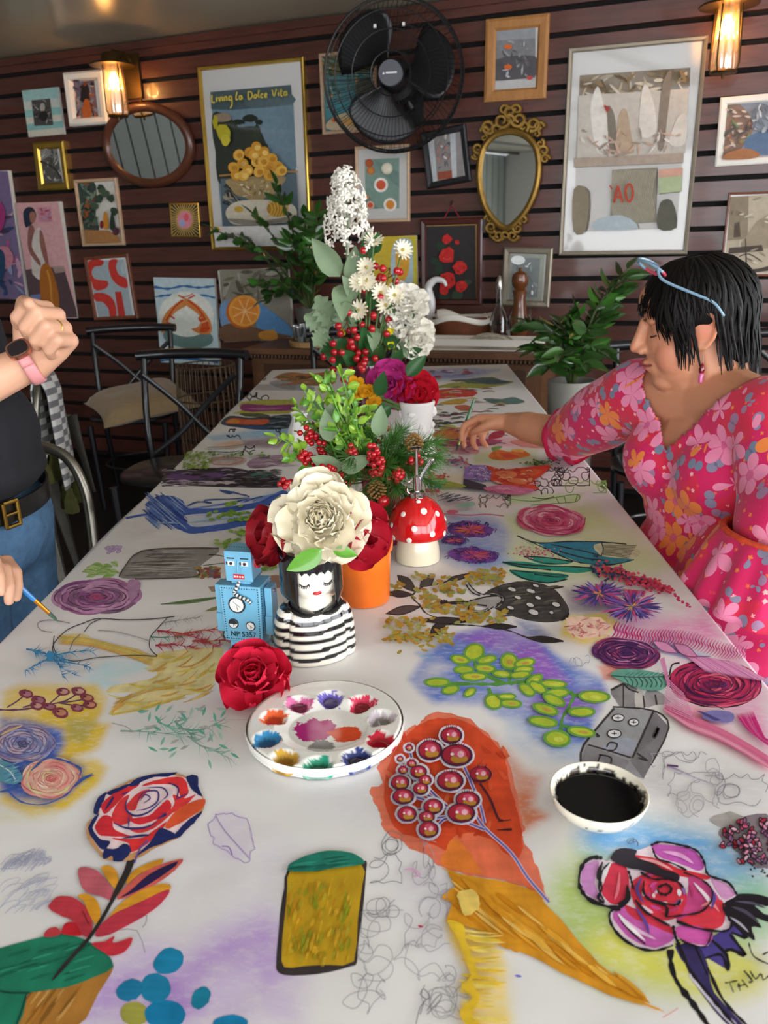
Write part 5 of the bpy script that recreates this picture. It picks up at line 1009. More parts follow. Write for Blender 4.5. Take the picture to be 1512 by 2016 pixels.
# large market picture
p = Pic('wall_picture',w3((680,195),(1245,150),(1190,1060),(633,1072)),'largest pewter framed picture of a fish market on a wide white mount',m_pewter,bw=.02,depth=.03,mount=m_mount,glass=True)
A = p.A;q = w3((725,315),(1188,282),(1130,955),(697,970));A.fill(q,'#a89e90',1)
A.fill(w3((725,315),(1188,282),(1184,360),(722,400)),'#8f7a5e',1);rstrokes(A,w3((725,315),(1188,282),(1182,380),(722,410)),40,('#b8a88c','#6a563e','#c9bfae','#8a7656'),7,40)
A.fill(w3((722,400),(1180,370),(1165,640),(712,660)),'#bfb8ae',1)
for P,c in ((((770,460),(800,360),(830,460),(860,600),(800,640)),'#d8d4cc'),(((840,450),(870,480),(880,620),(850,630)),'#7d7468'),(((880,620),(890,480),(920,460),(940,560),(950,640)),'#b09a82'),(((975,560),(985,380),(1010,360),(1040,460),(1040,560)),'#d5cfc6'),(((1050,600),(1070,360),(1110,300),(1090,500),(1075,620)),'#85796c'),(((1100,600),(1130,500),(1170,480),(1165,600)),'#cfc8be')): A.fill(w3(*P),c,4)
A.fill(w3((700,660),(1160,640),(1158,680),(700,700)),'#a8988a',1);rstrokes(A,w3((720,540),(1165,520),(1160,650),(712,660)),34,('#c9a898','#9a8a7c','#d8cfc6','#b59a8a'),5,30)
A.fill(w3((860,710),(1050,700),(1040,930),(850,940)),'#8f8878',1)
for i in range(26): x = 870+i*7;A.line(w3((x,712),(x-20,820),(x+10,930)),1,'#b8b09c',2)
A.fill(w3((1055,715),(1155,705),(1150,800),(1055,810)),'#aab58e',1);A.fill(w3((1055,710),(1155,700),(1154,735),(1055,742)),'#c89a86',1);A.fill(w3((1060,850),(1110,840),(1130,950),(1050,955)),'#5a584c',3);A.fill(w3((700,790),(760,800),(750,960),(698,965)),'#857a66',3);A.fill(w3((800,920),(900,900),(970,955),(790,962)),'#a8b4ba',3)
for P in (((868,848),(884,776)),((884,776),(904,846)),((874,824),(899,822))): A.line(w3(*P),4.4,'#b4442f',1)
A.line(w3(*[(932+15*math.cos(a),806+36*math.sin(a)) for a in np.linspace(0,6.0,12)]),4.4,'#b4442f',4,closed=True)
A.line(w3((850,775),(860,790)),3,'#b4442f',1);A.fill(w3((825,440),(850,450),(840,470)),'#a04038',3);p.done()
# white framed coast
p = Pic('wall_picture',w3((1308,410),(1590,382),(1580,680),(1295,695)),'white framed painting of a rocky coast village',m_wfr,bw=.03)
A = p.A;q = w3((1330,432),(1570,410),(1560,655),(1320,668));A.fill(q,'#8f949e',1);A.fill(w3((1330,432),(1400,440),(1450,520),(1420,600),(1322,660)),'#8a6f62',3);A.fill(w3((1420,580),(1512,540),(1565,560),(1560,640),(1430,640)),'#5f7390',3);rstrokes(A,w3((1330,440),(1440,450),(1440,600),(1325,650)),40,('#b08a72','#5f5a54','#c9b8a8','#7a8a64','#a86a4a'),5,20);rstrokes(A,w3((1440,430),(1560,420),(1550,560),(1450,560)),20,('#a8aab0','#6f7680','#c4c8cc'),6,30);A.fill(w3((1340,640),(1420,620),(1480,645),(1440,664),(1330,666)),'#a8704a',3);p.done()
# sepia ship
p = Pic('wall_picture',[(1433,381),(1560,374),(1560,545),(1418,543)],'thin brown frame with a sepia drawing of a sailing boat by a quay',m_brwood,bw=.01)
A = p.A;q = [(1439,387),(1553,381),(1553,539),(1425,537)];A.fill(q,'#b9ac96',1);A.fill([(1438,388),(1474,386),(1472,470),(1432,474)],'#8a7c68',1);A.fill([(1446,440),(1456,436),(1458,466),(1444,468)],'#54483c',1);A.fill([(1480,450),(1500,430),(1530,440),(1550,480),(1460,490)],'#9a8c76',3);A.fill([(1436,488),(1500,482),(1503,494),(1434,500)],'#4a4038',1);A.fill([(1440,520),(1470,530),(1512,524),(1550,500),(1540,525),(1490,536),(1445,534)],'#463d36',3);A.line([(1468,470),(1470,528)],2,'#463d36');A.line([(1455,505),(1475,500),(1500,515)],2,'#463d36',3);rstrokes(A,q,26,('#9a8c78','#cfc4b0','#6a5e50'),3,20);p.done()
# red roses on black
p = Pic('wall_picture',[(826,431),(948,429),(949,600),(829,602)],'mahogany frame with red roses painted on black, hung by a red cord',m_dkred,bw=.03,depth=.03)
A = p.A;q = [(836,443),(939,440),(940,594),(838,596)];A.fill(q,'#a8834a',1);q2 = [(839,446),(936,443),(937,592),(841,594)];A.fill(q2,'#332f30',1)
for x,y,r in ((869,487,12),(857,515,11),(908,520,10),(865,530,13),(900,580,14),(875,585,15),(920,555,8),(858,555,8)): A.ell(x,y,r,r*.7,random.choice(('#2c3f30','#364a38')),random.uniform(0,3),9,2)
for x,y,r in ((880,471,10.5),(900,477,4.5),(880,502,16),(905,527,14),(880,553,18),(908,563,12),(874,572,10)):
    A.ell(x,y,r,r*.92,'#c02c2a',random.uniform(0,3),12,r*.16)
    for k in range(7): a = random.uniform(0,6.28);A.line([(x+r*.6*math.cos(a+t),y+r*.55*math.sin(a+t)) for t in (0,.5,1)],r*.18,random.choice(('#e0463a','#8f1c22','#d63a34')),3,2)
p.done()
cw = MB();N_ = WN
cw.tube([onw(874,430,.012),onw(889,404,.012),onw(906,430,.012)],.003,6);cw.build('hanging_cord',mat('red_cord','#8a1f2c',.7),p.root)
MB().tube([onw(889,404,.0),onw(889,396,.02)],.006,8).build('hook',mat('steel','#b8b4ac',.3,metal=1),p.root)
# grey framed photograph
p = Pic('wall_picture',[(989,487),(1088,488),(1080,606),(988,602)],'silver framed misty photograph standing behind the pepper mill',m_pewter,bw=.03,depth=.03,glass=True)
A = p.A;q = [(1003,501),(1072,501),(1066,593),(1002,590)];A.fill(q,'#c9cdc0',1);q = [(1008,508),(1064,508),(1058,586),(1007,584)];A.fill(q,'#a9b0b0',1);rstrokes(A,q,26,('#8a9292','#c4caca','#77807f','#dfe4e4'),5,18);A.ell(1020,512,14,9,'#e9ecec');A.ell(1035,560,12,20,'#6f7676');p.done()
# yellow abstract
p = Pic('wall_picture',[(735,466),(820,464),(822,577),(735,580)],'yellow abstract canvas behind the tall flowers',None,canvas=True,depth=.02)
A = p.A;A.fill(p.quad,'#d3b83e',1);A.fill([(775,480),(805,470),(816,500),(812,560),(790,577),(770,540)],'#b3c6cc',4);A.fill([(780,490),(800,485),(806,520),(798,550),(782,545)],'#e0a83a',4);A.fill([(795,562),(818,560),(820,575),(796,577)],'#d9844a',1);A.line([(814,466),(817,576)],4,'#c4c443',1);p.done()
# ------------------------------------------------------------------ oval mirror and ornate mirror
m_mirror = mat('mirror_glass','#d0d4d4',.02,metal=1)
def wplane(cx,cy,off):
    c = onw(cx,cy,off);pxm = (onw(cx+10,cy,off)-c).length/10;return c,pxm
c = onw(291,287,.03);t = thing('oval_mirror',c-Vector((0,0,.2)),'oval mirror in a brown wooden frame below the wall lamp','mirror')
tl = math.radians(7)   # hangs leaning forward a little
Nm = (WN*math.cos(tl)-Vector((0,0,1))*math.sin(tl)).normalized();Um = Nm.cross(WU).normalized()*-1
if Um.z < 0: Um = -Um
rx,ry = .272,.192
rw = MB();ring = [c+WU*(rx*math.cos(a))+Um*(ry*math.sin(a)) for a in np.linspace(0,2*PI,65)[:-1]]
rw.tube(ring,.026,10,closed=True,ref=Nm);rw.build('frame',mat('mirror_wood','#5a3220',.35,coat=.3,noise=(10,.25)),t)
g = MB();P = [c+Nm*.006+WU*(rx*.95*math.cos(a))+Um*(ry*.94*math.sin(a)) for a in np.linspace(0,2*PI,49)[:-1]];g.prism(P,-Nm*.008);g.build('mirror_glass',m_mirror,t,smooth=False)
MB().tube([c+Um*ry+Nm*.005,c+Um*(ry+.05)-Nm*.02],.006,8).build('hook',mat('brass_dark','#8a6a3a',.35,metal=1),t)
# ornate
c = onw(1005,340,.03);u = WU;v = Vector((0,0,1));N = WN
sc = (onw(1015,340,.03)-c).length/10/2.1236*1.0
t = thing('ornate_mirror',c-v*.35,'egg shaped mirror in an ornate antique gilt frame with scrolls','mirror');m_og = mat('antique_gilt','#8f6f34',.42,metal=.75,noise=(30,.3),bump=(60,.5))
def E(zx,zy,d=0): x,y = one(w3,zx,zy);return onw(x,y,.03+d)
out = spline([(430,555),(490,570),(535,620),(548,700),(535,790),(500,870),(450,930),(415,948),(375,925),(330,860),(308,770),(308,690),(325,620),(370,570)],6,True)
MB().prism([E(x,y,.004) for x,y in out],-N*.012).build('mirror_glass',m_mirror,t,smooth=False)
fr = MB();fr.tube([E(430+(x-428)*1.03,750+(y-750)*1.03,.006) for x,y in out],.016,8,closed=True,ref=N);fr.build('frame',m_og,t)
def scroll(mb,x,y,r,turns,a0,s_,th):
    P = [];n = int(18*turns)
    for i in range(n): k = i/n;a = a0+s_*k*turns*2*PI;rr = r*(1-.78*k);P.append(E(x+rr*math.cos(a),y+rr*math.sin(a),.008))
    mb.tube(P,[th*(1-.45*i/n) for i in range(n)],6,ref=N)
def scrolls(name,L):
    mb = MB()
    for a in L: scroll(mb,*a)
    mb.build(name,m_og,t)
scrolls('crest',[(400,505,34,1.3,0,1,.012),(470,500,34,1.3,PI,-1,.012),(435,468,26,1.2,PI/2,1,.011),(410,460,22,1.2,0,-1,.010),(462,458,22,1.2,PI,1,.010),(345,530,30,1.4,1,1,.012),(530,520,30,1.4,2,-1,.012),(330,548,20,1.2,3,1,.01),(555,530,22,1.2,0,-1,.01),(380,540,22,1.2,2,1,.011),(490,530,24,1.2,1,-1,.011),(435,500,20,1.2,4,1,.01),(545,560,16,1.1,4,1,.009),(325,575,16,1.1,5,1,.009)])
scrolls('side_ornament',[(300,620,22,1.3,1,1,.01),(292,650,18,1.3,3,-1,.009)]);scrolls('side_ornament',[(575,630,24,1.3,2,1,.01),(580,665,20,1.3,0,-1,.009),(560,600,18,1.2,5,1,.009)])
scrolls('base_ornament',[(355,950,24,1.3,1,1,.011),(385,985,24,1.3,3,-1,.011),(445,985,24,1.3,0,1,.011),(490,920,20,1.3,2,1,.01),(465,955,20,1.3,4,-1,.01),(415,985,20,1.2,2,1,.01),(345,915,18,1.2,3,1,.009),(360,980,18,1.2,5,1,.009)])
# ------------------------------------------------------------------ wall lamps
m_brz = mat('bronze_lamp','#5a4526',.45,metal=.85,noise=(12,.3));m_lglass = mat('ribbed_glass','#fff0e0',.06,trans=1,ior=1.15)
def rib_glass():
    m = bpy.data.materials.new('ribbed_lamp_glass');m.use_nodes = True;nt = m.node_tree;nt.nodes.clear()
    o = nt.nodes.new('ShaderNodeOutputMaterial');tr = nt.nodes.new('ShaderNodeBsdfTransparent');tr.inputs[0].default_value = (1,.93,.86,1)
    g = nt.nodes.new('ShaderNodeBsdfGlossy');g.inputs['Roughness'].default_value = .15;tl_ = nt.nodes.new('ShaderNodeBsdfTranslucent');tl_.inputs[0].default_value = (1,.82,.68,1)
    a = nt.nodes.new('ShaderNodeMixShader');a.inputs[0].default_value = .16;b_ = nt.nodes.new('ShaderNodeMixShader');b_.inputs[0].default_value = .3
    nt.links.new(tr.outputs[0],a.inputs[1]);nt.links.new(tl_.outputs[0],a.inputs[2]);nt.links.new(a.outputs[0],b_.inputs[1]);nt.links.new(g.outputs[0],b_.inputs[2]);nt.links.new(b_.outputs[0],o.inputs[0]);return m
m_rg = rib_glass();m_bulb = mat('bulb_glow','#ffb050',.3,emit=('#ffb04a',30))
def wall_lamp(px,pytop,pybot,label):
    off = .17;top = onw(px[0],pytop,off);bot = onw(px[1],pybot,off);L = (top-bot).length;c = Vector((top.x,top.y,0));zt = top.z;zb = zt-L
    t = thing('wall_lamp',(c.x,c.y,zb-.03),label,'lamp','caged wall lamps')
    g = MB();n = 56;prof = [(.038,zt),(.040,zt-.03),(.046,zt-L*.6),(.050,zb+.01),(.047,zb)]
    g.lathe(prof,n,c,fn=lambda q,a: (q.x*(1+.035*math.cos(a*14)),q.y*(1+.035*math.cos(a*14)),q.z),capb=False);g.build('glass_shade',m_rg,t)
    h = MB();h.lathe([(.115,zt-.004),(.118,zt),(.11,zt+.006),(.06,zt+.018),(.05,zt+.05),(.045,zt+.055),(0,zt+.055)],40,c);h.build('cap',m_brz,t)
    cg = MB()
    for k in range(4):
        a = PI/4+k*PI/2;e = Vector((math.cos(a),math.sin(a),0));cg.tube([c+e*.056+Vector((0,0,zt)),c+e*.062+Vector((0,0,zt-L*.6)),c+e*.064+Vector((0,0,zb+.02)),c+e*.05+Vector((0,0,zb-.008))],.0035,6)
    cg.build('cage',m_brz,t)
    r = MB();r.lathe([(.0,zb-.012),(.05,zb-.012),(.055,zb-.006),(.05,zb),(.0,zb)],32,c);r.tube([c+Vector((0,0,zb-.012)),c+Vector((0,0,zb-.03))],.006,8);r.build('bottom_ring',m_brz,t)
    b_ = MB();b_.lathe([(.0,zt-.105),(.018,zt-.1),(.026,zt-.082),(.024,zt-.065),(.014,zt-.045),(.012,zt-.03)],20,c);b_.build('bulb',m_bulb,t)
    s_ = MB();s_.lathe([(.016,zt-.035),(.017,zt),(.0,zt)],16,c);s_.build('socket',m_brz,t)
    wb_ = c-WN*off
    br = MB();br.tube(spline([c+Vector((0,0,zt+.05)),c+Vector((0,0,zt+.07))-WN*.03,wb_+WN*.03+Vector((0,0,zt+.06)),wb_+Vector((0,0,zt+.0))],6),.011,10);br.build('bracket',m_brz,t)
    bp = MB();o_ = wb_+Vector((0,0,zt-.03));bp.prism([o_+WU*x+Vector((0,0,z)) for x,z in ((-.055,-.11),(.055,-.11),(.055,.11),(-.055,.11))],WN*.016);bp.build('wall_plate',m_brz,t,smooth=False)
    l = bpy.data.lights.new('bulb_light','POINT');l.energy = 6;l.color = (1,.58,.22);l.shadow_soft_size = .03
    lo = bpy.data.objects.new('bulb_light',l);COL.objects.link(lo);lo.location = c+Vector((0,0,zt-.082))
    return t
wall_lamp((221,232),128,226,'glowing caged wall lamp hung between the white box frame and the oval mirror')
wall_lamp((1436,1434),10,138,'glowing caged wall lamp beside the largest framed picture')
# ------------------------------------------------------------------ fan
m_fan = mat('fan_black','#17171a',.4);m_fgrey = mat('fan_badge','#3c3e46',.35);m_wire = mat('fan_wire','#101012',.4)
c = onw(774,150,.30);t = thing('wall_fan',c-Vector((0,0,.4)),'large black wall fan with a round wire cage','fan')
fd = (CAM-c);fd.z = fd.z*.3;fd = (fd.normalized()*.75+WN*.4).normalized()
fx = fd.cross(Vector((0,0,1))).normalized();fx = -fx;fy = fd.cross(fx).normalized()
if fy.z < 0: fy = -fy
RF = .318
def FP(r,a,d): return c+fx*(r*math.cos(a))+fy*(r*math.sin(a))+fd*d
cg = MB()
for r,d,th in ((RF,0,.006),(RF*.97,.035,.0028),(RF*.8,.075,.0028),(RF*.55,.09,.0026),(RF*.28,.095,.003),(RF*.97,-.035,.0028),(RF*.7,-.075,.0028),(RF*.35,-.085,.003)):
    cg.tube([FP(r,a,d) for a in np.linspace(0,2*PI,49)[:-1]],th,5,closed=True,ref=fd)
for k in range(84):
    a = 2*PI*k/84;cg.tube([FP(RF*.28,a+.12,.095),FP(RF*.55,a+.1,.09),FP(RF*.8,a+.05,.075),FP(RF*.97,a,.035),FP(RF,a,0)],.0011,4,cap=False)
    if k % 2 == 0: cg.tube([FP(RF*.3,a-.1,-.085),FP(RF*.7,a,-.075),FP(RF*.97,a,-.035),FP(RF,a,0)],.0011,4,cap=False)
cg.build('cage',m_wire,t)
for k in range(3):
    a0 = 2.1+k*2*PI/3;bl = MB()
    def bf(u_,v_):
        r = RF*(.18+.72*u_);wd_ = .35+.62*math.sin(min(1,u_*1.15)*PI*.62);a = a0+(v_-.5)*wd_*1.55+.25*u_;rr = r*(1-.16*(2*abs(v_-.5))**2*u_)
        return FP(rr,a,.03-(v_-.5)*.11*(.6+.4*u_))
    bl.grid(bf,10,10);o = bl.build('blade',m_fan,t);so = o.modifiers.new('thick','SOLIDIFY');so.thickness = .003
hb = MB();hb.lathe([(0,.105),(.045,.104),(.056,.098),(.06,.085),(.062,.02),(.06,-.1),(.09,-.11),(.095,-.2),(.06,-.26),(0,-.26)][::-1],32,(0,0,0),capb=False)
hb.v = [tuple(c+fx*x+fy*y+fd*z) for x,y,z in hb.v];hb.build('motor_housing',m_fan,t)
bg_ = MB();bg_.prism([FP(.052,a,.105) for a in np.linspace(0,2*PI,33)[:-1]],fd*.003);bo = bg_.build('badge',m_fgrey,t,smooth=False)
bt = MB();bt.prism([c+fd*.1085+fx*x+fy*y for x,y in ((-.02,-.003),(.03,-.003),(.03,.004),(-.02,.004))],fd*.0006);bt.prism([c+fd*.1085+fx*x+fy*y for x,y in ((-.035,-.005),(-.024,-.005),(-.029,.006))],fd*.0006);bt.build('badge_print',mat('badge_white','#cfd2d6',.5),bo,smooth=False)
bk = MB();wq = c-WN*.3;bk.tube([c-fd*.2,wq+WN*.05-Vector((0,0,.1)),wq-Vector((0,0,.1))],.02,8);bk.box(wq+WN*.01-Vector((0,0,.1)),(.1,.03,.16),R=Matrix.Rotation(-WA,3,'Z'));bk.build('wall_bracket',m_fan,t)
kn = MB()
for a in (1.9,1.25): kn.box(FP(RF*.62,a,.088),(.012,.012,.014))
kn.build('cage_clip',mat('clip_white','#cfcfcf',.4),t)
# ------------------------------------------------------------------ sideboard
m_side = mat('carved_oak','#6f4a30',.5,noise=(10,.3),bump=(20,.2));m_sdark = mat('carved_oak_dark','#4d3220',.5,noise=(10,.3))
t = thing('sideboard',wpt(-.38,.23,0),'carved wooden sideboard against the slatted wall behind the table','sideboard');SZ = .78
MB().wbox(-1.13,.38,.02,.43,.08,SZ-.03).build('body',m_side,t,smooth=False)
MB().wbox(-1.16,.41,.01,.47,SZ-.028,SZ).build('top',m_side,t,smooth=False)
mo = MB()
for k in range(78): mo.ell(wpt(-1.15+k*.02,.465,SZ-.04),(.009,.009,.012),6,4)
mo.build('carved_edge',m_sdark,t)
for k in range(3):
    a = -1.1+k*.5;d = MB();d.wbox(a,a+.46,.43,.445,.58,.73);dr = d.build('drawer',m_side,t,smooth=False)
    MB().wbox(a+.05,a+.41,.445,.452,.61,.70).build('panel',m_sdark,dr,smooth=False)
    MB().ell(wpt(a+.23,.462,.655),.013,10,6).build('knob',m_gold,dr)
    d = MB();d.wbox(a,a+.46,.43,.445,.12,.55);dr = d.build('door',m_side,t,smooth=False);MB().wbox(a+.06,a+.40,.445,.452,.18,.49).build('panel',m_sdark,dr,smooth=False)
for u_ in (-1.1,.35):
    for w_ in (.05,.4): MB().tube([wpt(u_,w_,0),wpt(u_,w_,.08)],.025,8).build('foot',m_sdark,t)
def sb(px,py,dz=0): p = onz(px,py,SZ);return Vector((p.x,p.y,SZ+dz))
# tray with tumblers
m_clear = bpy.data.materials.new('clear_glass');m_clear.use_nodes = True
_nt = m_clear.node_tree;_nt.nodes.clear();_o = _nt.nodes.new('ShaderNodeOutputMaterial');_t = _nt.nodes.new('ShaderNodeBsdfTransparent');_t.inputs[0].default_value = (.9,.92,.92,1);_g = _nt.nodes.new('ShaderNodeBsdfGlossy');_g.inputs['Roughness'].default_value = .06
_f = _nt.nodes.new('ShaderNodeLayerWeight');_f.inputs[0].default_value = .55;_x = _nt.nodes.new('ShaderNodeMixShader');_nt.links.new(_f.outputs['Facing'],_x.inputs[0]);_nt.links.new(_t.outputs[0],_x.inputs[1]);_nt.links.new(_g.outputs[0],_x.inputs[2]);_nt.links.new(_x.outputs[0],_o.inputs[0])
c = wpt(-.80,.30,SZ);tr = MB().lathe([(.14,0),(.15,.004),(.155,.03),(.148,.032),(.143,.012),(0,.012)],40,c).build('serving_tray',mat('tray_wood','#c9a06a',.45,noise=(9,.15)));tag(tr,'round pale wooden tray holding tumblers on the sideboard','tray')
gm = MB().lathe([(0,.004),(.026,0),(.03,.003),(.037,.09),(.035,.09),(.028,.01),(0,.01)],20,(0,0,0),capb=False).mesh('tumbler',m_clear)
def solo(name,me,loc,label,cat,group=None,rz=0,sc=1):
    o = bpy.data.objects.new(name,me);COL.objects.link(o);o.location = loc;o.rotation_euler = (0,0,rz);o.scale = (sc,sc,sc);return tag(o,label,cat,group)
for k in range(9):
    a = k*2*PI/8 if k < 8 else 0;r = .1 if k < 8 else 0
    solo('tumbler',gm,c+Vector((r*math.cos(a),r*math.sin(a),.0125)),'clear glass tumbler on the round wooden tray','glass','tumblers on the wooden tray')
for x,y in ((877,663),(905,664)): solo('small_glass',gm,sb(x,y)+WN*-.03,'short clear glass in front of the napkin basket','glass','small glasses by the napkin basket',0,.72)
# white enamel tray
t = thing('enamel_tray',wpt(.05,.36,SZ),'long white enamel tray along the front of the sideboard','tray')
u0,u1 = -.34,.36
MB().wbox(u0,u1,.26,.40,SZ+.001,SZ+.006).build('base',m_wfr,t,smooth=False)
fr = MB();fr.prism([wpt(u_,.40,SZ+z) for u_,z in ((u0,0),(u0,.055),(u1,.055),(u1,0),(u1-.04,0),(u1-.07,.018),(u1-.1,.022),(u0+.1,.022),(u0+.07,.018),(u0+.04,0))],WN*.006);fr.build('front_wall',m_wfr,t,smooth=False)
MB().wbox(u0,u1,.255,.26,SZ,SZ+.055).build('back_wall',m_wfr,t,smooth=False)
for u_ in (u0,u1): MB().wbox(u_-.003,u_+.003,.26,.40,SZ,SZ+.055).build('end_wall',m_wfr,t,smooth=False)
# napkin basket
c = wpt(-.075,.15,SZ);t = thing('napkin_basket',c,'brown oval basket lined with a white napkin below the rose picture','basket')
MB().lathe([(.10,0),(.112,.04),(.125,.125),(.13,.135),(.122,.135),(.1,.02),(0,.02)],32,c,sx=1.15,sy=.72).build('bowl',mat('terracotta_brown','#6e3c22',.55,noise=(20,.25)),t)
nk = MB();nk.lathe([(.1,.125),(.122,.133),(.137,.137),(.14,.115),(.134,.11)],40,c,sx=1.15,sy=.72,fn=lambda q,a: (q.x,q.y,q.z+.014*math.sin(a*3+1)),capb=False)
nk.grid(lambda a,b_: c+Vector(((a-.5)*.25,(b_-.5)*.13,(.14)+.035*math.sin(a*5+b_*2)*math.sin(b_*PI))),12,8);nk.build('napkin',mat('linen_white','#e8e4da',.85),t)
# bottles, pepper mill
def bottle(u_,w_,h,col,label):
    c = wpt(u_,w_,SZ);t = thing('glass_bottle',c,label,'bottle');s_ = h/.26
    MB().lathe([(0,0),(.032,0),(.034,.01),(.034,.1),(.026,.125),(.012,.15),(.011,.21),(.014,.212),(.014,.222),(.01,.222)],20,Vector((0,0,0)),capb=False).build('bottle_body',col,t,world=False).scale = (s_,s_,s_)
    MB().lathe([(.012,.21),(.014,.215),(.012,.245),(.004,.262),(0,.262)],12).build('pourer',mat('steel','#b8b4ac',.3,metal=1),t,world=False).scale = (s_,s_,s_)
bottle(.125,.2,.33,m_clear,'clear oil bottle with a metal pourer left of the pepper mill');bottle(.19,.09,.33,m_clear,'clear glass bottle standing behind the pepper mill')
c = wpt(.225,.2,SZ);t = thing('pepper_mill',c,'tall turned wooden pepper mill on the sideboard','pepper mill');m_mill = mat('mill_wood','#6a3a1a',.25,coat=.5,noise=(14,.2))
MB().lathe([(0,0),(.034,0),(.035,.035),(.03,.04),(.031,.045),(.034,.06),(.033,.1),(.025,.14),(.022,.17),(.026,.2),(.022,.205),(0,.206)],28,c,capb=False).build('body',m_mill,t)
MB().lathe([(.018,.206),(.028,.222),(.031,.24),(.026,.26),(.012,.27),(.006,.272),(.007,.28),(0,.284)],24,c,capb=False).build('head',m_mill,t)
t.scale = (1.3,1.3,1.3)
# rope bundle, tissue, cork, swan
c = wpt(.12,.33,SZ+.0065);rp = MB()
for k in range(6):
    r = .03+.012*k;rp.tube([c+WU*(r*1.1*math.cos(a)+.015*math.sin(k*2))+WN*(.4*r*math.sin(a))+Vector((0,0,.012+.007*k*(1+.4*math.sin(2*a+k)))) for a in np.linspace(0,2*PI,25)[:-1]],.0065,6,closed=True)
o = rp.build('rope_bundle',mat('rope','#b9b2a0',.8,noise=(60,.3)));tag(o,'grey white rope coiled in the enamel tray','rope')
tm = MB();tm.ell((0,0,0),(.03,.026,.018),14,10);tm.v = [tuple(Vector(q)*(1+.35*pnoise(Vector(q)*60))) for q in tm.v];c = sb(963,686);tm.v = [(x+c.x,y+c.y,z+c.z+.018) for x,y,z in tm.v]
tag(tm.build('crumpled_tissue',m_mount),'crumpled white tissue on the front edge of the sideboard','tissue')
sw = MB();c = wpt(-.26,.10,SZ);sw.tube(spline([c+Vector((0,0,0)),c+Vector((0,0,.1)),c+WU*.01+Vector((0,0,.2)),c-WU*.005+Vector((0,0,.27)),c+WU*.03+Vector((0,0,.31)),c+WU*.075+Vector((0,0,.305)),c+WU*.09+Vector((0,0,.28))],5),[.03,.028,.026,.026,.025,.024,.023,.023,.022,.022,.022,.022,.022,.022,.021,.021,.02,.02,.02,.018,.017,.016,.015,.014,.013,.012,.011,.01,.009,.008,.006],12)
tag(sw.build('ceramic_swan',mat('glazed_white','#dcdcdc',.2,coat=.5)),'white curved ceramic swan neck beside the rose picture','ornament')
# ------------------------------------------------------------------ leaf meshes and zz plants
def leaf_mesh(name,m,L,W,cup=.15,curl=.1,col=None,fold=.2):
    mb = MB();prof = lambda t: math.sin(PI*min(1,t**.8))**.8*(1-.15*t) if 0 < t < 1 else 0
    def f(a,b_): w_ = W/2*prof(a)*(2*b_-1);return Vector((w_,abs(2*b_-1)**1.3*prof(a)*W*fold-curl*L*a*a*0,L*a)) + Vector((0,-curl*L*a*a,0))
    mb.grid(f,6,4,col);return mb.mesh(name,m,smooth=60)
m_zz = mat('zz_leaf','#2c4f1e',.3,coat=.4,noise=(20,.3));m_zz2 = mat('zz_leaf_light','#3f7029',.3,coat=.4,noise=(20,.2));m_stem = mat('plant_stem','#3c4a22',.6)
zzl = [leaf_mesh('leaf',m_zz,.085,.04),leaf_mesh('leaf',m_zz2,.075,.036)]
def zz(root,base,tips,n=9,lw=1.0):
    b0 = Vector(base);ro = root.location
    for tp in tips:
        tp = Vector(tp);mid = (b0+tp)/2+Vector((0,0,.08));P = [Vector(q) for q in spline([b0,mid,tp],10)]
        MB().tube(P,[.007*(1-.6*i/len(P)) for i in range(len(P))],6).build('stem',m_stem,root)
        for k in range(n*2):
            i = int(len(P)*(.28+.7*(k//2)/n));i = min(i,len(P)-2);d = (P[i+1]-P[i]).normalized();x,y = frame_of(d);s_ = 1 if k % 2 else -1
            dr = (d*.55+x*s_*.8+y*random.uniform(-.5,.5));inst('leaf',zzl[random.random() < .3],root,aim(P[i]-ro,dr,random.uniform(0,6),(lw*random.uniform(.85,1.2),)*3))
        inst('leaf',zzl[0],root,aim(P[-1]-ro,d,0))
c = wpt(-.93,.10,SZ);t = thing('zinc_pot',c,'grey zinc pot behind the tumblers on the sideboard','pot')
MB().lathe([(0,0),(.065,0),(.085,.17),(.088,.175),(.08,.175),(.07,.15),(0,.15)],28,c,capb=False).build('pot_body',mat('zinc','#77756f',.5,metal=.4,noise=(12,.25)),t)
pl = thing('zz_plant',c+Vector((0,0,.15)),'dark green leafy plant in the zinc pot in front of the lemon poster','plant')
zz(pl,c+Vector((0,0,.15)),[onw(x,y,.26) for x,y in ((418,450),(500,425),(470,470),(545,365),(600,430),(625,420),(620,500),(500,560),(520,590),(570,470),(640,520))],8,1.05)
c = aty(1126,748,3.3);c = Vector((c.x,c.y,0));zt = aty(1126,748,3.3).z
t = thing('planter',c,'grey cylindrical floor planter beside the sideboard','pot')
MB().lathe([(0,0),(.075,0),(.085,.02),(.095,zt),(.087,zt),(.082,zt-.04),(0,zt-.04)],32,c,capb=False).build('pot_body',mat('planter_grey','#8f8d84',.6,noise=(9,.12)),t)
pl = thing('zz_plant',c+Vector((0,0,zt-.04)),'glossy dark green plant in the grey floor planter beside the woman','plant')
zz(pl,c+Vector((0,0,zt-.04)),[aty(x,y,Y) for x,y,Y in ((1040,635,3.4),(1075,655,3.15),(1100,635,3.4),(1130,620,3.3),(1160,650,3.1),(1190,620,3.4),(1055,690,3.2),(1105,700,3.0),(1200,570,3.45),(1225,560,3.5),(1150,715,3.0),(1235,530,3.5),(1080,720,3.05),(1180,690,3.1))],7,1.1)
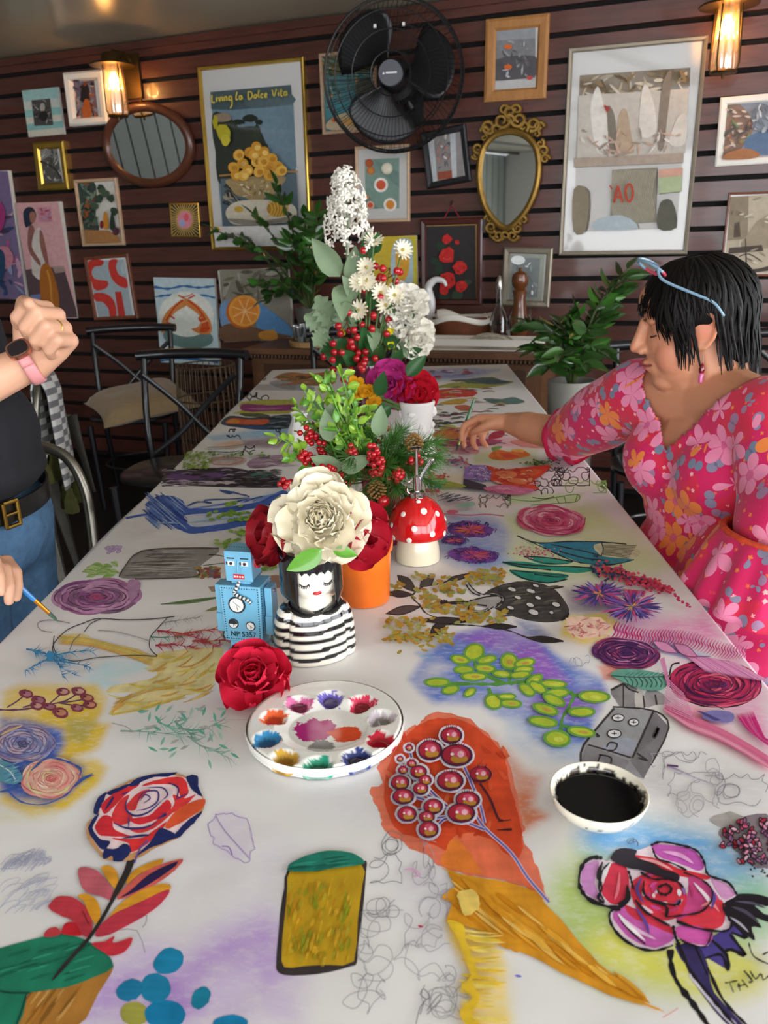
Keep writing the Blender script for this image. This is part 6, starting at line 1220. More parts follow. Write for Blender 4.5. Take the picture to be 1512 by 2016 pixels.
# ------------------------------------------------------------------ chairs
m_cblk = mat('black_metal','#15151a',.32,coat=.3);m_galv = mat('galvanised','#8a857a',.3,metal=.9,noise=(18,.2))
def cross_chair(label):
    t = thing('cross_back_chair',(0,0,0),label,'chair','black cross-back chairs')
    def B(mb,n,m=m_cblk): return mb.build(n,m,t,world=False)
    s_ = MB();s_.lathe([(0,.445),(.2,.445),(.212,.45),(.212,.462),(.2,.468),(0,.468)],32,sx=1,sy=.98,capb=False,fn=lambda q,a: (q.x*(1+.06*abs(math.sin(2*a))),q.y*(1+.06*abs(math.sin(2*a))),q.z));B(s_,'seat')
    for sx in (-1,1):
        B(MB().tube(spline([(sx*.17,.18,0),(sx*.185,.185,.44),],1),[.012,.016],10),'leg')
        B(MB().tube(spline([(sx*.18,-.25,0),(sx*.19,-.19,.45),(sx*.2,-.205,.65),(sx*.205,-.255,.865)],6),.014,10),'leg')
        B(MB().tube(spline([(sx*.195,-.2,.80),(sx*.06,-.215,.68),(-sx*.06,-.205,.56),(-sx*.185,-.19,.47)],5),.011,6,flat=.35,ref=Vector((0,1,0))),'cross_brace')
    B(MB().tube(spline([(-.235,-.252,.87),(-.1,-.275,.875),(.1,-.275,.875),(.235,-.252,.87)],6),.021,12),'back_rail')
    ring = MB().tube([(.165*math.cos(a),.175*math.sin(a)-.01,.2) for a in np.linspace(0,2*PI,33)[:-1]],.008,8,closed=True);B(ring,'stretcher')
    return t
ch = cross_chair('black metal cross-back chair drawn up to the left side of the table')
def put(o,x,y,rz): o.location = (x,y,0);o.rotation_euler = (0,0,rz)
put(ch,-.905,3.06,PI-.12)
def another(src,label,x,y,rz,group=None):
    c_ = copy_tree(src);c_['label'] = label
    if group: c_['group'] = group
    put(c_,x,y,rz);return c_
another(ch,'black metal cross-back chair with a beige cushion on its seat',-1.45,4.2,PI+.15)
another(ch,'black cross-back chair between the far table end and the sideboard',-.25,3.74,PI)
another(ch,'black cross-back chair standing by the floor planter',.98,2.98,PI-.2)
another(ch,'black cross-back chair that the woman in pink sits on',.86,1.78,PI/2+.25)
another(ch,'black cross-back chair against the wall behind the seated woman',1.62,3.25,PI-.3)
def metal_chair(label):
    t = thing('metal_chair',(0,0,0),label,'chair','galvanised metal chairs')
    def B(mb,n): return mb.build(n,m_galv,t,world=False)
    s_ = MB();s_.grid(lambda a,b_: Vector(((a-.5)*(.35+.02*b_),(b_-.5)*.36,.45-.012*math.sin(a*PI)*math.sin(b_*PI))),10,10);o = B(s_,'seat');o.modifiers.new('t','SOLIDIFY').thickness = .02
    for sx in (-1,1):
        for sy in (-1,1):
            l = MB();P = [Vector((sx*.165,sy*.17,.445)),Vector((sx*.18,sy*.185,.3)),Vector((sx*.205,sy*.22,0))]
            l.tube(P,[.045,.028,.012],8,flat=.55);B(l,'leg')
    hp = spline([(-.17,-.17,.44),(-.178,-.19,.62),(-.17,-.21,.76),(-.12,-.225,.845),(0,-.23,.865),(.12,-.225,.845),(.17,-.21,.76),(.178,-.19,.62),(.17,-.17,.44)],6)
    B(MB().tube(hp,.0125,10),'back_hoop')
    sp = MB();sp.grid(lambda a,b_: Vector(((a-.5)*.09,-.175-.055*b_+.004*math.cos(a*6),.44+.42*b_)),4,8);o = B(sp,'back_splat');o.modifiers.new('t','SOLIDIFY').thickness = .004
    return t
mc = metal_chair('galvanised metal chair tucked between the standing painter and the table')
put(mc,-.915,1.60,PI+.12)
another(mc,'galvanised metal chair behind the beige cushion chair',-2.02,4.15,-PI/2-.2)
mt = another(mc,'galvanised metal chair with a striped throw over its back',-1.56,2.9,PI/2+.3)
# beige cushion
c = onz(300,770,.47);mb = MB()
def pil(u_,v_,s_):
    x,y = u_*2-1,v_*2-1;k = (max(0,(1-x**4))*max(0,(1-y**4)))**.5;e = 1-.12*(1-abs(x)**2)*abs(y)**3-.12*(1-abs(y)**2)*abs(x)**3
    return Vector((x*.25*e,y*.23*e,.085*k*s_+.012*pnoise(Vector((x*2,y*2,s_)))*k))
mb.grid(lambda a,b_: pil(a,b_,1),18,18);mb.grid(lambda a,b_: pil(1-a,b_,-.3),18,18)
o = mb.build('cushion',mat('linen_beige','#a08866',.9,sheen=.3,noise=(40,.12)),None,world=False);o.location = (-1.38,4.15,.515);o.rotation_euler = (.12,-.1,.55);tag(o,'beige linen cushion lying on a black chair seat','cushion')
# striped throw with tassels over the chair back
def stripe_mat():
    m = mat('striped_throw','#ffffff',.9,sheen=.2);nt = m.node_tree;tc = nt.nodes.new('ShaderNodeTexCoord');wv = nt.nodes.new('ShaderNodeTexWave');wv.inputs['Scale'].default_value = 7;wv.bands_direction = 'Z'
    nt.links.new(tc.outputs['Object'],wv.inputs['Vector']);r = nt.nodes.new('ShaderNodeValToRGB');r.color_ramp.interpolation = 'CONSTANT';r.color_ramp.elements[0].color = (*rgb('#77777a'),1);r.color_ramp.elements[1].position = .5;r.color_ramp.elements[1].color = (*rgb('#d6d4d0'),1)
    nt.links.new(wv.outputs['Color'],r.inputs[0]);nt.links.new(r.outputs[0],nt.nodes['Principled BSDF'].inputs['Base Color']);return m
mw = Matrix.LocRotScale(mt.location,mt.rotation_euler,None)
t = thing('striped_throw',mw @ Vector((0,-.24,.5)),'grey and white striped throw with olive tassels over a metal chair','throw')
def thr(a,b_):
    x = (a-.5)*.3;s_ = (b_-.42)*.75
    y = -.232-(.03 if s_ > 0 else -.02)*min(1,abs(s_)*14)+.012*math.sin(a*14+b_*3);z = .885-abs(s_)+.01*math.sin(a*9)
    return mw @ Vector((x,y,z))
mb = MB();mb.grid(thr,16,30);o = mb.build('cloth',stripe_mat(),t);o.modifiers.new('t','SOLIDIFY').thickness = .006
for k in range(4):
    for e in (0,1):
        p_ = thr(.08+.28*k,e);ts = MB();ts.lathe([(.006,.0),(.012,-.01),(.01,-.02),(.02,-.05),(.024,-.09),(.02,-.1),(0,-.1)],10,p_,fn=lambda q,a: (q.x*(1+.2*math.cos(5*a)),q.y*(1+.2*math.sin(4*a)),q.z));ts.build('tassel',mat('olive_wool','#4a4a22',.95,noise=(80,.4)),t)
# wire basket behind the chairs
c = Vector((-.98,3.95,0));wk = MB();t = thing('wire_stand',c,'tall rusty wire basket standing left of the sideboard','basket');m_wb = mat('rusty_wire','#6a5a48',.5,metal=.7,noise=(20,.3))
for z_,r in ((.02,.13),(.3,.145),(.58,.15),(.74,.14)): wk.tube([c+Vector((r*math.cos(a),r*math.sin(a),z_)) for a in np.linspace(0,2*PI,33)[:-1]],.004,6,closed=True)
for k in range(30): a = 2*PI*k/30;wk.tube([c+Vector((r*math.cos(a),r*math.sin(a),z_)) for z_,r in ((0,.13),(.3,.145),(.58,.15),(.74,.14))],.0025,5)
wk.build('wire_cage',m_wb,t)['kind'] = 'stuff'
# ------------------------------------------------------------------ things on the table
def tp(px,py): p = onz(px,py,TZ+.0012);return Vector((p.x,p.y,TZ+.0012))
def toward(p): d = Vector((CAM.x-p.x,CAM.y-p.y,0));return math.atan2(d.x,-d.y)   # rz that turns local -y to the camera
m_glz = mat('glazed',vc=True,rough=.14,coat=.6)
def fbm(x,y,z=0): v = Vector((x,y,z));return pnoise(v)+.5*pnoise(v*2.1)
# --- paint palette
c = tp(641,1438);Rp = (onz(487,1440,TZ)-onz(793,1440,TZ)).length/2;zp = Zm(460,1320,3.024);PT = TZ+.016
wells = []
for x,y,c1,c2 in ((385,190,'#7c1848','#e070a8'),(578,158,'#4a3a78','#6f5fc0'),(765,188,'#8c0f2c','#d83258'),(880,278,'#8d8a8a','#c9bcc6'),(866,408,'#ab1028','#c31a34'),(732,512,'#191a4c','#2a3c80'),(500,562,'#0f6a50','#27a080'),(300,522,'#a87a1c','#d2a43a'),(198,408,'#1a6496','#2f86b8'),(236,275,'#c9421f','#e8622e')):
    p = onz(*one(zp,x,y),PT);wells.append((p.x-c.x,p.y-c.y,rgb(c1),rgb(c2)))
ctr = onz(*one(zp,560,318),PT)-c;mg = onz(*one(zp,480,325),PT)-c;og = onz(*one(zp,665,350),PT)-c;gg = onz(*one(zp,515,425),PT)-c;WR = .0165
def pal(r,a):
    x,y = r*math.cos(a),r*math.sin(a);z = .015;col = rgb('#eceae4')
    if r > Rp*.96: z -= (r-Rp*.96)**2*900
    e = math.hypot((x-ctr.x)/.062,(y-ctr.y)/.055)
    if e < 1: z -= .007*min(1,(1-e)*4)
    n = fbm(x*90,y*90,3)*.3+fbm(x*300,y*300)*.12
    for q,rr,cc in ((mg,.024,'#b52a7c'),(og,.017,'#dd4e26'),(gg,.014,'#8a8886')):
        d = math.hypot((x-q.x)/1.1,y-q.y)/rr
        if d < .95+n: col = vary(rgb(cc),.06)
    for wx,wy,c1,c2 in wells:
        d = math.hypot(x-wx,y-wy)/WR
        if d < 1: z -= .008*min(1,(1-d)*2.6)
        if d < .62+n*.25: col = c1
        elif d < .95+n*1.3: col = c2
    return Vector((c.x+x,c.y+y,TZ+.0012+max(z,0))),vary(col,.03)
mb = MB();vs = [];cl = [];fs = [];nr,na = 64,170
for i in range(nr+1):
    for j in range(na): v_,k_ = pal(max(1e-4,Rp*i/nr),2*PI*j/na);vs.append(v_);cl.append(k_)
for i in range(nr):
    for j in range(na): fs.append((i*na+j,i*na+(j+1) % na,(i+1)*na+(j+1) % na,(i+1)*na+j)[::-1])
mb.add(vs,[f_[::-1] for f_ in fs],cl);wc = rgb('#eceae4')
mb.lathe([(Rp,.0135),(Rp+.0015,.010),(Rp-.002,0),(Rp-.012,0)],na,c,wc,capb=False)
o = mb.build('paint_palette',m_glz,smooth=70);tag(o,'round white plastic paint palette with ten colour wells','palette')
# --- ink bowl
c = tp(1176,1602);Rb = (onz(1082,1565,TZ+.02)-onz(1272,1565,TZ+.02)).length/2;t = thing('ink_bowl',c,'cream dipping bowl full of black ink on the paper','bowl')
prof = [(.02,0),(Rb*.55,.0),(Rb*.8,.008),(Rb*.95,.018),(Rb,.026),(Rb*.985,.0275),(Rb*.95,.026),(Rb*.88,.021),(Rb*.8,.016),(0,.013)]
mb = MB();mb.lathe(spline(prof,3),120,c)
for i,(x,y,z) in enumerate(mb.v):
    r = math.hypot(x-c.x,y-c.y)/Rb;a = math.atan2(y-c.y,x-c.x);zz_ = z-c.z;n = fbm(math.cos(a)*4,math.sin(a)*4,r*9);n2 = fbm(math.cos(a)*14,math.sin(a)*14,r*22)
    col = rgb('#efe8d6')
    if zz_ > .014 and r < .985:
        if r < .90+.07*n: col = rgb('#4a4036')
        if r < .86+.06*n or n2 > .55: col = rgb('#15131a')
    elif zz_ > .02 and n2 > .62: col = rgb('#221d22')
    mb.c[i] = col
mb.build('bowl',m_glz,t,smooth=80)
MB().lathe([(0,.0195),(Rb*.83,.0195)][::-1],48,c,capb=False).build('ink',mat('black_ink','#06060c',.08),t)
# --- striped lady vase
c = tp(622,1287);rz = toward(c)+.18;t = thing('lady_vase',c,'ceramic vase of a girl in a black and white striped shirt with closed eyes','vase',rz=rz);t.scale = (.9,.9,.95);VW = rgb('#ece6d6');VB = rgb('#15151a')
key = [(z_*.89,a_,b_) for z_,a_,b_ in [(0,.056,.040),(.006,.059,.043),(.03,.0595,.044),(.06,.0575,.043),(.08,.053,.040),(.093,.044,.035),(.101,.032,.028),(.107,.024,.024),(.112,.024,.024),(.117,.031,.032),(.127,.0385,.038),(.142,.0425,.041),(.16,.043,.041),(.178,.042,.040),(.188,.040,.038)]]
prof = spline(key,9);mb = MB();n = 96;vs = [];cl = [];fs = []
for z,rx,ry in prof:
    for j in range(n):
        a = 2*PI*j/n;arm = 0
        if z < .087: arm = .004*math.exp(-((abs(math.cos(a))-.97)/.1)**2)-.0035*math.exp(-((abs(math.cos(a))-.80)/.05)**2)
        vs.append(Vector(((rx+arm)*math.cos(a),(ry+arm)*math.sin(a),z)))
        zz_ = z+.0018*math.sin(a*3+1)-.004*(1 if math.sin(a) > 0 else 0)*0;col = VW
        if .006 < zz_ < .086 and ((zz_-.010) % .0138) < .0066: col = VB
        cl.append(col)
for i in range(len(prof)-1):
    for j in range(n): fs.append((i*n+j,i*n+(j+1) % n,(i+1)*n+(j+1) % n,(i+1)*n+j))
fs.append(tuple(range(n-1,-1,-1)));mb.add(vs,fs,cl);mb.build('body',m_glz,t,world=False)
m_gblk = mat('glaze_black','#121216',.12,coat=.7)
hr = MB()
def hair(u_,v_):
    a = -PI/2+.62+(2*PI-1.24)*u_;z = .107+.062*v_;e = min(u_,1-u_);k = 1+.1*math.exp(-e*22)*(1-v_)
    zz_ = z-.012*math.exp(-e*16)*(1-v_);return Vector((.0475*k*math.cos(a),.0465*k*math.sin(a),zz_))
hr.grid(hair,48,12);hr.grid(lambda u_,v_: Vector(((.0465+.001*v_)*math.cos(-PI/2-.66+1.32*u_),(.0455)*math.sin(-PI/2-.66+1.32*u_),.170-.027*v_+(.0045*abs(math.sin(u_*6*PI)) if v_ > .9 else 0))),48,10)
o = hr.build('hair',m_gblk,t,world=False);so = o.modifiers.new('t','SOLIDIFY');so.thickness = .004;so.offset = -1
cg = MB()
for s_ in (-1,1): cg.tube([Vector(((.041-.010*(k/8)**2)*math.sin(s_*(.12+1.25*k/8)),-(.037-.006*(k/8)**2)*math.cos(.12+1.25*k/8),.0815+.009*(k/8)**1.5)) for k in range(9)],[.004,.0085,.0105,.011,.0108,.010,.009,.008,.006],10,flat=.5)
cg.build('collar',m_gblk,t,world=False).scale = (1.06,1.06,1)
def face(a,z,o_=.0008):
    i = min(range(len(prof)),key=lambda q: abs(prof[q][0]-z));_,rx,ry = prof[i];return Vector(((rx+o_)*math.sin(a),-(ry+o_)*math.cos(a),z))
ey = MB()
for s_ in (-1,1):
    P = [face(s_*.42+.17*k,.1286-.0032*(1-k*k)) for k in np.linspace(-1,1,9)];ey.tube(P,.0008,6)
    for k in np.linspace(-.9,.9,7): p_ = face(s_*.42+.17*k,.1286-.0032*(1-k*k));ey.tube([p_,face(s_*.42+.19*k,.1246-.0032*(1-k*k))],.0006,5)
ey.build('eyelashes',m_gblk,t,world=False)
lp = MB();lp.ell(face(.02,.1125,0),(.0068,.0022,.0026),14,8);lp.ell(face(-.05,.114,0),(.0034,.0022,.0018),10,6);lp.ell(face(.09,.114,0),(.0034,.0022,.0018),10,6);lp.build('lips',mat('lip_red','#b31c24',.2,coat=.5),t,world=False)
VASE_TOP = c+Vector((0,0,.157))
# --- tin robot
c = tp(494,1270);rz = toward(c)-.42;t = thing('tin_robot',c,'light blue tin toy robot standing on the paper beside the striped vase','toy',rz=rz);t.scale = (.94,)*3
m_tin = mat('tin_blue','#6fb0d0',.3,coat=.4,noise=(8,.06));m_tdk = mat('tin_dark','#1f2730',.4);m_twh = mat('tin_white','#e6e3de',.4);m_tred = mat('tin_red','#c4242c',.3,coat=.3);m_tst = mat('tin_steel','#9a9a98',.35,metal=.9)
def bev(mb,name,m,par=None,w_=.0012):
    o = mb.build(name,m,par or t,world=False,smooth=30);b_ = o.modifiers.new('b','BEVEL');b_.width = w_;b_.segments = 2;return o
BZ0,BZ1,BW,BD = .018,.108,.064,.046
body = bev(MB().add([(-BW/2*.94,-BD/2,BZ0),(BW/2*.94,-BD/2,BZ0),(BW/2*.94,BD/2,BZ0),(-BW/2*.94,BD/2,BZ0),(-BW/2,-BD/2,BZ1),(BW/2,-BD/2,BZ1),(BW/2,BD/2,BZ1),(-BW/2,BD/2,BZ1)],[(3,2,1,0),(4,5,6,7),(0,1,5,4),(1,2,6,5),(2,3,7,6),(3,0,4,7)]),'body',m_tin)
hd = bev(MB().box((0,-.002,.1375),(.042,.036,.047)),'head',m_tin);bev(MB().box((0,-.002,.1115),(.03,.028,.006)),'neck',m_tin)
HF = -.0202;BF = -BD/2-.0004
def disc(par,name,x,y,z,r,m,nrm=(0,-1,0),th=.0008,n=24):
    d = Vector(nrm);X,Y = frame_of(d);return MB().prism([Vector((x,y,z))+X*(r*math.cos(a))+Y*(r*math.sin(a)) for a in np.linspace(0,2*PI,n+1)[:-1]],d*th).build(name,m,par,smooth=False,world=False)
for s_ in (-1,1):
    bx_ = MB().box((s_*.0105,HF,.1425),(.0105,.001,.007)).build('eye',m_twh,hd,smooth=False,world=False);disc(hd,'pupil',s_*.0105,HF-.0006,.1425,.0024,m_tdk)
    MB().box((s_*.0105-.0065,HF,.1425),(.002,.0014,.0045)).build('eye_corner',m_tdk,hd,smooth=False,world=False);MB().box((s_*.0105,HF,.1505),(.012,.001,.0016)).build('brow',m_tdk,hd,smooth=False,world=False)
    disc(hd,'ear_knob',s_*.021,-.002,.139,.0085,m_tred,(s_,0,0),.005)
MB().add([(-.002,HF,.147),(.002,HF,.147),(.0045,HF,.1285),(-.0045,HF,.1285),(0,HF-.006,.129),(0,HF-.001,.147)],[(0,3,4,5),(1,5,4,2),(3,2,4)]).build('nose',m_tin,hd,smooth=False,world=False)
mo = MB().box((0,HF,.1222),(.017,.0012,.0075)).build('mouth',m_tred,hd,smooth=False,world=False);te = MB()
for k in range(4): te.box((-.006+.004*k,HF-.0008,.1222),(.0024,.0006,.0026))
te.build('teeth',m_twh,mo,smooth=False,world=False)
rv = MB()
for k in range(22):
    f_ = k/21
    for s_ in (-1,1): rv.ell((s_*(BW/2*(.94+.06*f_)-.004),BF,BZ0+.004+f_*(BZ1-BZ0-.008)),.0009,6,4);rv.ell((BW/2*(.94+.06*f_)+.0002,s_*(BD/2-.004),BZ0+.004+f_*(BZ1-BZ0-.008)),.0009,6,4)
for k in range(15): rv.ell((-.0275+k*.0039,BF,BZ0+.004),.0009,6,4);rv.ell((-.0275+k*.0039,BF,BZ1-.004),.0009,6,4)
for k in range(11):
    rv.ell((-.0185+k*.0037,HF+.018,.1612),.0008,6,4);rv.ell((.0212,HF+.004+k*.003,.1165),.0007,6,4);rv.ell((.0212,HF+.004+k*.003,.158),.0007,6,4)
rv.build('rivets',m_tdk,t,world=False)
for x,z,r in ((-.006,.078,.0135),(-.014,.047,.008),(.013,.045,.0075)):
    disc(body,'gauge_rim',x,BF,z,r,m_tdk);g_ = disc(body,'gauge',x,BF-.0008,z,r*.8,m_twh)
    hn = MB();hn.tube([(x-r*.4,BF-.0018,z+r*.4),(x+r*.45,BF-.0018,z-r*.25)],.0003,5);hn.tube([(x,BF-.0018,z),(x+r*.1,BF-.0018,z-r*.6)],.0003,5);hn.build('needle',m_tdk,g_,world=False)
MB().prism([Vector((-.014+.0065*math.cos(a),BF-.0016,.047+.0065*math.sin(a))) for a in np.linspace(0,PI,13)],(0,-.0005,0)).build('gauge_cover',m_tdk,body,smooth=False,world=False)
disc(body,'side_port',BW/2,-.004,.05,.0045,m_tdk,(1,0,0))
hs = spline([(0,-.02,.114),(-.003,-.026,.106),(-.006,-.0275,.099),(.002,-.0275,.093),(.013,-.0275,.089),(.017,-.0265,.083)],8);MB().tube(hs,.0026,8,[VB if (i//2) % 2 else rgb('#d8d8d4') for i in range(len(hs))]).build('hose',m_glz,t,world=False)
for s_ in (-1,1):
    x = s_*(BW/2+.007);ar = bev(MB().box((x,0,.078),(.011,.024,.05)),'arm',m_tin);bev(MB().box((x,-.004,.043),(.012,.022,.03)),'forearm',m_tin)
    cl_ = MB()
    for k in (-1,1): cl_.tube([(x,-.004,.029),(x,-.004+k*.008,.02),(x,-.004+k*.003,.012)],.002,6)
    cl_.build('claw',m_tst,t,world=False);disc(ar,'arm_bolt',x+s_*.0055,0,.095,.003,m_tst,(s_,0,0),.002)
    bev(MB().box((s_*.015,0,.0105),(.02,.034,.019)),'leg',m_tin);bev(MB().box((s_*.015,-.003,.002),(.024,.046,.004)),'foot',m_tin)
def text_mesh(txt,size):
    cu = bpy.data.curves.new('lettering','FONT');cu.body = txt;cu.size = size;cu.extrude = .0002;cu.align_x = 'CENTER';o = bpy.data.objects.new('tmp',cu);COL.objects.link(o)
    bpy.context.view_layer.update();me_ = bpy.data.meshes.new_from_object(o.evaluated_get(bpy.context.evaluated_depsgraph_get()));bpy.data.objects.remove(o);me_.materials.clear();return me_
me_ = text_mesh('NP 5357',.0115);me_.materials.append(m_tdk);inst('lettering',me_,body,Matrix.Translation((0,BF-.0003,.0265)) @ Matrix.Rotation(PI/2,4,'X'))
# --- orange bucket
c = tp(719,1178);t = thing('orange_bucket',c,'bright orange plastic pot behind the striped vase','pot');sp_ = (onz(675,1150,TZ)-onz(768,1150,TZ)).length/93
r0,r1,hh = 45*sp_,54*sp_,.1
MB().lathe([(0,.0),(r0,0),(r0+.001,.003),(r1-.003,hh-.015),(r1,hh-.014),(r1+.0012,hh-.001),(r1,hh),(r1-.003,hh-.001),(r1-.006,hh-.014),(r0-.003,.004),(0,.004)],48,c,capb=False).build('bucket',mat('orange_plastic','#e8701a',.3,coat=.2,sss=.1,noise=(30,.12)),t)
# --- mushroom soap dispenser
c = tp(823,1100);sp_ = (onz(780,1100,TZ)-onz(866,1100,TZ)).length/86;t = thing('mushroom_dispenser',c,'red and white spotted mushroom soap dispenser with a chrome pump','dispenser')
k_ = sp_;MB().lathe(spline([(0,0),(38*k_,0),(43*k_,4*k_),(42*k_,25*k_),(37*k_,48*k_),(33*k_,62*k_)],4),40,c,capb=False).build('stem',mat('mushroom_stem','#ece2c6',.18,coat=.5),t)
cp = [(30*k_,50*k_),(50*k_,51*k_),(56*k_,56*k_),(57.5*k_,66*k_),(54*k_,85*k_),(44*k_,106*k_),(30*k_,121*k_),(14*k_,129*k_),(0,131*k_)]
cap = MB().lathe(spline(cp,5),56,c,capb=False).build('cap',mat('mushroom_red','#cf1219',.1,coat=.8),t)
sp2 = spline(cp,20)
for a,f_,r in ((-1.57,.48,6),(-2.1,.62,5.5),(-2.55,.47,5),(-1.15,.66,6.5),(-.95,.4,6),(-.5,.6,6),(-1.75,.3,5.5),(-2.4,.28,5.5),(-.35,.33,5.5),(-1.35,.8,4.5),(-2.9,.35,5),(0,.5,5.5),(.8,.45,6),(1.6,.5,6),(2.4,.5,6),(1.2,.7,5),(3.0,.62,5)):
    r_,z_ = sp2[int(f_*len(sp2))];a -= .12;n_ = Vector((math.cos(a),math.sin(a),(z_/k_-60)/70)).normalized();X,Y = frame_of(n_)
    d_ = MB();d_.ell(c+Vector((r_*math.cos(a),r_*math.sin(a),z_)),(r*k_,r*k_,1.3*k_),14,6,R=Matrix((X,Y,n_)).transposed());d_.build('spot',mat('spot_white','#f0ebe4',.15,coat=.6),cap)
m_chr = mat('chrome','#d4d4d6',.08,metal=1);zt = 128*k_
MB().lathe([(15*k_,zt-3*k_),(16*k_,zt),(16*k_,zt+9*k_),(13*k_,zt+11*k_),(0,zt+12*k_)],28,c,fn=lambda q,a: (q.x*(1+.03*math.cos(20*a)),q.y*(1+.03*math.cos(20*a)),q.z)).build('collar',m_chr,t)
MB().lathe([(7*k_,zt+11*k_),(7*k_,zt+40*k_),(5*k_,zt+42*k_),(3*k_,zt+43*k_),(3*k_,zt+92*k_),(10*k_,zt+94*k_),(11*k_,zt+97*k_),(0,zt+98*k_)],20,c).build('pump',m_chr,t)
q = c+Vector((4*k_,0,zt));MB().tube([q+Vector((0,0,14*k_)),q+Vector((2*k_,0,34*k_)),q+Vector((10*k_,-2*k_,50*k_)),q+Vector((24*k_,-4*k_,72*k_))],[5*k_,4.5*k_,3.4*k_,4*k_],12).build('spout',m_chr,t);MB().ell(q+Vector((25*k_,-4*k_,73*k_)),5*k_,10,8).build('nozzle',m_chr,t)
MB().tube(spline([c+Vector((-8*k_,-4*k_,zt+36*k_)),c+Vector((-17*k_,-6*k_,zt+28*k_)),c+Vector((-19*k_,-6*k_,zt+14*k_)),c+Vector((-14*k_,-5*k_,zt+8*k_))],5),2*k_,8).build('lever',m_chr,t)
# ------------------------------------------------------------------ flowers
def petal_mesh(m,L,W,cup,ruf,seed,tip=.5,nu=9,nv=9):
    r_ = random.Random(seed);ph = r_.uniform(0,6);mb = MB()
    def f(a,b_):
        s_ = 2*b_-1;pr = (math.sin(PI*(.08+.92*a)*tip)/math.sin(PI*tip) if tip < .5 else math.sin(PI*(.07+.62*a)))**.7;pr = max(pr,.05)
        rnd = math.sqrt(max(0,1-(abs(s_)**2.6)*a**2))
        x = W/2*pr*s_;z = L*a*(.72+.28*rnd);y = -cup*L*.42*math.sin(PI*a*.92)+cup*W*.55*s_*s_*pr+ruf*L*a*a*math.sin(s_*7+ph+a*3)
        return Vector((x,y,z))
    mb.grid(f,nu,nv);return mb.mesh('petal',m,smooth=80)
def flower(name,loc,face_,R,m,label,cat='flower',rings=((4,.05,.45),(6,.35,.6),(8,.75,.8),(10,1.15,1),(9,1.45,1.08)),wid=.8,cup=.45,ruf=.05,group=None,stem=None,core=None,root=None,nm=3,jit=.15):
    loc = Vector(loc);fa = Vector(face_).normalized();X,Y = frame_of(fa)
    t = root or thing(name,loc-fa*R*.5,label,cat,group);off = loc-fa*R*.35-Vector(t.location)
    ms = [petal_mesh(m,R,R*wid,cup,ruf,k+len(name)*7) for k in range(nm)]
    for ri,(n,tilt,sc) in enumerate(rings):
        a0 = random.uniform(0,6)
        for k in range(n):
            a = a0+2*PI*k/n+random.uniform(-jit,jit);rad = X*math.cos(a)+Y*math.sin(a);tl = tilt+random.uniform(-.12,.12)*jit*6
            d = fa*math.cos(tl)+rad*math.sin(tl);nrm = (fa*math.sin(tl)-rad*math.cos(tl));xx = nrm.cross(d).normalized();s_ = sc*random.uniform(.92,1.06)
            b0 = off+rad*(R*.05*min(1,tilt+.15))-fa*(R*.03*ri)
            inst('petal',random.choice(ms),t,basis(b0,xx,nrm,d,(s_,)*3))
    if core: mb = MB();mb.ell(loc-fa*R*.15,R*.16,10,8);mb.build('core',core,t)
    if stem:
        P = [Vector(q) for q in spline([loc-fa*R*.35]+[Vector(s_) for s_ in stem],6)];MB().tube(P,.0032,6).build('stem',mat('flower_stem','#54703a',.6),t)
    return t
m_ivory = mat('ivory_petal','#f4ebd2',.6,noise=(15,.06));m_redp = mat('red_petal','#b0142a',.5,noise=(15,.2));m_rosep = mat('rose_petal','#d2203f',.5,noise=(12,.12));m_dkp = mat('crimson_petal','#8c0f1c',.5,noise=(15,.2));m_magp = mat('magenta_petal','#cf3c92',.5,noise=(14,.2));m_crimson = mat('scarlet_petal','#d01a30',.5,noise=(14,.15));m_yelp = mat('yellow_petal','#e2a81c',.5,noise=(14,.15));m_whp = mat('white_petal','#f0ece0',.55)
m_lf = mat('bright_leaf','#5f9a34',.35,coat=.3,noise=(20,.2));m_lf2 = mat('yellow_green_leaf','#8fb83c',.35,coat=.3,noise=(20,.15));m_sage = mat('sage_leaf','#7d9270',.6,noise=(18,.15));m_dlf = mat('dark_leaf','#2c5a2c',.4,noise=(18,.2))
V = VASE_TOP;Yv = V.y
def P3(px,py,Y): return aty(px,py,Y)
tocam = lambda p: (CAM-p).normalized()
p = P3(632,1018,Yv-.035);flower('white_peony',p,tocam(p)+Vector((0,0,.12)),.051,m_ivory,'huge ivory white peony blooming from the striped girl vase',rings=((7,.1,.5),(9,.3,.62),(10,.55,.74),(9,.85,.9),(8,1.15,1.1),(8,1.45,1.25)),wid=.95,cup=.42,ruf=.07,stem=[V-Vector((0,0,.03))],nm=5,jit=.3)
for x,y,m,lb,fx_ in ((528,1052,m_dkp,'dark red folded flower on the side of the white peony next to the robot',(-.6,-.5,.2)),(716,1058,m_redp,'crimson rounded flower on the side of the white peony next to the orange pot',(.55,-.8,.1))):
    p = P3(x,y,Yv+.0);flower('red_flower',p,fx_,.046,m,lb,rings=((3,.2,.7),(4,.7,.95),(4,1.1,1.1)),wid=1.15,cup=.5,ruf=.02,stem=[V-Vector((0,0,.02))])
lf = leaf_mesh('leaf',m_lf,.055,.03);
t = thing('vase_leaf',V,'bright green leaf hanging over the fringe of the girl vase','leaf');inst('leaf',lf,t,aim(P3(634,1080,Yv-.06)-V,P3(572,1120,Yv-.065)-P3(634,1078,Yv-.06),.4,(1,1,1),tocam(V)));inst('leaf',lf,t,aim(P3(655,1085,Yv-.05)-V,(.6,0,-.1),.4,(.6,)*3,tocam(V)))
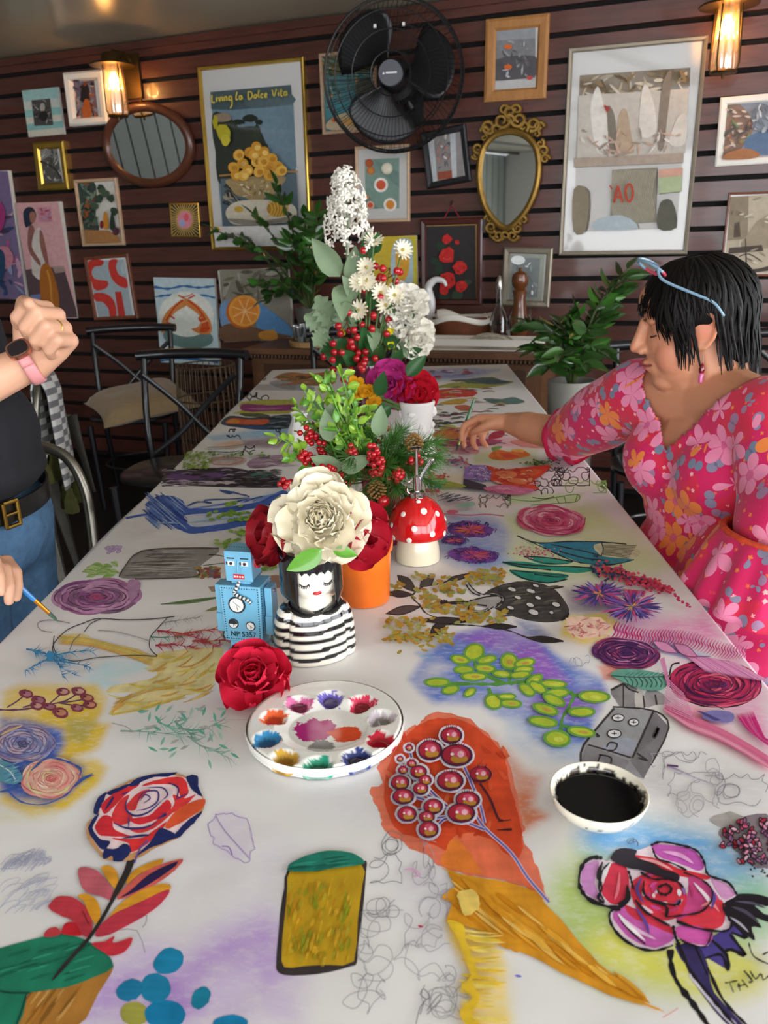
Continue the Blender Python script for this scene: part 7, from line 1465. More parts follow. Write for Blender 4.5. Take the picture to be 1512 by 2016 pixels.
# rose lying on the paper
p = tp(503,1378)+Vector((0,0,.04));flower('fabric_rose',p,tocam(p)*1+Vector((-.05,0,.45)),.049,m_rosep,'red fabric rose lying on the paper in front of the robot',rings=((3,.02,.42),(3,.18,.55),(4,.4,.7),(5,.7,.85),(5,1.05,1),(5,1.4,1.02)),wid=1.1,cup=.5,ruf=.03,nm=4)
# --- berries, boxwood, pine arrangement in the red ribbed vase
vb = tp(742,1098);vb = onz(742,1088,TZ);vb = Vector((vb.x+.01,vb.y+.06,TZ+.0012));t = thing('ribbed_vase',vb,'dark red ribbed vase holding the pine and berry arrangement','vase')
MB().lathe(spline([(0,0),(.034,0),(.036,.01),(.034,.08),(.037,.15),(.034,.15),(.03,.1),(0,.08)],3),64,vb,fn=lambda q,a: (q.x*(1+.03*math.cos(24*a)),q.y*(1+.03*math.cos(24*a)),q.z),capb=False).build('vase_body',mat('red_glass','#8a1430',.15,coat=.5),t)
VT = vb+Vector((0,0,.15));m_berry = mat('berry_red','#b5101c',.15,coat=.7);bm1 = MB().ell((0,0,0),.0056,10,7).mesh('berry',m_berry);bm2 = MB().ell((0,0,0),.0115,12,8).mesh('berry',m_berry);m_twig = mat('twig','#5a3a22',.7)
bs = MB();bs.grid(lambda a,b_: Vector((.0075*math.sin(PI*min(1,.12+.85*a))*(2*b_-1),.003*(2*b_-1)**2,.022*a)),5,4);
bx1 = bs.mesh('leaf',m_lf2,smooth=80);bx2 = bs.mesh('leaf',m_lf,smooth=80)
def berry_sprig(pts,n,me_,spread,label,base,r=.0055,group='red berry sprigs'):
    P = [Vector(q) for q in spline([base]+pts,8)];t = thing('berry_sprig',base,label,'berries',group);MB().tube(P,.0016,5).build('twig',m_twig,t)
    for k in range(n):
        i = int(len(P)*(.45+.55*k/n));i = min(i,len(P)-1);v_ = Vector((random.gauss(0,1),random.gauss(0,1),random.gauss(0,1))).normalized()*spread;o = inst('berry',me_,t,Matrix.Translation(P[i]+v_-Vector(base)))
        if me_ is bm2: MB().tube([P[i],P[i]+v_],.0012,4).build('stalk',m_twig,t)
def box_sprig(pts,n,label,base,sc=1.0,group='boxwood sprigs'):
    P = [Vector(q) for q in spline([base]+pts,10)];t = thing('boxwood_sprig',base,label,'foliage',group);MB().tube(P,.0017,5).build('stem',m_lf,t)
    for k in range(n):
        i = int(len(P)*(.4+.6*k/n));i = min(max(i,1),len(P)-1);d = (P[i]-P[i-1]).normalized();v_ = Vector((random.gauss(0,1),random.gauss(0,1),random.gauss(0,1))).normalized()
        q = P[i]+v_*random.uniform(0,.012);inst('leaf',random.choice((bx1,bx1,bx2)),t,aim(q-Vector(base),d*.5+v_,random.uniform(0,6),(sc*random.uniform(.8,1.25),)*3))
Yr = vb.y
for k,(x,y,dy) in enumerate(((632,742,.03),(672,735,.02),(600,770,0),(690,760,.03),(580,800,.01),(625,790,-.02),(680,800,0),(650,770,-.03),(720,810,.04),(548,860,-.02),(568,900,-.05),(700,830,-.04),(660,840,-.05),(590,830,.03),(640,730,.06))):
    box_sprig([P3((x+735)/2,(y+960)/2,Yr+dy*.5),P3(x,y,Yr+dy)],20,'bright green boxwood sprig in the pine and berry arrangement',VT-Vector((0,0,.03)),.88)
for x,y,dy,n in ((600,850,-.02,28),(592,895,-.05,34),(640,925,-.08,38),(560,950,-.07,26),(735,885,-.09,38),(745,912,-.1,30),(690,880,-.07,24),(820,905,-.05,30),(790,930,-.09,26),(700,860,.05,14),(755,840,.03,12),(615,830,.03,12)):
    berry_sprig([P3((x*.6+740*.4),(y*.6+970*.4),Yr+dy*.6),P3(x,y,Yr+dy)],n,bm1,.009,'sprig of small glossy red berries in the pine arrangement',VT-Vector((0,0,.03)))
m_pine = mat('pine_needle','#47782f',.5,noise=(30,.25));
for k,(x,y,dy) in enumerate(((640,870,.02),(660,900,-.02),(700,920,-.06),(745,940,-.07),(790,900,-.03),(830,880,0),(850,950,0),(800,980,-.05),(760,1000,-.07),(740,1020,-.08),(720,850,.03),(790,850,.05),(680,950,-.06),(860,900,.03),(770,870,0),(720,990,-.08),(810,930,-.06),(840,920,-.02),(780,960,-.08),(690,900,-.07),(860,870,.02),(760,920,-.09))):
    b0 = VT-Vector((0,0,.02));e = P3(x,y,Yr+dy);P = [Vector(q) for q in spline([b0,(b0+e)/2+Vector((0,0,.02)),e],9)];t = thing('pine_sprig',b0,'green pine sprig with long needles in the red ribbed vase','foliage','pine sprigs');MB().tube(P,.0018,5).build('twig',m_twig,t);nd = MB()
    for i in range(125):
        j = random.randint(len(P)//3,len(P)-1);d = (P[j]-P[j-1]).normalized();v_ = Vector((random.gauss(0,1),random.gauss(0,1),random.gauss(0,1))).normalized();dr = (d*.9+v_*.8).normalized();L_ = random.uniform(.03,.05);x_,y_ = frame_of(dr)
        nd.add([P[j]-x_*.0009,P[j]+x_*.0009,P[j]+dr*L_],[(0,1,2)]);nd.add([P[j]-y_*.0009,P[j]+y_*.0009,P[j]+dr*L_],[(0,1,2)])
    o = nd.build('needles',m_pine,t,smooth=False);o['kind'] = 'stuff'
el = leaf_mesh('leaf',m_sage,.06,.034)
t = thing('eucalyptus_sprig',VT,'grey green eucalyptus leaves in the pine arrangement','foliage')
MB().tube([VT-Vector((0,0,.03)),P3(672,925,Yr-.05),P3(640,840,Yr)],.0018,5).build('stem',m_lf,t)
for x,y,dx,dz,dy in ((672,925,-.9,.45,-.06),(672,925,.8,.35,-.07),(650,870,-.1,1,-.03),(640,850,.3,.9,0),(745,860,.1,.8,0),(640,830,-.5,.7,.02)): inst('leaf',el,t,aim(P3(x,y,Yr+dy)-VT,(dx,-.1,dz),0,(1,1,1),tocam(VT)))
pc = MB()
for i in range(60): a = i*2.4;z = i/60;r = .014*math.sin(PI*(.15+.8*z));pc.ell((r*math.cos(a),r*math.sin(a),.032*z),(.005,.003,.0025),6,4,R=Matrix.Rotation(a,3,'Z'))
pcm = pc.mesh('pine_cone',mat('cone_tan','#8f6a3a',.7,noise=(40,.3)))
for x,y,dy,lb in ((742,965,-.075,'small pine cone below the red berries'),(815,873,-.02,'small pine cone beside the white figure vase')): o = solo('pine_cone',pcm,P3(x,y,Yr+dy)-Vector((0,0,.014)),lb,'pine cone')
bb = solo('berry',bm2,P3(755,986,Yr-.08),'single large red berry at the rim of the ribbed vase','berry')
# --- white figure vase with peonies
c = onz(823,905,TZ);c = Vector((c.x,c.y,TZ+.0012));t = thing('figure_vase',c,'white ceramic vase with modelled cherub figures','vase');sk = .15
mb = MB();mb.lathe(spline([(0,0),(.035,0),(.04,.01),(.034,.05),(.038,.1),(.044,.14),(.046,sk),(.04,sk),(.036,.1),(0,.08)],3),40,c,capb=False)
for i in range(34): a = random.uniform(0,6.28);z = random.uniform(.02,.14);mb.ell(c+Vector((.037*math.cos(a),.037*math.sin(a),z)),(random.uniform(.007,.014),random.uniform(.007,.012),random.uniform(.008,.016)),10,7)
mb.build('vase_body',mat('bisque_white','#e9e7e4',.4),t);C2 = c+Vector((0,0,sk))
c3 = onz(592,872,TZ);MB();o = MB().lathe(spline([(0,0),(.03,0),(.034,.03),(.02,.07),(.026,.085),(.02,.085),(0,.06)],3),28,Vector((c3.x,c3.y,TZ+.0012)),capb=False,fn=lambda q,a: (q.x*(1+.05*math.cos(6*a)),q.y*(1+.05*math.cos(6*a)),q.z)).build('white_bud_vase',mat('bisque_white','#e9e7e4',.4));tag(o,'small white scalloped vase half hidden by the boxwood','vase')
Yc = c.y
for x,y,R_,m,lb,f_,gp in ((767,755,.064,m_magp,'magenta pink peony in the white figure vase',(-.1,-1,.35),None),(824,775,.06,m_crimson,'scarlet red peony in the white figure vase',(.35,-1,.1),None)):
    p = P3(x,y,Yc);flower('peony',p,f_,R_,m,lb,rings=((4,.1,.45),(6,.45,.62),(8,.85,.85),(8,1.25,1),(7,1.6,1)),wid=.95,cup=.45,ruf=.05,stem=[C2-Vector((0,0,.03))])
for x,y in ((700,755),(722,770),(735,790),(705,775)): p = P3(x,y,Yc-.03);flower('freesia',p,(random.uniform(-.3,.3),-1,.3),.024,m_yelp,'yellow freesia bloom between the boxwood and the magenta peony',rings=((3,.4,.8),(4,.9,1)),wid=.9,cup=.3,ruf=.05,group='yellow freesias',stem=[C2-Vector((0,0,.03))],nm=1)
t = thing('peony_leaf',C2,'dark green peony leaf below the magenta peony','leaf');pl_ = leaf_mesh('leaf',m_dlf,.07,.04)
for x,y,d in ((745,780,(.2,-.3,.8)),(770,800,(-.5,-.2,-.3)),(800,740,(.6,0,.6))): inst('leaf',pl_,t,aim(P3(x,y,Yc-.04)-C2,d,0,(1,1,1),tocam(C2)))
# --- tall arrangement
c = onz(700,815,TZ);Yt = 2.62;c = P3(720,800,Yt);c = Vector((c.x,Yt,TZ+.0012));t = thing('wine_vase',c,'dark wine red glass vase holding the tall white and red bouquet','vase')
MB().lathe(spline([(0,0),(.045,0),(.05,.02),(.045,.1),(.05,.16),(.045,.16),(.04,.1),(0,.08)],3),36,c,capb=False).build('vase_body',mat('wine_glass','#4a0f22',.12,coat=.5),t);VT2 = c+Vector((0,0,.16))
fl_m = MB()
for k in range(4): a = k*PI/2;fl_m.ell((.0075*math.cos(a),.0075*math.sin(a),.012),(.0062,.004,.0025),7,4,R=Matrix.Rotation(a,3,'Z'))
fl_m.ell((0,0,.006),(.0025,.0025,.008),6,4);fl_me = fl_m.mesh('floret',m_whp)
t = thing('white_lilac',VT2,'tall white lilac spike rising above the bouquet','flower');P = [Vector(q) for q in spline([VT2-Vector((0,0,.1)),P3(690,600,Yt),P3(683,500,Yt),P3(685,440,Yt),P3(678,352,Yt)],10)];MB().tube(P,.003,6).build('stem',m_sage,t)
for i in range(190):
    f_ = random.random()**.8;k = int(len(P)*(.60+.40*f_));k = min(k,len(P)-1);r = .062*(1-f_)**.6+.014;v_ = Vector((random.gauss(0,1),random.gauss(0,1),random.gauss(0,.6))).normalized();inst('floret',fl_me,t,aim(P[k]+v_*r*random.uniform(.65,1.05)-VT2,v_,random.uniform(0,6),(1.12,)*3))
sg = leaf_mesh('leaf',m_sage,.13,.07);hl = MB()
def hol(a,b_): s_ = 2*b_-1;w_ = .03*math.sin(PI*min(1,.1+.88*a))**.6*(1+.25*math.cos(a*5*2*PI)*abs(s_));return Vector((w_*s_,.006*s_*s_,.085*a))
hl.grid(hol,20,4);hlm = hl.mesh('leaf',m_sage,smooth=60);dl = leaf_mesh('leaf',m_dlf,.08,.045)
t = thing('leaf_spray',VT2,'grey green and dark leaves around the lilac stem','foliage');MB().tube([VT2-Vector((0,0,.1)),P3(690,640,Yt),P3(675,520,Yt)],.0035,6).build('stem',m_sage,t)
for x,y,d,me_,s_ in ((670,545,(-.55,-.2,.8),sg,1.1),(690,560,(.2,0,1),sg,.9),(670,560,(.1,-.8,-1),sg,1),(720,520,(.1,-.3,.9),dl,1.2),(735,500,(.2,-.3,.6),dl,.9),(655,640,(-.5,-.3,1),hlm,1.25),(650,645,(-.9,-.4,.5),hlm,1.1),(680,650,(.1,-.4,.9),hlm,1.2),(640,650,(-.3,-.5,-.4),hlm,.9),(720,660,(.3,-.3,-.6),dl,1),(755,660,(.5,-.3,-.4),dl,1),(745,680,(-.4,-.4,-.8),dl,1),(770,700,(.6,-.3,.2),sg,.6),(800,700,(.6,-.4,.3),dl,.8),(700,640,(-.2,-.4,.8),dl,1),(730,610,(.2,-.4,.9),dl,1),(690,680,(-.6,-.4,.1),dl,1),(735,640,(0,-.5,-.7),sg,.7),(760,630,(.3,-.5,.6),dl,.9),(660,670,(-.5,-.5,-.3),dl,.9),(790,660,(.2,-.5,-.8),sg,.6),(700,720,(-.3,-.6,.5),dl,1.2),(740,715,(.2,-.6,.5),dl,1.2),(680,715,(-.6,-.5,.4),dl,1.1),(720,690,(0,-.6,.8),dl,1.2),(770,720,(.4,-.5,.6),dl,1),(700,590,(-.3,-.4,.7),sg,.7),(745,600,(.1,-.3,1),dl,.9),(790,640,(.5,-.3,.5),dl,.9)): inst('leaf',me_,t,aim(P3(x,y,Yt)-VT2,d,random.uniform(-.4,.4),(s_,)*3,tocam(VT2)))
for x,y,n,sp_,lb in ((768,520,20,.042,'sprig of large red berries beside the white lilac'),(725,490,8,.03,'few large red berries under the white lilac'),(680,615,16,.042,'sprig of large red berries below the sage leaves'),(668,690,22,.05,'red berry cluster low in the tall bouquet behind the boxwood'),(712,700,24,.05,'red berry cluster low in the tall bouquet above the magenta peony')):
    berry_sprig([P3((x+720)/2,(y+760)/2,Yt),P3(x,y+8,Yt-.02)],n,bm2,sp_,lb,VT2-Vector((0,0,.1)),group=None)
m_dc = mat('daisy_core','#b0a04a',.8)
for x,y,f_ in ((705,555,(-.2,-1,.3)),(722,552,(.1,-1,.2)),(735,470,(0,-.6,.8)),(720,525,(-.3,-1,.4)),(760,600,(.1,-1,.2)),(705,610,(-.2,-1,.1)),(778,580,(.2,-1,.3)),(795,490,(.5,-.8,.4)),(750,575,(0,-1,.3))):
    p = P3(x,y,Yt-.03);flower('cream_daisy',p,f_,.032,m_ivory,'small cream daisy in the tall bouquet',rings=((14,1.0,1),(14,1.3,1)),wid=.24,cup=.1,ruf=.01,group='cream daisies in the tall bouquet',core=m_dc,nm=1,jit=.05,stem=[VT2-Vector((0,0,.1))])
for x,y,R_,f_,lb in ((800,590,.075,(.2,-.9,.6),'white peony high on the side of the tall bouquet'),(826,668,.07,(.5,-1,-.1),'drooping white peony low on the side of the tall bouquet'),(785,625,.06,(-.2,-1,.2),'small white peony between the daisies and the drooping peony')):
    p = P3(x,y,Yt-.02);flower('white_peony',p,f_,R_,m_whp,lb,rings=((5,.1,.45),(7,.5,.65),(8,.9,.85),(8,1.3,1),(6,1.6,1)),wid=.8,cup=.4,ruf=.08,stem=[VT2-Vector((0,0,.1))])
for x,y in ((673,655),(762,570),(770,650),(770,680),(748,690),(785,690)): p = P3(x,y,Yt-.02);flower('yellow_blossom',p,(random.uniform(-.5,.5),-1,.2),.016,mat('lemon_petal','#e4d820',.5),'tiny yellow blossom inside the tall bouquet',rings=((4,.9,1),),wid=.8,cup=.2,group='yellow blossoms in the tall bouquet',nm=1)
# ------------------------------------------------------------------ people
class Body:
    def __init__(s): s.mb = MB()
    def c(s,*pr):
        """chain of (point, radius)"""
        for (p,r),(q,r2) in zip(pr,pr[1:]):
            p,q = Vector(p),Vector(q);L = max((q-p).length,1e-6);k = max(3,int(L/.02))
            s.mb.tube([p.lerp(q,i/k) for i in range(k+1)],[r+(r2-r)*i/k for i in range(k+1)],14)
            s.mb.ell(p,r,14,10);s.mb.ell(q,r2,14,10)
        return s
    def e(s,c,r,R=None): s.mb.ell(c,r,20,14,R=R);return s
    def mesh(s,name,vox,it,m,keep=None,off=None):
        o = bpy.data.objects.new('tmp',s.mb.mesh('tmp',m,smooth=False));COL.objects.link(o)
        r = o.modifiers.new('r','REMESH');r.mode = 'VOXEL';r.voxel_size = vox;r.use_smooth_shade = True
        k = o.modifiers.new('s','SMOOTH');k.factor = .5;k.iterations = it
        bpy.context.view_layer.update();me_ = bpy.data.meshes.new_from_object(o.evaluated_get(bpy.context.evaluated_depsgraph_get()));bpy.data.objects.remove(o)
        me_.name = name
        if keep:
            bm = bmesh.new();bm.from_mesh(me_);bmesh.ops.delete(bm,geom=[f for f in bm.faces if not keep(f.calc_center_median())],context='FACES');bm.to_mesh(me_);bm.free()
        if off is not None: me_.transform(Matrix.Translation(-Vector(off)))
        me_.materials.clear();me_.materials.append(m);me_.polygons.foreach_set('use_smooth',[True]*len(me_.polygons));return me_
def paintv(me_,fn,off):
    a = me_.color_attributes.get('Col') or me_.color_attributes.new('Col','FLOAT_COLOR','POINT');n = len(me_.vertices);co = np.empty(n*3);me_.vertices.foreach_get('co',co);co = co.reshape(-1,3)+np.array(off)
    if a.domain != 'POINT' or len(a.data) != n: me_.color_attributes.remove(a);a = me_.color_attributes.new('Col','FLOAT_COLOR','POINT')
    a.data.foreach_set('color',np.concatenate([fn(co),np.ones((n,1))],1).astype(np.float32).ravel())
m_skin = mat('skin',vc=True,rough=.5,sss=.12,bump=(220,.06));m_hair = mat('black_hair','#0d0908',.55,spec=.22,noise=(40,.3))
def hand(B,W,D,N,side,curls,thumb,sc=1.0,spread=.02):
    """W wrist, D finger direction, N back of hand, side +1/-1 thumb side; curls per finger (3 angles); thumb: 3 local points (D,S,N)"""
    W = Vector(W);D = Vector(D).normalized();N = Vector(N);N = (N-D*N.dot(D)).normalized();S = D.cross(N)*side;tips = []
    for i in range(4):
        m_ = W+(D*(.088-.006*abs(i-1))+S*(.031-.0205*i))*sc;B.c((W+S*(.012-.008*i)*sc,.021*sc),(W+D*.045*sc+S*(.026-.017*i)*sc,.0155*sc),(m_,.0125*sc))
        L = [(.043,.027,.021),(.048,.03,.022),(.044,.028,.021),(.034,.021,.018)][i];a = 0;p = m_;pr = [(p,.0112*sc)]
        for k in range(3):
            a += curls[i][k];d = D*math.cos(a)-N*math.sin(a)+S*(.06*(1.5-i)*(spread*10));p = p+d.normalized()*L[k]*sc;pr.append((p,(.0104,.0092,.0076)[k]*sc))
        B.c(*pr);tips.append((m_,N))
    T = [W+(D*a+S*b_+N*n_)*sc for a,b_,n_ in thumb];B.c((W+(D*.018+S*.018-N*.006)*sc,.021*sc),(T[0],.0165*sc),(T[1],.012*sc),(T[2],.009*sc));return tips,T
def head(B,H,f,u,k=1.0):
    f = f.normalized();l = u.cross(f).normalized();u = f.cross(l);R = Matrix((f,l,u)).transposed();g = lambda x,y,z: H+(f*x+l*y+u*z)*k
    E_ = lambda c,r: B.e(g(*c),tuple(q*k for q in r),R)
    for c,r in (((-.008,0,.032),(.090,.075,.087)),((.034,0,-.03),(.062,.060,.085)),((.028,0,-.072),(.062,.057,.045)),((.064,0,-.094),(.030,.034,.025)),((.005,0,-.1),(.065,.054,.034)),((.076,0,-.06),(.025,.034,.030)),((.094,0,-.026),(.018,.016,.012)),((.101,0,-.0535),(.0085,.02,.0055)),((.098,0,-.064),(.009,.018,.006)),((.062,0,.06),(.036,.055,.04))): E_(c,r)
    for s_ in (-1,1):
        for c,r in (((.042,s_*.033,-.044),(.041,.034,.046)),((.104,s_*.011,-.029),(.011,.009,.008)),((.076,s_*.026,.03),(.013,.03,.011)),((.066,s_*.031,.008),(.0155,.017,.013)),((-.012,s_*.074,.0),(.021,.008,.033)),((-.002,s_*.073,-.03),(.010,.007,.012))): E_(c,r)
    for s_ in (-1,1): B.c(*[(g(x,s_*y,z),.0042*k) for x,y,z in ((.004,.079,.022),(-.012,.083,.033),(-.03,.085,.022),(-.034,.085,.0),(-.024,.083,-.02),(-.008,.079,-.036))])
    B.c((g(.09,0,.028),.010*k),(g(.104,0,.0),.0105*k),(g(.116,0,-.021),.0115*k));return g
# ---- the woman in pink
FT = Vector((-.94,-.35,0));LT = Vector((.35,-.94,0))      # chest direction, lateral towards the near shoulder
base = Vector((.68,1.52,0));wt = thing('person',base,'woman in a pink floral dress bending over the table and painting','person')
H = aty(1368,640,1.56);fH = Vector((-.94,.24,-.2));uH = Vector((-.18,.02,1)).normalized()
B = Body();g = head(B,H,fH,uH,.95)
SN_ = Vector((.625,1.365,.985));SF = Vector((.485,1.70,.975));NB = Vector((.585,1.545,1.0));EF = aty(1118,858,1.98);WF = aty(1000,832,2.13);EN = Vector((.64,1.235,.80));WNr = Vector((.56,1.28,.58))
hips = Vector((.69,1.5,.50));RT = Matrix((FT,LT,Vector((0,0,1)))).transposed()
B.c((NB,.068),(H-uH*.03-fH*.02,.058));B.c((NB-Vector((0,0,.01)),.075),(SN_,.06));B.c((NB-Vector((0,0,.01)),.075),(SF,.058))
def torso(B,k=0):
    B.e((.612,1.54,.90),(.115+k,.165+k,.12+k),RT);B.e((.625,1.53,.80),(.13+k,.175+k,.15+k),RT);B.e((.64,1.52,.64),(.17+k,.20+k,.16+k),RT);B.e(hips,(.2+k,.215+k,.13+k),RT)
    for s_ in (-1,1): B.e(Vector((.56,1.52,.865))+LT*s_*.078,(.085+k,.085+k,.08+k),RT)
torso(B)
B.c((SF,.058),(EF,.045),(WF+(EF-WF)*.35,.040),(WF,.027));B.c((SN_,.06),(EN,.048),(WNr,.03))
tipB = Vector((.127,2.114,.7535));Bd = (aty(936,778,2.22)-tipB).normalized();grip = tipB+Bd*.085
tipsF,_ = hand(B,WF,grip+Vector((-.0,.03,.0))-WF,Vector((.15,.55,.8)),1 if False else -1,((.55,.8,.5),(.7,.8,.5),(.95,.8,.5),(1.15,.8,.5)),((.045,.03,-.02),(.075,.028,-.036),(.098,.016,-.04)),.92)
hand(B,WNr,(-.8,.3,-.5),(0,0,1),1,((.3,.4,.3),)*4,((.04,.04,-.01),(.07,.05,-.02),(.095,.05,-.02)),.92)
for s_ in (-1,1):
    k_ = hips+LT*s_*.1+Vector((-.42,0,.0));B.c((hips+LT*s_*.1,.1),(k_,.072),(k_+Vector((.03,0,-.42)),.042));B.c((k_+Vector((.03,0,-.42)),.042),(k_+Vector((.05,0,-.45)),.038),(k_+Vector((-.12,0,-.465)),.03))
me_ = B.mesh('body',.0032,6,m_skin,off=base)
lipc = np.array(g(.102,0,-.058));chk = np.array(g(.06,.05,-.04));nose = np.array(g(.12,0,-.025));earc = np.array(g(-.012,.08,-.005))
def wskin(co):
    b_ = np.ones((len(co),3))*np.array(rgb('#cd8f6e'));
    for p,r,c_,a_ in ((lipc,.016,'#b5605a',.8),(chk,.045,'#cf7d66',.5),(nose,.022,'#cf7d62',.5),(earc,.03,'#c9664e',.45)):
        d = np.linalg.norm(co-p,axis=1);t_ = np.clip(1-d/r,0,1)[:,None]*a_*1.4;t_ = np.clip(t_,0,1);b_ = b_*(1-t_)+np.array(rgb(c_))*t_
    Q = (co-np.array(H)) @ np.array(Rw)/.95;x_,y_,z_ = Q.T
    for mk,c_ in (((np.abs(z_+.0585) < .0115-.009*np.abs(y_)/.026) & (np.abs(y_) < .026) & (x_ > .08),'#b8645c'),((np.abs(z_+.0587) < .0022) & (np.abs(y_) < .028) & (x_ > .075),'#7d3a34')): b_[mk] = np.array(rgb(c_))
    return b_
Rw = [list(r_) for r_ in Matrix((fH.normalized(),uH.cross(fH).normalized(),fH.normalized().cross(uH.cross(fH).normalized()))).transposed()]
paintv(me_,wskin,base);inst('body',me_,wt,Matrix())
def floral():
    m = mat('floral_fabric','#d81f5c',.75,sheen=.15,bump=(14,.5));nt = m.node_tree;nd,ln = nt.nodes,nt.links
    def M(op,a,b_=None,c_=None):
        n = nd.new('ShaderNodeMath');n.operation = op
        for i,v_ in enumerate((a,b_,c_)):
            if v_ is None: continue
            if isinstance(v_,(int,float)): n.inputs[i].default_value = v_
            else: ln.new(v_,n.inputs[i])
        return n.outputs[0]
    def mix(f,a,b_):
        n = nd.new('ShaderNodeMix');n.data_type = 'RGBA';ln.new(f,n.inputs[0])
        for i,v_ in ((6,a),(7,b_)):
            if isinstance(v_,str): n.inputs[i].default_value = (*rgb(v_),1)
            else: ln.new(v_,n.inputs[i])
        return n.outputs[2]
    tc = nd.new('ShaderNodeTexCoord');sc_ = nd.new('ShaderNodeVectorMath');sc_.operation = 'SCALE';sc_.inputs['Scale'].default_value = 13.5;ln.new(tc.outputs['Object'],sc_.inputs[0])
    nz = nd.new('ShaderNodeTexNoise');nz.inputs['Scale'].default_value = 9;ln.new(tc.outputs['Object'],nz.inputs[0]);col = mix(M('GREATER_THAN',nz.outputs[0],.52),'#d41a5e','#d9244a')
    def layer(col,seed,scale,cols,rad,pet,lob=5):
        s2 = nd.new('ShaderNodeVectorMath');s2.operation = 'MULTIPLY_ADD';s2.inputs[1].default_value = (scale,)*3;s2.inputs[2].default_value = (seed,seed*1.7,seed*.6);ln.new(tc.outputs['Object'],s2.inputs[0])
        v_ = nd.new('ShaderNodeTexVoronoi');v_.inputs['Scale'].default_value = 1;v_.inputs['Randomness'].default_value = .75;ln.new(s2.outputs[0],v_.inputs['Vector'])
        sb_ = nd.new('ShaderNodeVectorMath');sb_.operation = 'SUBTRACT';ln.new(s2.outputs[0],sb_.inputs[0]);ln.new(v_.outputs['Position'],sb_.inputs[1]);xy = nd.new('ShaderNodeSeparateXYZ');ln.new(sb_.outputs[0],xy.inputs[0])
        u_ = M('SUBTRACT',M('MULTIPLY',xy.outputs[0],.5),M('MULTIPLY',xy.outputs[1],.86));th = M('ARCTAN2',xy.outputs[2],u_);cs = nd.new('ShaderNodeSeparateColor');ln.new(v_.outputs['Color'],cs.inputs[0])
        w_ = M('ABSOLUTE',M('COSINE',M('ADD',M('MULTIPLY',th,lob/2),M('MULTIPLY',cs.outputs[1],6))));r_ = M('ADD',rad,M('MULTIPLY',w_,pet));msk = M('LESS_THAN',v_.outputs['Distance'],r_)
        pc_ = cols[0];pc_ = mix(M('GREATER_THAN',cs.outputs[0],.5),cols[0],cols[1]);pc_ = mix(M('GREATER_THAN',cs.outputs[0],.8),pc_,cols[2])
        pc_ = mix(M('MULTIPLY',M('LESS_THAN',w_,.22),.6),pc_,cols[3]);pc_ = mix(M('MULTIPLY',M('LESS_THAN',v_.outputs['Distance'],rad*.45),.7),pc_,cols[3])
        return mix(M('MULTIPLY',msk,M('LESS_THAN',cs.outputs[2],.86)),col,pc_)
    col = layer(col,3.1,60,('#ee7a3c','#f3b0b4','#e8503c','#f6c070'),.14,.12);col = layer(col,7.7,24,('#8a86a0','#a07a9a','#77829a','#5f6080'),.16,.26,2);col = layer(col,1.3,14.5,('#ee8cb0','#f08fae','#f0873e','#d64a86'),.30,.24)
    ln.new(col,nd['Principled BSDF'].inputs['Base Color']);return m
m_flor = floral()
D_ = Body();torso(D_,.012);D_.c((NB-Vector((0,0,.03)),.085),(SN_,.074));D_.c((NB-Vector((0,0,.03)),.085),(SF,.072));cuffF = EF+(WF-EF)*.0
D_.c((SF,.072),(SF.lerp(EF,.5),.075),(EF,.060));D_.c((SN_,.074),(SN_.lerp(EN,.55)+Vector((0,-.01,0)),.088),(EN+Vector((-.02,0,.04)),.095))
for s_ in (-1,1): D_.c((hips+LT*s_*.1,.125),(hips+LT*s_*.1+Vector((-.36,0,.0)),.098))
D_.e(hips+Vector((-.1,0,-.05)),(.24,.23,.12),RT);D_.e((.61,1.36,.66),(.13,.14,.16));D_.e((.60,1.30,.58),(.13,.13,.10))
NC = NB+Vector((0,0,0))
def keep(p):
    q = p-NC;t_ = q.dot(LT);a = q.dot(FT);d = (p-H).length
    if p.z > (.902 if a > .0 else .985)+abs(t_)*(1.05 if a > 0 else .5) and abs(t_) < .15: return False
    if (p-cuffF).dot((WF-EF).normalized()) > .03 and (p-cuffF).length < .09: return False
    return True
me_ = D_.mesh('dress',.0075,6,m_flor,keep,off=base)
o = inst('dress',me_,wt,Matrix());so = o.modifiers.new('t','SOLIDIFY');so.thickness = .004;so.offset = 1
rf = MB();rc = EN+Vector((-.035,-.005,.02));ax = Vector((-.12,-.05,-1)).normalized();X_,Y_ = frame_of(ax)
rf.grid(lambda a,b_: rc+ax*(.115*b_-.01)+(X_*math.cos(2*PI*a)*1.15+Y_*math.sin(2*PI*a))*(.096+.045*b_**.7)*(1+(.05*math.sin(34*PI*a)+.04*math.sin(14*PI*a+1))*b_**.5),120,10)
o = rf.build('sleeve_ruffle',m_flor,wt);o.modifiers.new('t','SOLIDIFY').thickness = .003
m_trim = mat('sleeve_trim','#e0502e',.7,noise=(90,.35));MB().tube([rc-ax*.008+(X_*math.cos(a)*1.15+Y_*math.sin(a))*.099 for a in np.linspace(0,2*PI,49)[:-1]],.0055,8,closed=True).build('sleeve_trim',m_trim,wt)
cf = (WF-EF).normalized();cx_,cy_ = frame_of(cf);MB().grid(lambda a,b_: cuffF+cf*(.075*b_-.045)+(cx_*math.cos(2*PI*a)+cy_*math.sin(2*PI*a))*(.060+.006*math.sin(b_*9)+.003*math.sin(a*30)),40,10).build('rolled_cuff',mat('cuff_fabric','#c8234f',.75,noise=(60,.4),bump=(30,.4)),wt)
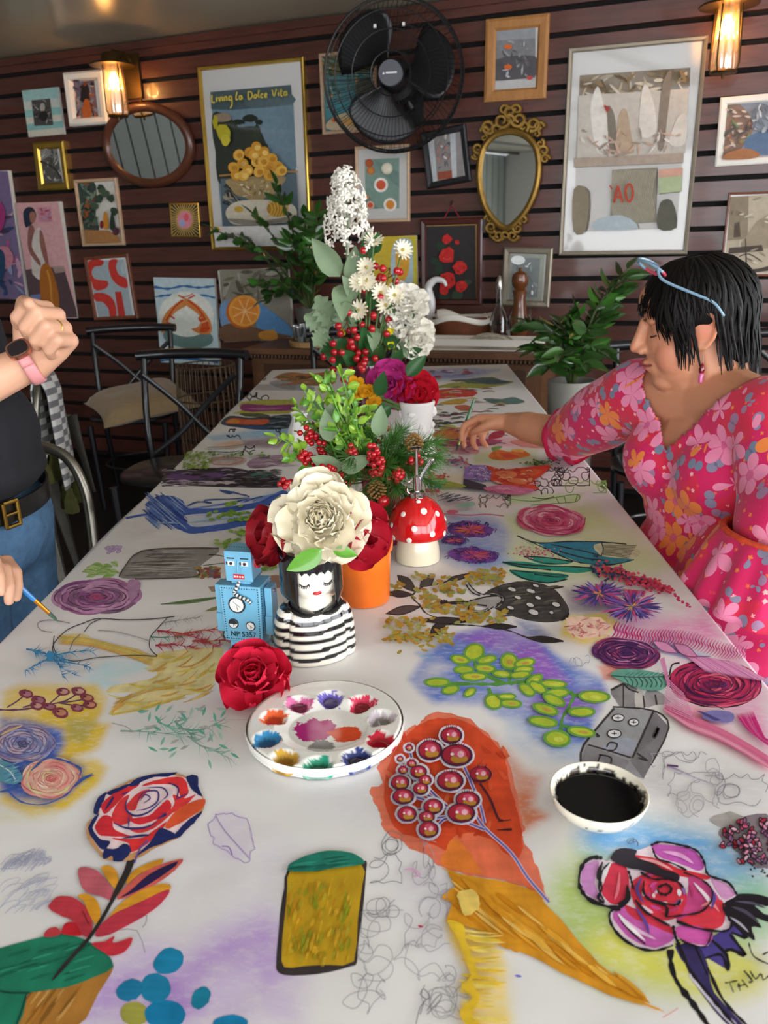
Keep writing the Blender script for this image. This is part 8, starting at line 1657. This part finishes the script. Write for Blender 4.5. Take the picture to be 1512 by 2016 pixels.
# face details
fc = MB();fc.tube([g(.0675+.0165*math.cos(k),.031+.0185*math.sin(k),.003-.005*math.cos(k)) for k in np.linspace(-.9,1.2,9)],.0017,5);fc.build('eyelash',mat('lash_dark','#4a2a20',.7),wt)
fc = MB();fc.tube([g(.091-.026*k*k,.014+.042*k,.030+.010*k-.014*k*k) for k in np.linspace(0,1,8)],[.002,.003,.0035,.0035,.003,.0025,.002,.001],6);fc.build('eyebrow',mat('brow_brown','#7a4a38',.8),wt)
# hair
HB = Body();Rh = Matrix((fH.normalized(),uH.cross(fH).normalized(),fH.normalized().cross(uH.cross(fH).normalized()))).transposed()
for c,r in (((-.018,0,.04),(.092,.084,.085)),((-.045,0,-.0),(.062,.076,.085)),((.02,0,.068),(.060,.064,.046)),((-.06,0,-.06),(.033,.056,.045))): HB.e(g(*c),r,Rh)
def hkeep(p): q = Rh.transposed() @ (p-H);return not (q.x > .075 and q.z < .045) and not (q.x > -.045 and q.z < .0 and abs(q.y) > .0)
me_ = HB.mesh('hair',.006,4,m_hair,hkeep,off=base);ho = inst('hair',me_,wt,Matrix());ho['_o'] = tuple(base);st = MB();rr = random.Random(5)
for i in range(620):
    ph = rr.uniform(-PI,PI);ap = abs(ph);crown = Vector((-.035+rr.gauss(0,.02),rr.gauss(0,.02),0));
    zend = .045+rr.uniform(-.012,.015) if ap < .75 else (rr.uniform(-.075,-.01) if ap < 1.3 else (rr.uniform(.02,.05) if ap < 1.85 else rr.uniform(-.125,-.05)))
    if .75 < ap < 1.0: zend = rr.uniform(-.02,.03)
    P = [];lift = rr.uniform(.0,.009)
    for k in range(9):
        t_ = k/8;z = .128-(.128-zend)*t_**1.25;s_ = math.sqrt(max(0,1-((max(z,-.01)-.036)/.097)**2));a_ = ph+.12*math.sin(t_*3+i)
        ex = .004*math.sin(i*1.7+t_*5)+lift+(.006*t_*t_)
        x = -.012+(.099*s_+ex)*math.cos(a_);y = (.089*s_+ex)*math.sin(a_)
        if z < 0 and ap > 1.85: x += -.06*z*0;y *= 1+z*1.5;x = x*(1+z*.5)
        P.append(g(x,y,z))
    st.tube(P,[.0034,.0042,.0044,.0044,.0042,.0038,.003,.002,.0006],5,flat=.5)
st.build('hair_strands',m_hair,ho)['kind'] = 'stuff'
# earring, glasses, brush
t = MB();ep = g(-.004,.078,-.045);t.tube([ep,ep-Vector((0,0,.018))],.0007,5);o = t.build('earring_hook',m_chr,wt);t = MB();t.lathe([(0,.016),(.003,.012),(.0055,.004),(.0045,-.002),(0,-.004)][::-1],14,ep-Vector((0,0,.032)));t.build('earring_drop',mat('garnet','#7d0c22',.1,coat=.5),wt);t = MB();t.lathe([(0,-.022),(.004,-.02),(.0045,-.006),(.003,-.003),(0,-.003)],14,ep-Vector((0,0,.032)));t.build('earring_tip',mat('pink_gem','#d2609a',.1,coat=.5),wt)
gl = thing('glasses',g(.07,0,.13),'clear blue and pink framed glasses pushed up on black hair','glasses');m_gf = mat('glasses_frame','#7fa0b8',.2,coat=.6,alpha=.9);m_gp = mat('glasses_pink','#d2506a',.2,coat=.6)
gc,gu,gn = Vector((.098,0,.125)),Vector((.5,0,.6)).normalized(),Vector((.7,0,-.5))
def GP(y,v_): q = Vector((.062,0,.132))+Vector((.62,0,-.2)).normalized()*0+Vector((.045,0,.05)).normalized()*v_;return g(q.x+.022-.5*abs(y),y,q.z-.15*abs(y))
for s_ in (-1,1):
    ring = [(s_*.036+.028*math.cos(a),.025*math.sin(a)) for a in np.linspace(0,2*PI,29)[:-1]]
    MB().tube([GP(*q) for q in ring],.0028,8,closed=True).build('rim',m_gf,gl);MB().tube([GP(*ring[k]) for k in range(15,28)],.0031,8).build('rim_accent',m_gp,gl)
    ln_ = MB();ln_.add([GP(*q) for q in ring],[tuple(range(28))]);ln_.build('lens',m_glass,gl,smooth=False)
    MB().tube(spline([GP(s_*.064,.006),g(.05,s_*.083,.105),g(.0,s_*.098,.07),g(-.03,s_*.099,.048),g(-.045,s_*.095,.02)],5),.0027,8).build('temple',m_gf,gl)
MB().tube([GP(-.01,.006),GP(0,.01),GP(.01,.006)],.0025,8).build('bridge',m_gf,gl)
def brush(tip,d,L,label,hcol,fcol,bcol):
    d = Vector(d).normalized();t = thing('paint_brush',tip,label,'brush')
    P = lambda a: Vector(tip)+d*a
    MB().tube([P(0),P(.006),P(.016),P(.022)],[.0004,.0022,.003,.0028],10).build('bristles',mat('bristle_'+bcol[1:],bcol,.6),t)
    MB().tube([P(.02),P(.05)],[.003,.0036],12).build('ferrule',mat('ferrule_'+fcol[1:],fcol,.25,metal=.8),t)
    MB().tube([P(.05),P(.075),P(.12),P(L)],[.0036,.0046,.004,.0022],12).build('handle',mat('handle_'+hcol[1:],hcol,.2,coat=.6),t)
brush(tipB,Bd,.165,'green handled paint brush held by the woman in pink','#3f7a52','#a8c06a','#2a3a2c')
# ---- the standing painter at the left edge
pb = Vector((-.88,1.42,0));pt = thing('person',pb,'standing painter in a black T-shirt, jeans and a pink wrist watch','person')
B = Body();Wr = aty(62,712,1.33);El = Vector((-.90,1.22,1.0));W2 = aty(-62,1150,1.13);E2 = Vector((-.93,1.2,.98));HL = Vector((-.86,1.36,1.50))
head(B,HL,Vector((.8,-.1,-.45)),Vector((.4,0,1)).normalized(),1)
RB = Matrix.Rotation(-.3,3,'Z');S1,S2 = Vector((-.86,1.20,1.29)),Vector((-.90,1.6,1.29))
B.c((Vector((-.88,1.4,1.3)),.06),(HL-Vector((0,0,.04)),.055));B.c((S1,.06),((-.89,1.4,1.3),.07),(S2,.06));B.e((-.88,1.41,1.13),(.12,.17,.2),RB);B.e((-.885,1.41,.95),(.13,.165,.17),RB);B.e((-.885,1.41,.8),(.15,.175,.13),RB)
for s_,yy in ((-1,1.32),(1,1.52)): B.c(((-.88,yy,.8),.095),((-.87,yy,.45),.065),((-.89,yy,.07),.045));B.c(((-.89,yy,.05),.042),((-.76,yy-.02,.03),.032))
B.c((S1,.055),(El,.046),(El.lerp(Wr,.4),.044),(Wr,.030));B.c((S2,.055),((-1.0,1.5,1.0),.046),(E2,.044));B.c((E2,.044),(W2,.029))
B.c((S2,.055),(Vector((-.98,1.45,1.03)),.046),(E2,.045))
fD = Vector((.62,-.10,.62)).normalized()
RGm,_ = hand(B,Wr,fD,Vector((.30,.95,-.1)),1,((1.45,1.5,.9),(1.5,1.55,.9),(1.5,1.6,.9),(1.5,1.6,.9)),((.045,.042,-.012),(.078,.044,-.034),(.094,.026,-.052)),1.06)
tip2 = Vector((-.5454,1.1222,.7535));bd2 = (aty(18,1136,1.1)-tip2).normalized();gr2 = tip2+bd2*.125
hand(B,W2,gr2+Vector((-.01,.0,.012))-W2,Vector((.0,.35,.9)),1,((.35,.7,.4),(.5,.8,.4),(.75,.8,.5),(.9,.8,.5)),((.045,.032,-.02),(.075,.03,-.036),(.098,.016,-.04)),.98)
me_ = B.mesh('body',.0036,4,m_skin,off=pb);thp = np.array(Wr+fD*.09)
paintv(me_,lambda co: np.ones((len(co),3))*np.array(rgb('#d3a083'))*(1+.08*np.sin(co[:,:1]*60)*np.sin(co[:,2:]*50)),pb);inst('body',me_,pt,Matrix())
Sh = Body();Sh.c((S1,.078),((-.89,1.4,1.28),.085),(S2,.078));Sh.e((-.88,1.41,1.13),(.15,.195,.2),RB);Sh.e((-.86,1.40,.98),(.185,.20,.14),RB);Sh.e((-.845,1.39,.925),(.178,.19,.075),RB);Sh.c((S1,.078),(S1.lerp(El,.5),.072));Sh.c((S2,.078),(S2.lerp(Vector((-.98,1.45,1.03)),.55),.072))
me_ = Sh.mesh('shirt',.007,5,mat('black_tshirt','#17161c',.85,bump=(10,.3)),lambda p: (p-Vector((-.87,1.39,1.39))).length > .085,off=pb);inst('shirt',me_,pt,Matrix())
J = Body();J.e((-.875,1.41,.80),(.185,.205,.13),RB)
for yy in (1.31,1.52): J.c(((-.855,yy,.79),.135),((-.85,yy,.62),.115),((-.87,yy,.42),.085),((-.89,yy,.09),.075))
me_ = J.mesh('jeans',.008,5,mat('denim','#4f7396',.85,noise=(60,.25),bump=(30,.3)),lambda p: p.z < .885,off=pb);inst('jeans',me_,pt,Matrix())
belt = [Vector((-.868,1.41,.872))+RB @ Vector((.178*math.cos(a),.198*math.sin(a),0))+Vector((0,0,-.012*math.cos(a))) for a in np.linspace(0,2*PI,57)[:-1]]
bl = MB();n_ = len(belt);vs = [p_+Vector((0,0,z))*1+(p_-Vector((-.868,1.41,p_.z))).normalized()*w_ for p_ in belt for z,w_ in ((-.018,0),(-.018,.004),(.018,.004),(.018,0))]
bl.add(vs,[(4*i+k,4*((i+1) % n_)+k,4*((i+1) % n_)+(k+1) % 4,4*i+(k+1) % 4) for i in range(n_) for k in range(4)]);bl.build('belt',mat('black_leather','#16130f',.35,coat=.3,bump=(40,.3)),pt)
def pxy(p_): d = p_-CAM;return 756+FPX*d.dot(cR)/d.dot(cF),1008-FPX*d.dot(cU)/d.dot(cF)
bi = min(range(n_),key=lambda i: abs(pxy(belt[i])[0]-14)+(1e4 if belt[i].y > 1.41 else 0));bn = (belt[bi]-Vector((-.868,1.41,belt[bi].z))).normalized();bc = belt[bi]+bn*.009;bx_,by_ = (belt[(bi+1) % n_]-belt[bi-1]).normalized(),Vector((0,0,1));bq = [bc+bx_*x+by_*y for x,y in ((-.015,-.022),(.015,-.022),(.015,.022),(-.015,.022))];bk = MB()
for i in range(4): bk.tube([bq[i],bq[(i+1) % 4]],.004,8)
bk.tube([bc-bx_*.013,bc+bx_*.018],.003,8);bk.build('buckle',mat('brass','#a5803a',.3,metal=1),pt)
fw = (Wr-El).normalized();wx,wy = frame_of(fw);wc_ = Wr-fw*.004
st = MB();st.grid(lambda a,b_: wc_+fw*(.019*(b_-.5))+(wx*math.cos(2*PI*a)+wy*math.sin(2*PI*a))*(.0335+.0015*math.sin(b_*PI)),40,4);ws = st.build('watch_strap',mat('pink_strap','#d98f90',.5),pt);ws.modifiers.new('t','SOLIDIFY').thickness = .003
wd_ = (CAM-wc_);wd_ = (wd_-fw*wd_.dot(fw)).normalized();wd_ = (wd_*.75-fw.cross(wd_)*.6).normalized();xx = fw.cross(wd_);cc_ = wc_+wd_*.036;MB().prism([cc_+xx*x+fw*y for x,y in spline([(-.013,-.015),(.013,-.015),(.013,.015),(-.013,.015)],5,True)],wd_*.008).build('watch_case',mat('rose_gold','#c98f7a',.25,metal=.9),pt);MB().prism([cc_+wd_*.0082+xx*x+fw*y for x,y in spline([(-.0105,-.0125),(.0105,-.0125),(.0105,.0125),(-.0105,.0125)],5,True)],wd_*.0008).build('watch_face',mat('watch_dark','#20181c',.1,coat=.6),pt)
HH = Body();fq = Vector((.8,-.1,-.45)).normalized();lq = Vector((.4,0,1)).normalized().cross(fq).normalized();uq = fq.cross(lq);RH = Matrix((fq,lq,uq)).transposed()
for c,r in (((-.018,0,.045),(.094,.086,.09)),((-.05,0,-.02),(.062,.078,.08))): HH.e(HL+RH @ Vector(c),r,RH)
me_ = HH.mesh('hair',.006,5,mat('brown_hair','#2c1c14',.5,noise=(60,.35),bump=(80,.5)),lambda p: not ((RH.transposed() @ (p-HL)).x > .02 and (RH.transposed() @ (p-HL)).z < .06),off=pb);inst('hair',me_,pt,Matrix())
for yy in (1.32,1.52):
    SB = Body();SB.c(((-.90,yy,.055),.05),((-.84,yy-.01,.045),.045),((-.745,yy-.02,.04),.04));inst('shoe',SB.mesh('shoe',.006,4,mat('black_shoe','#161417',.5),lambda p: p.z > .001,off=pb),pt,Matrix())
rg = RGm[2][0]-RGm[2][1]*.02;rx_,ry_ = frame_of(RGm[2][1]);MB().tube([rg+(rx_*math.cos(a)+ry_*math.sin(a))*.0126 for a in np.linspace(0,2*PI,25)[:-1]],.0015,6,closed=True).build('finger_ring',m_gold,pt)
brush(tip2,bd2,.2,'blue handled paint brush held over the paper by the standing painter','#2f7fc4','#d88a2c','#3f5a4a')
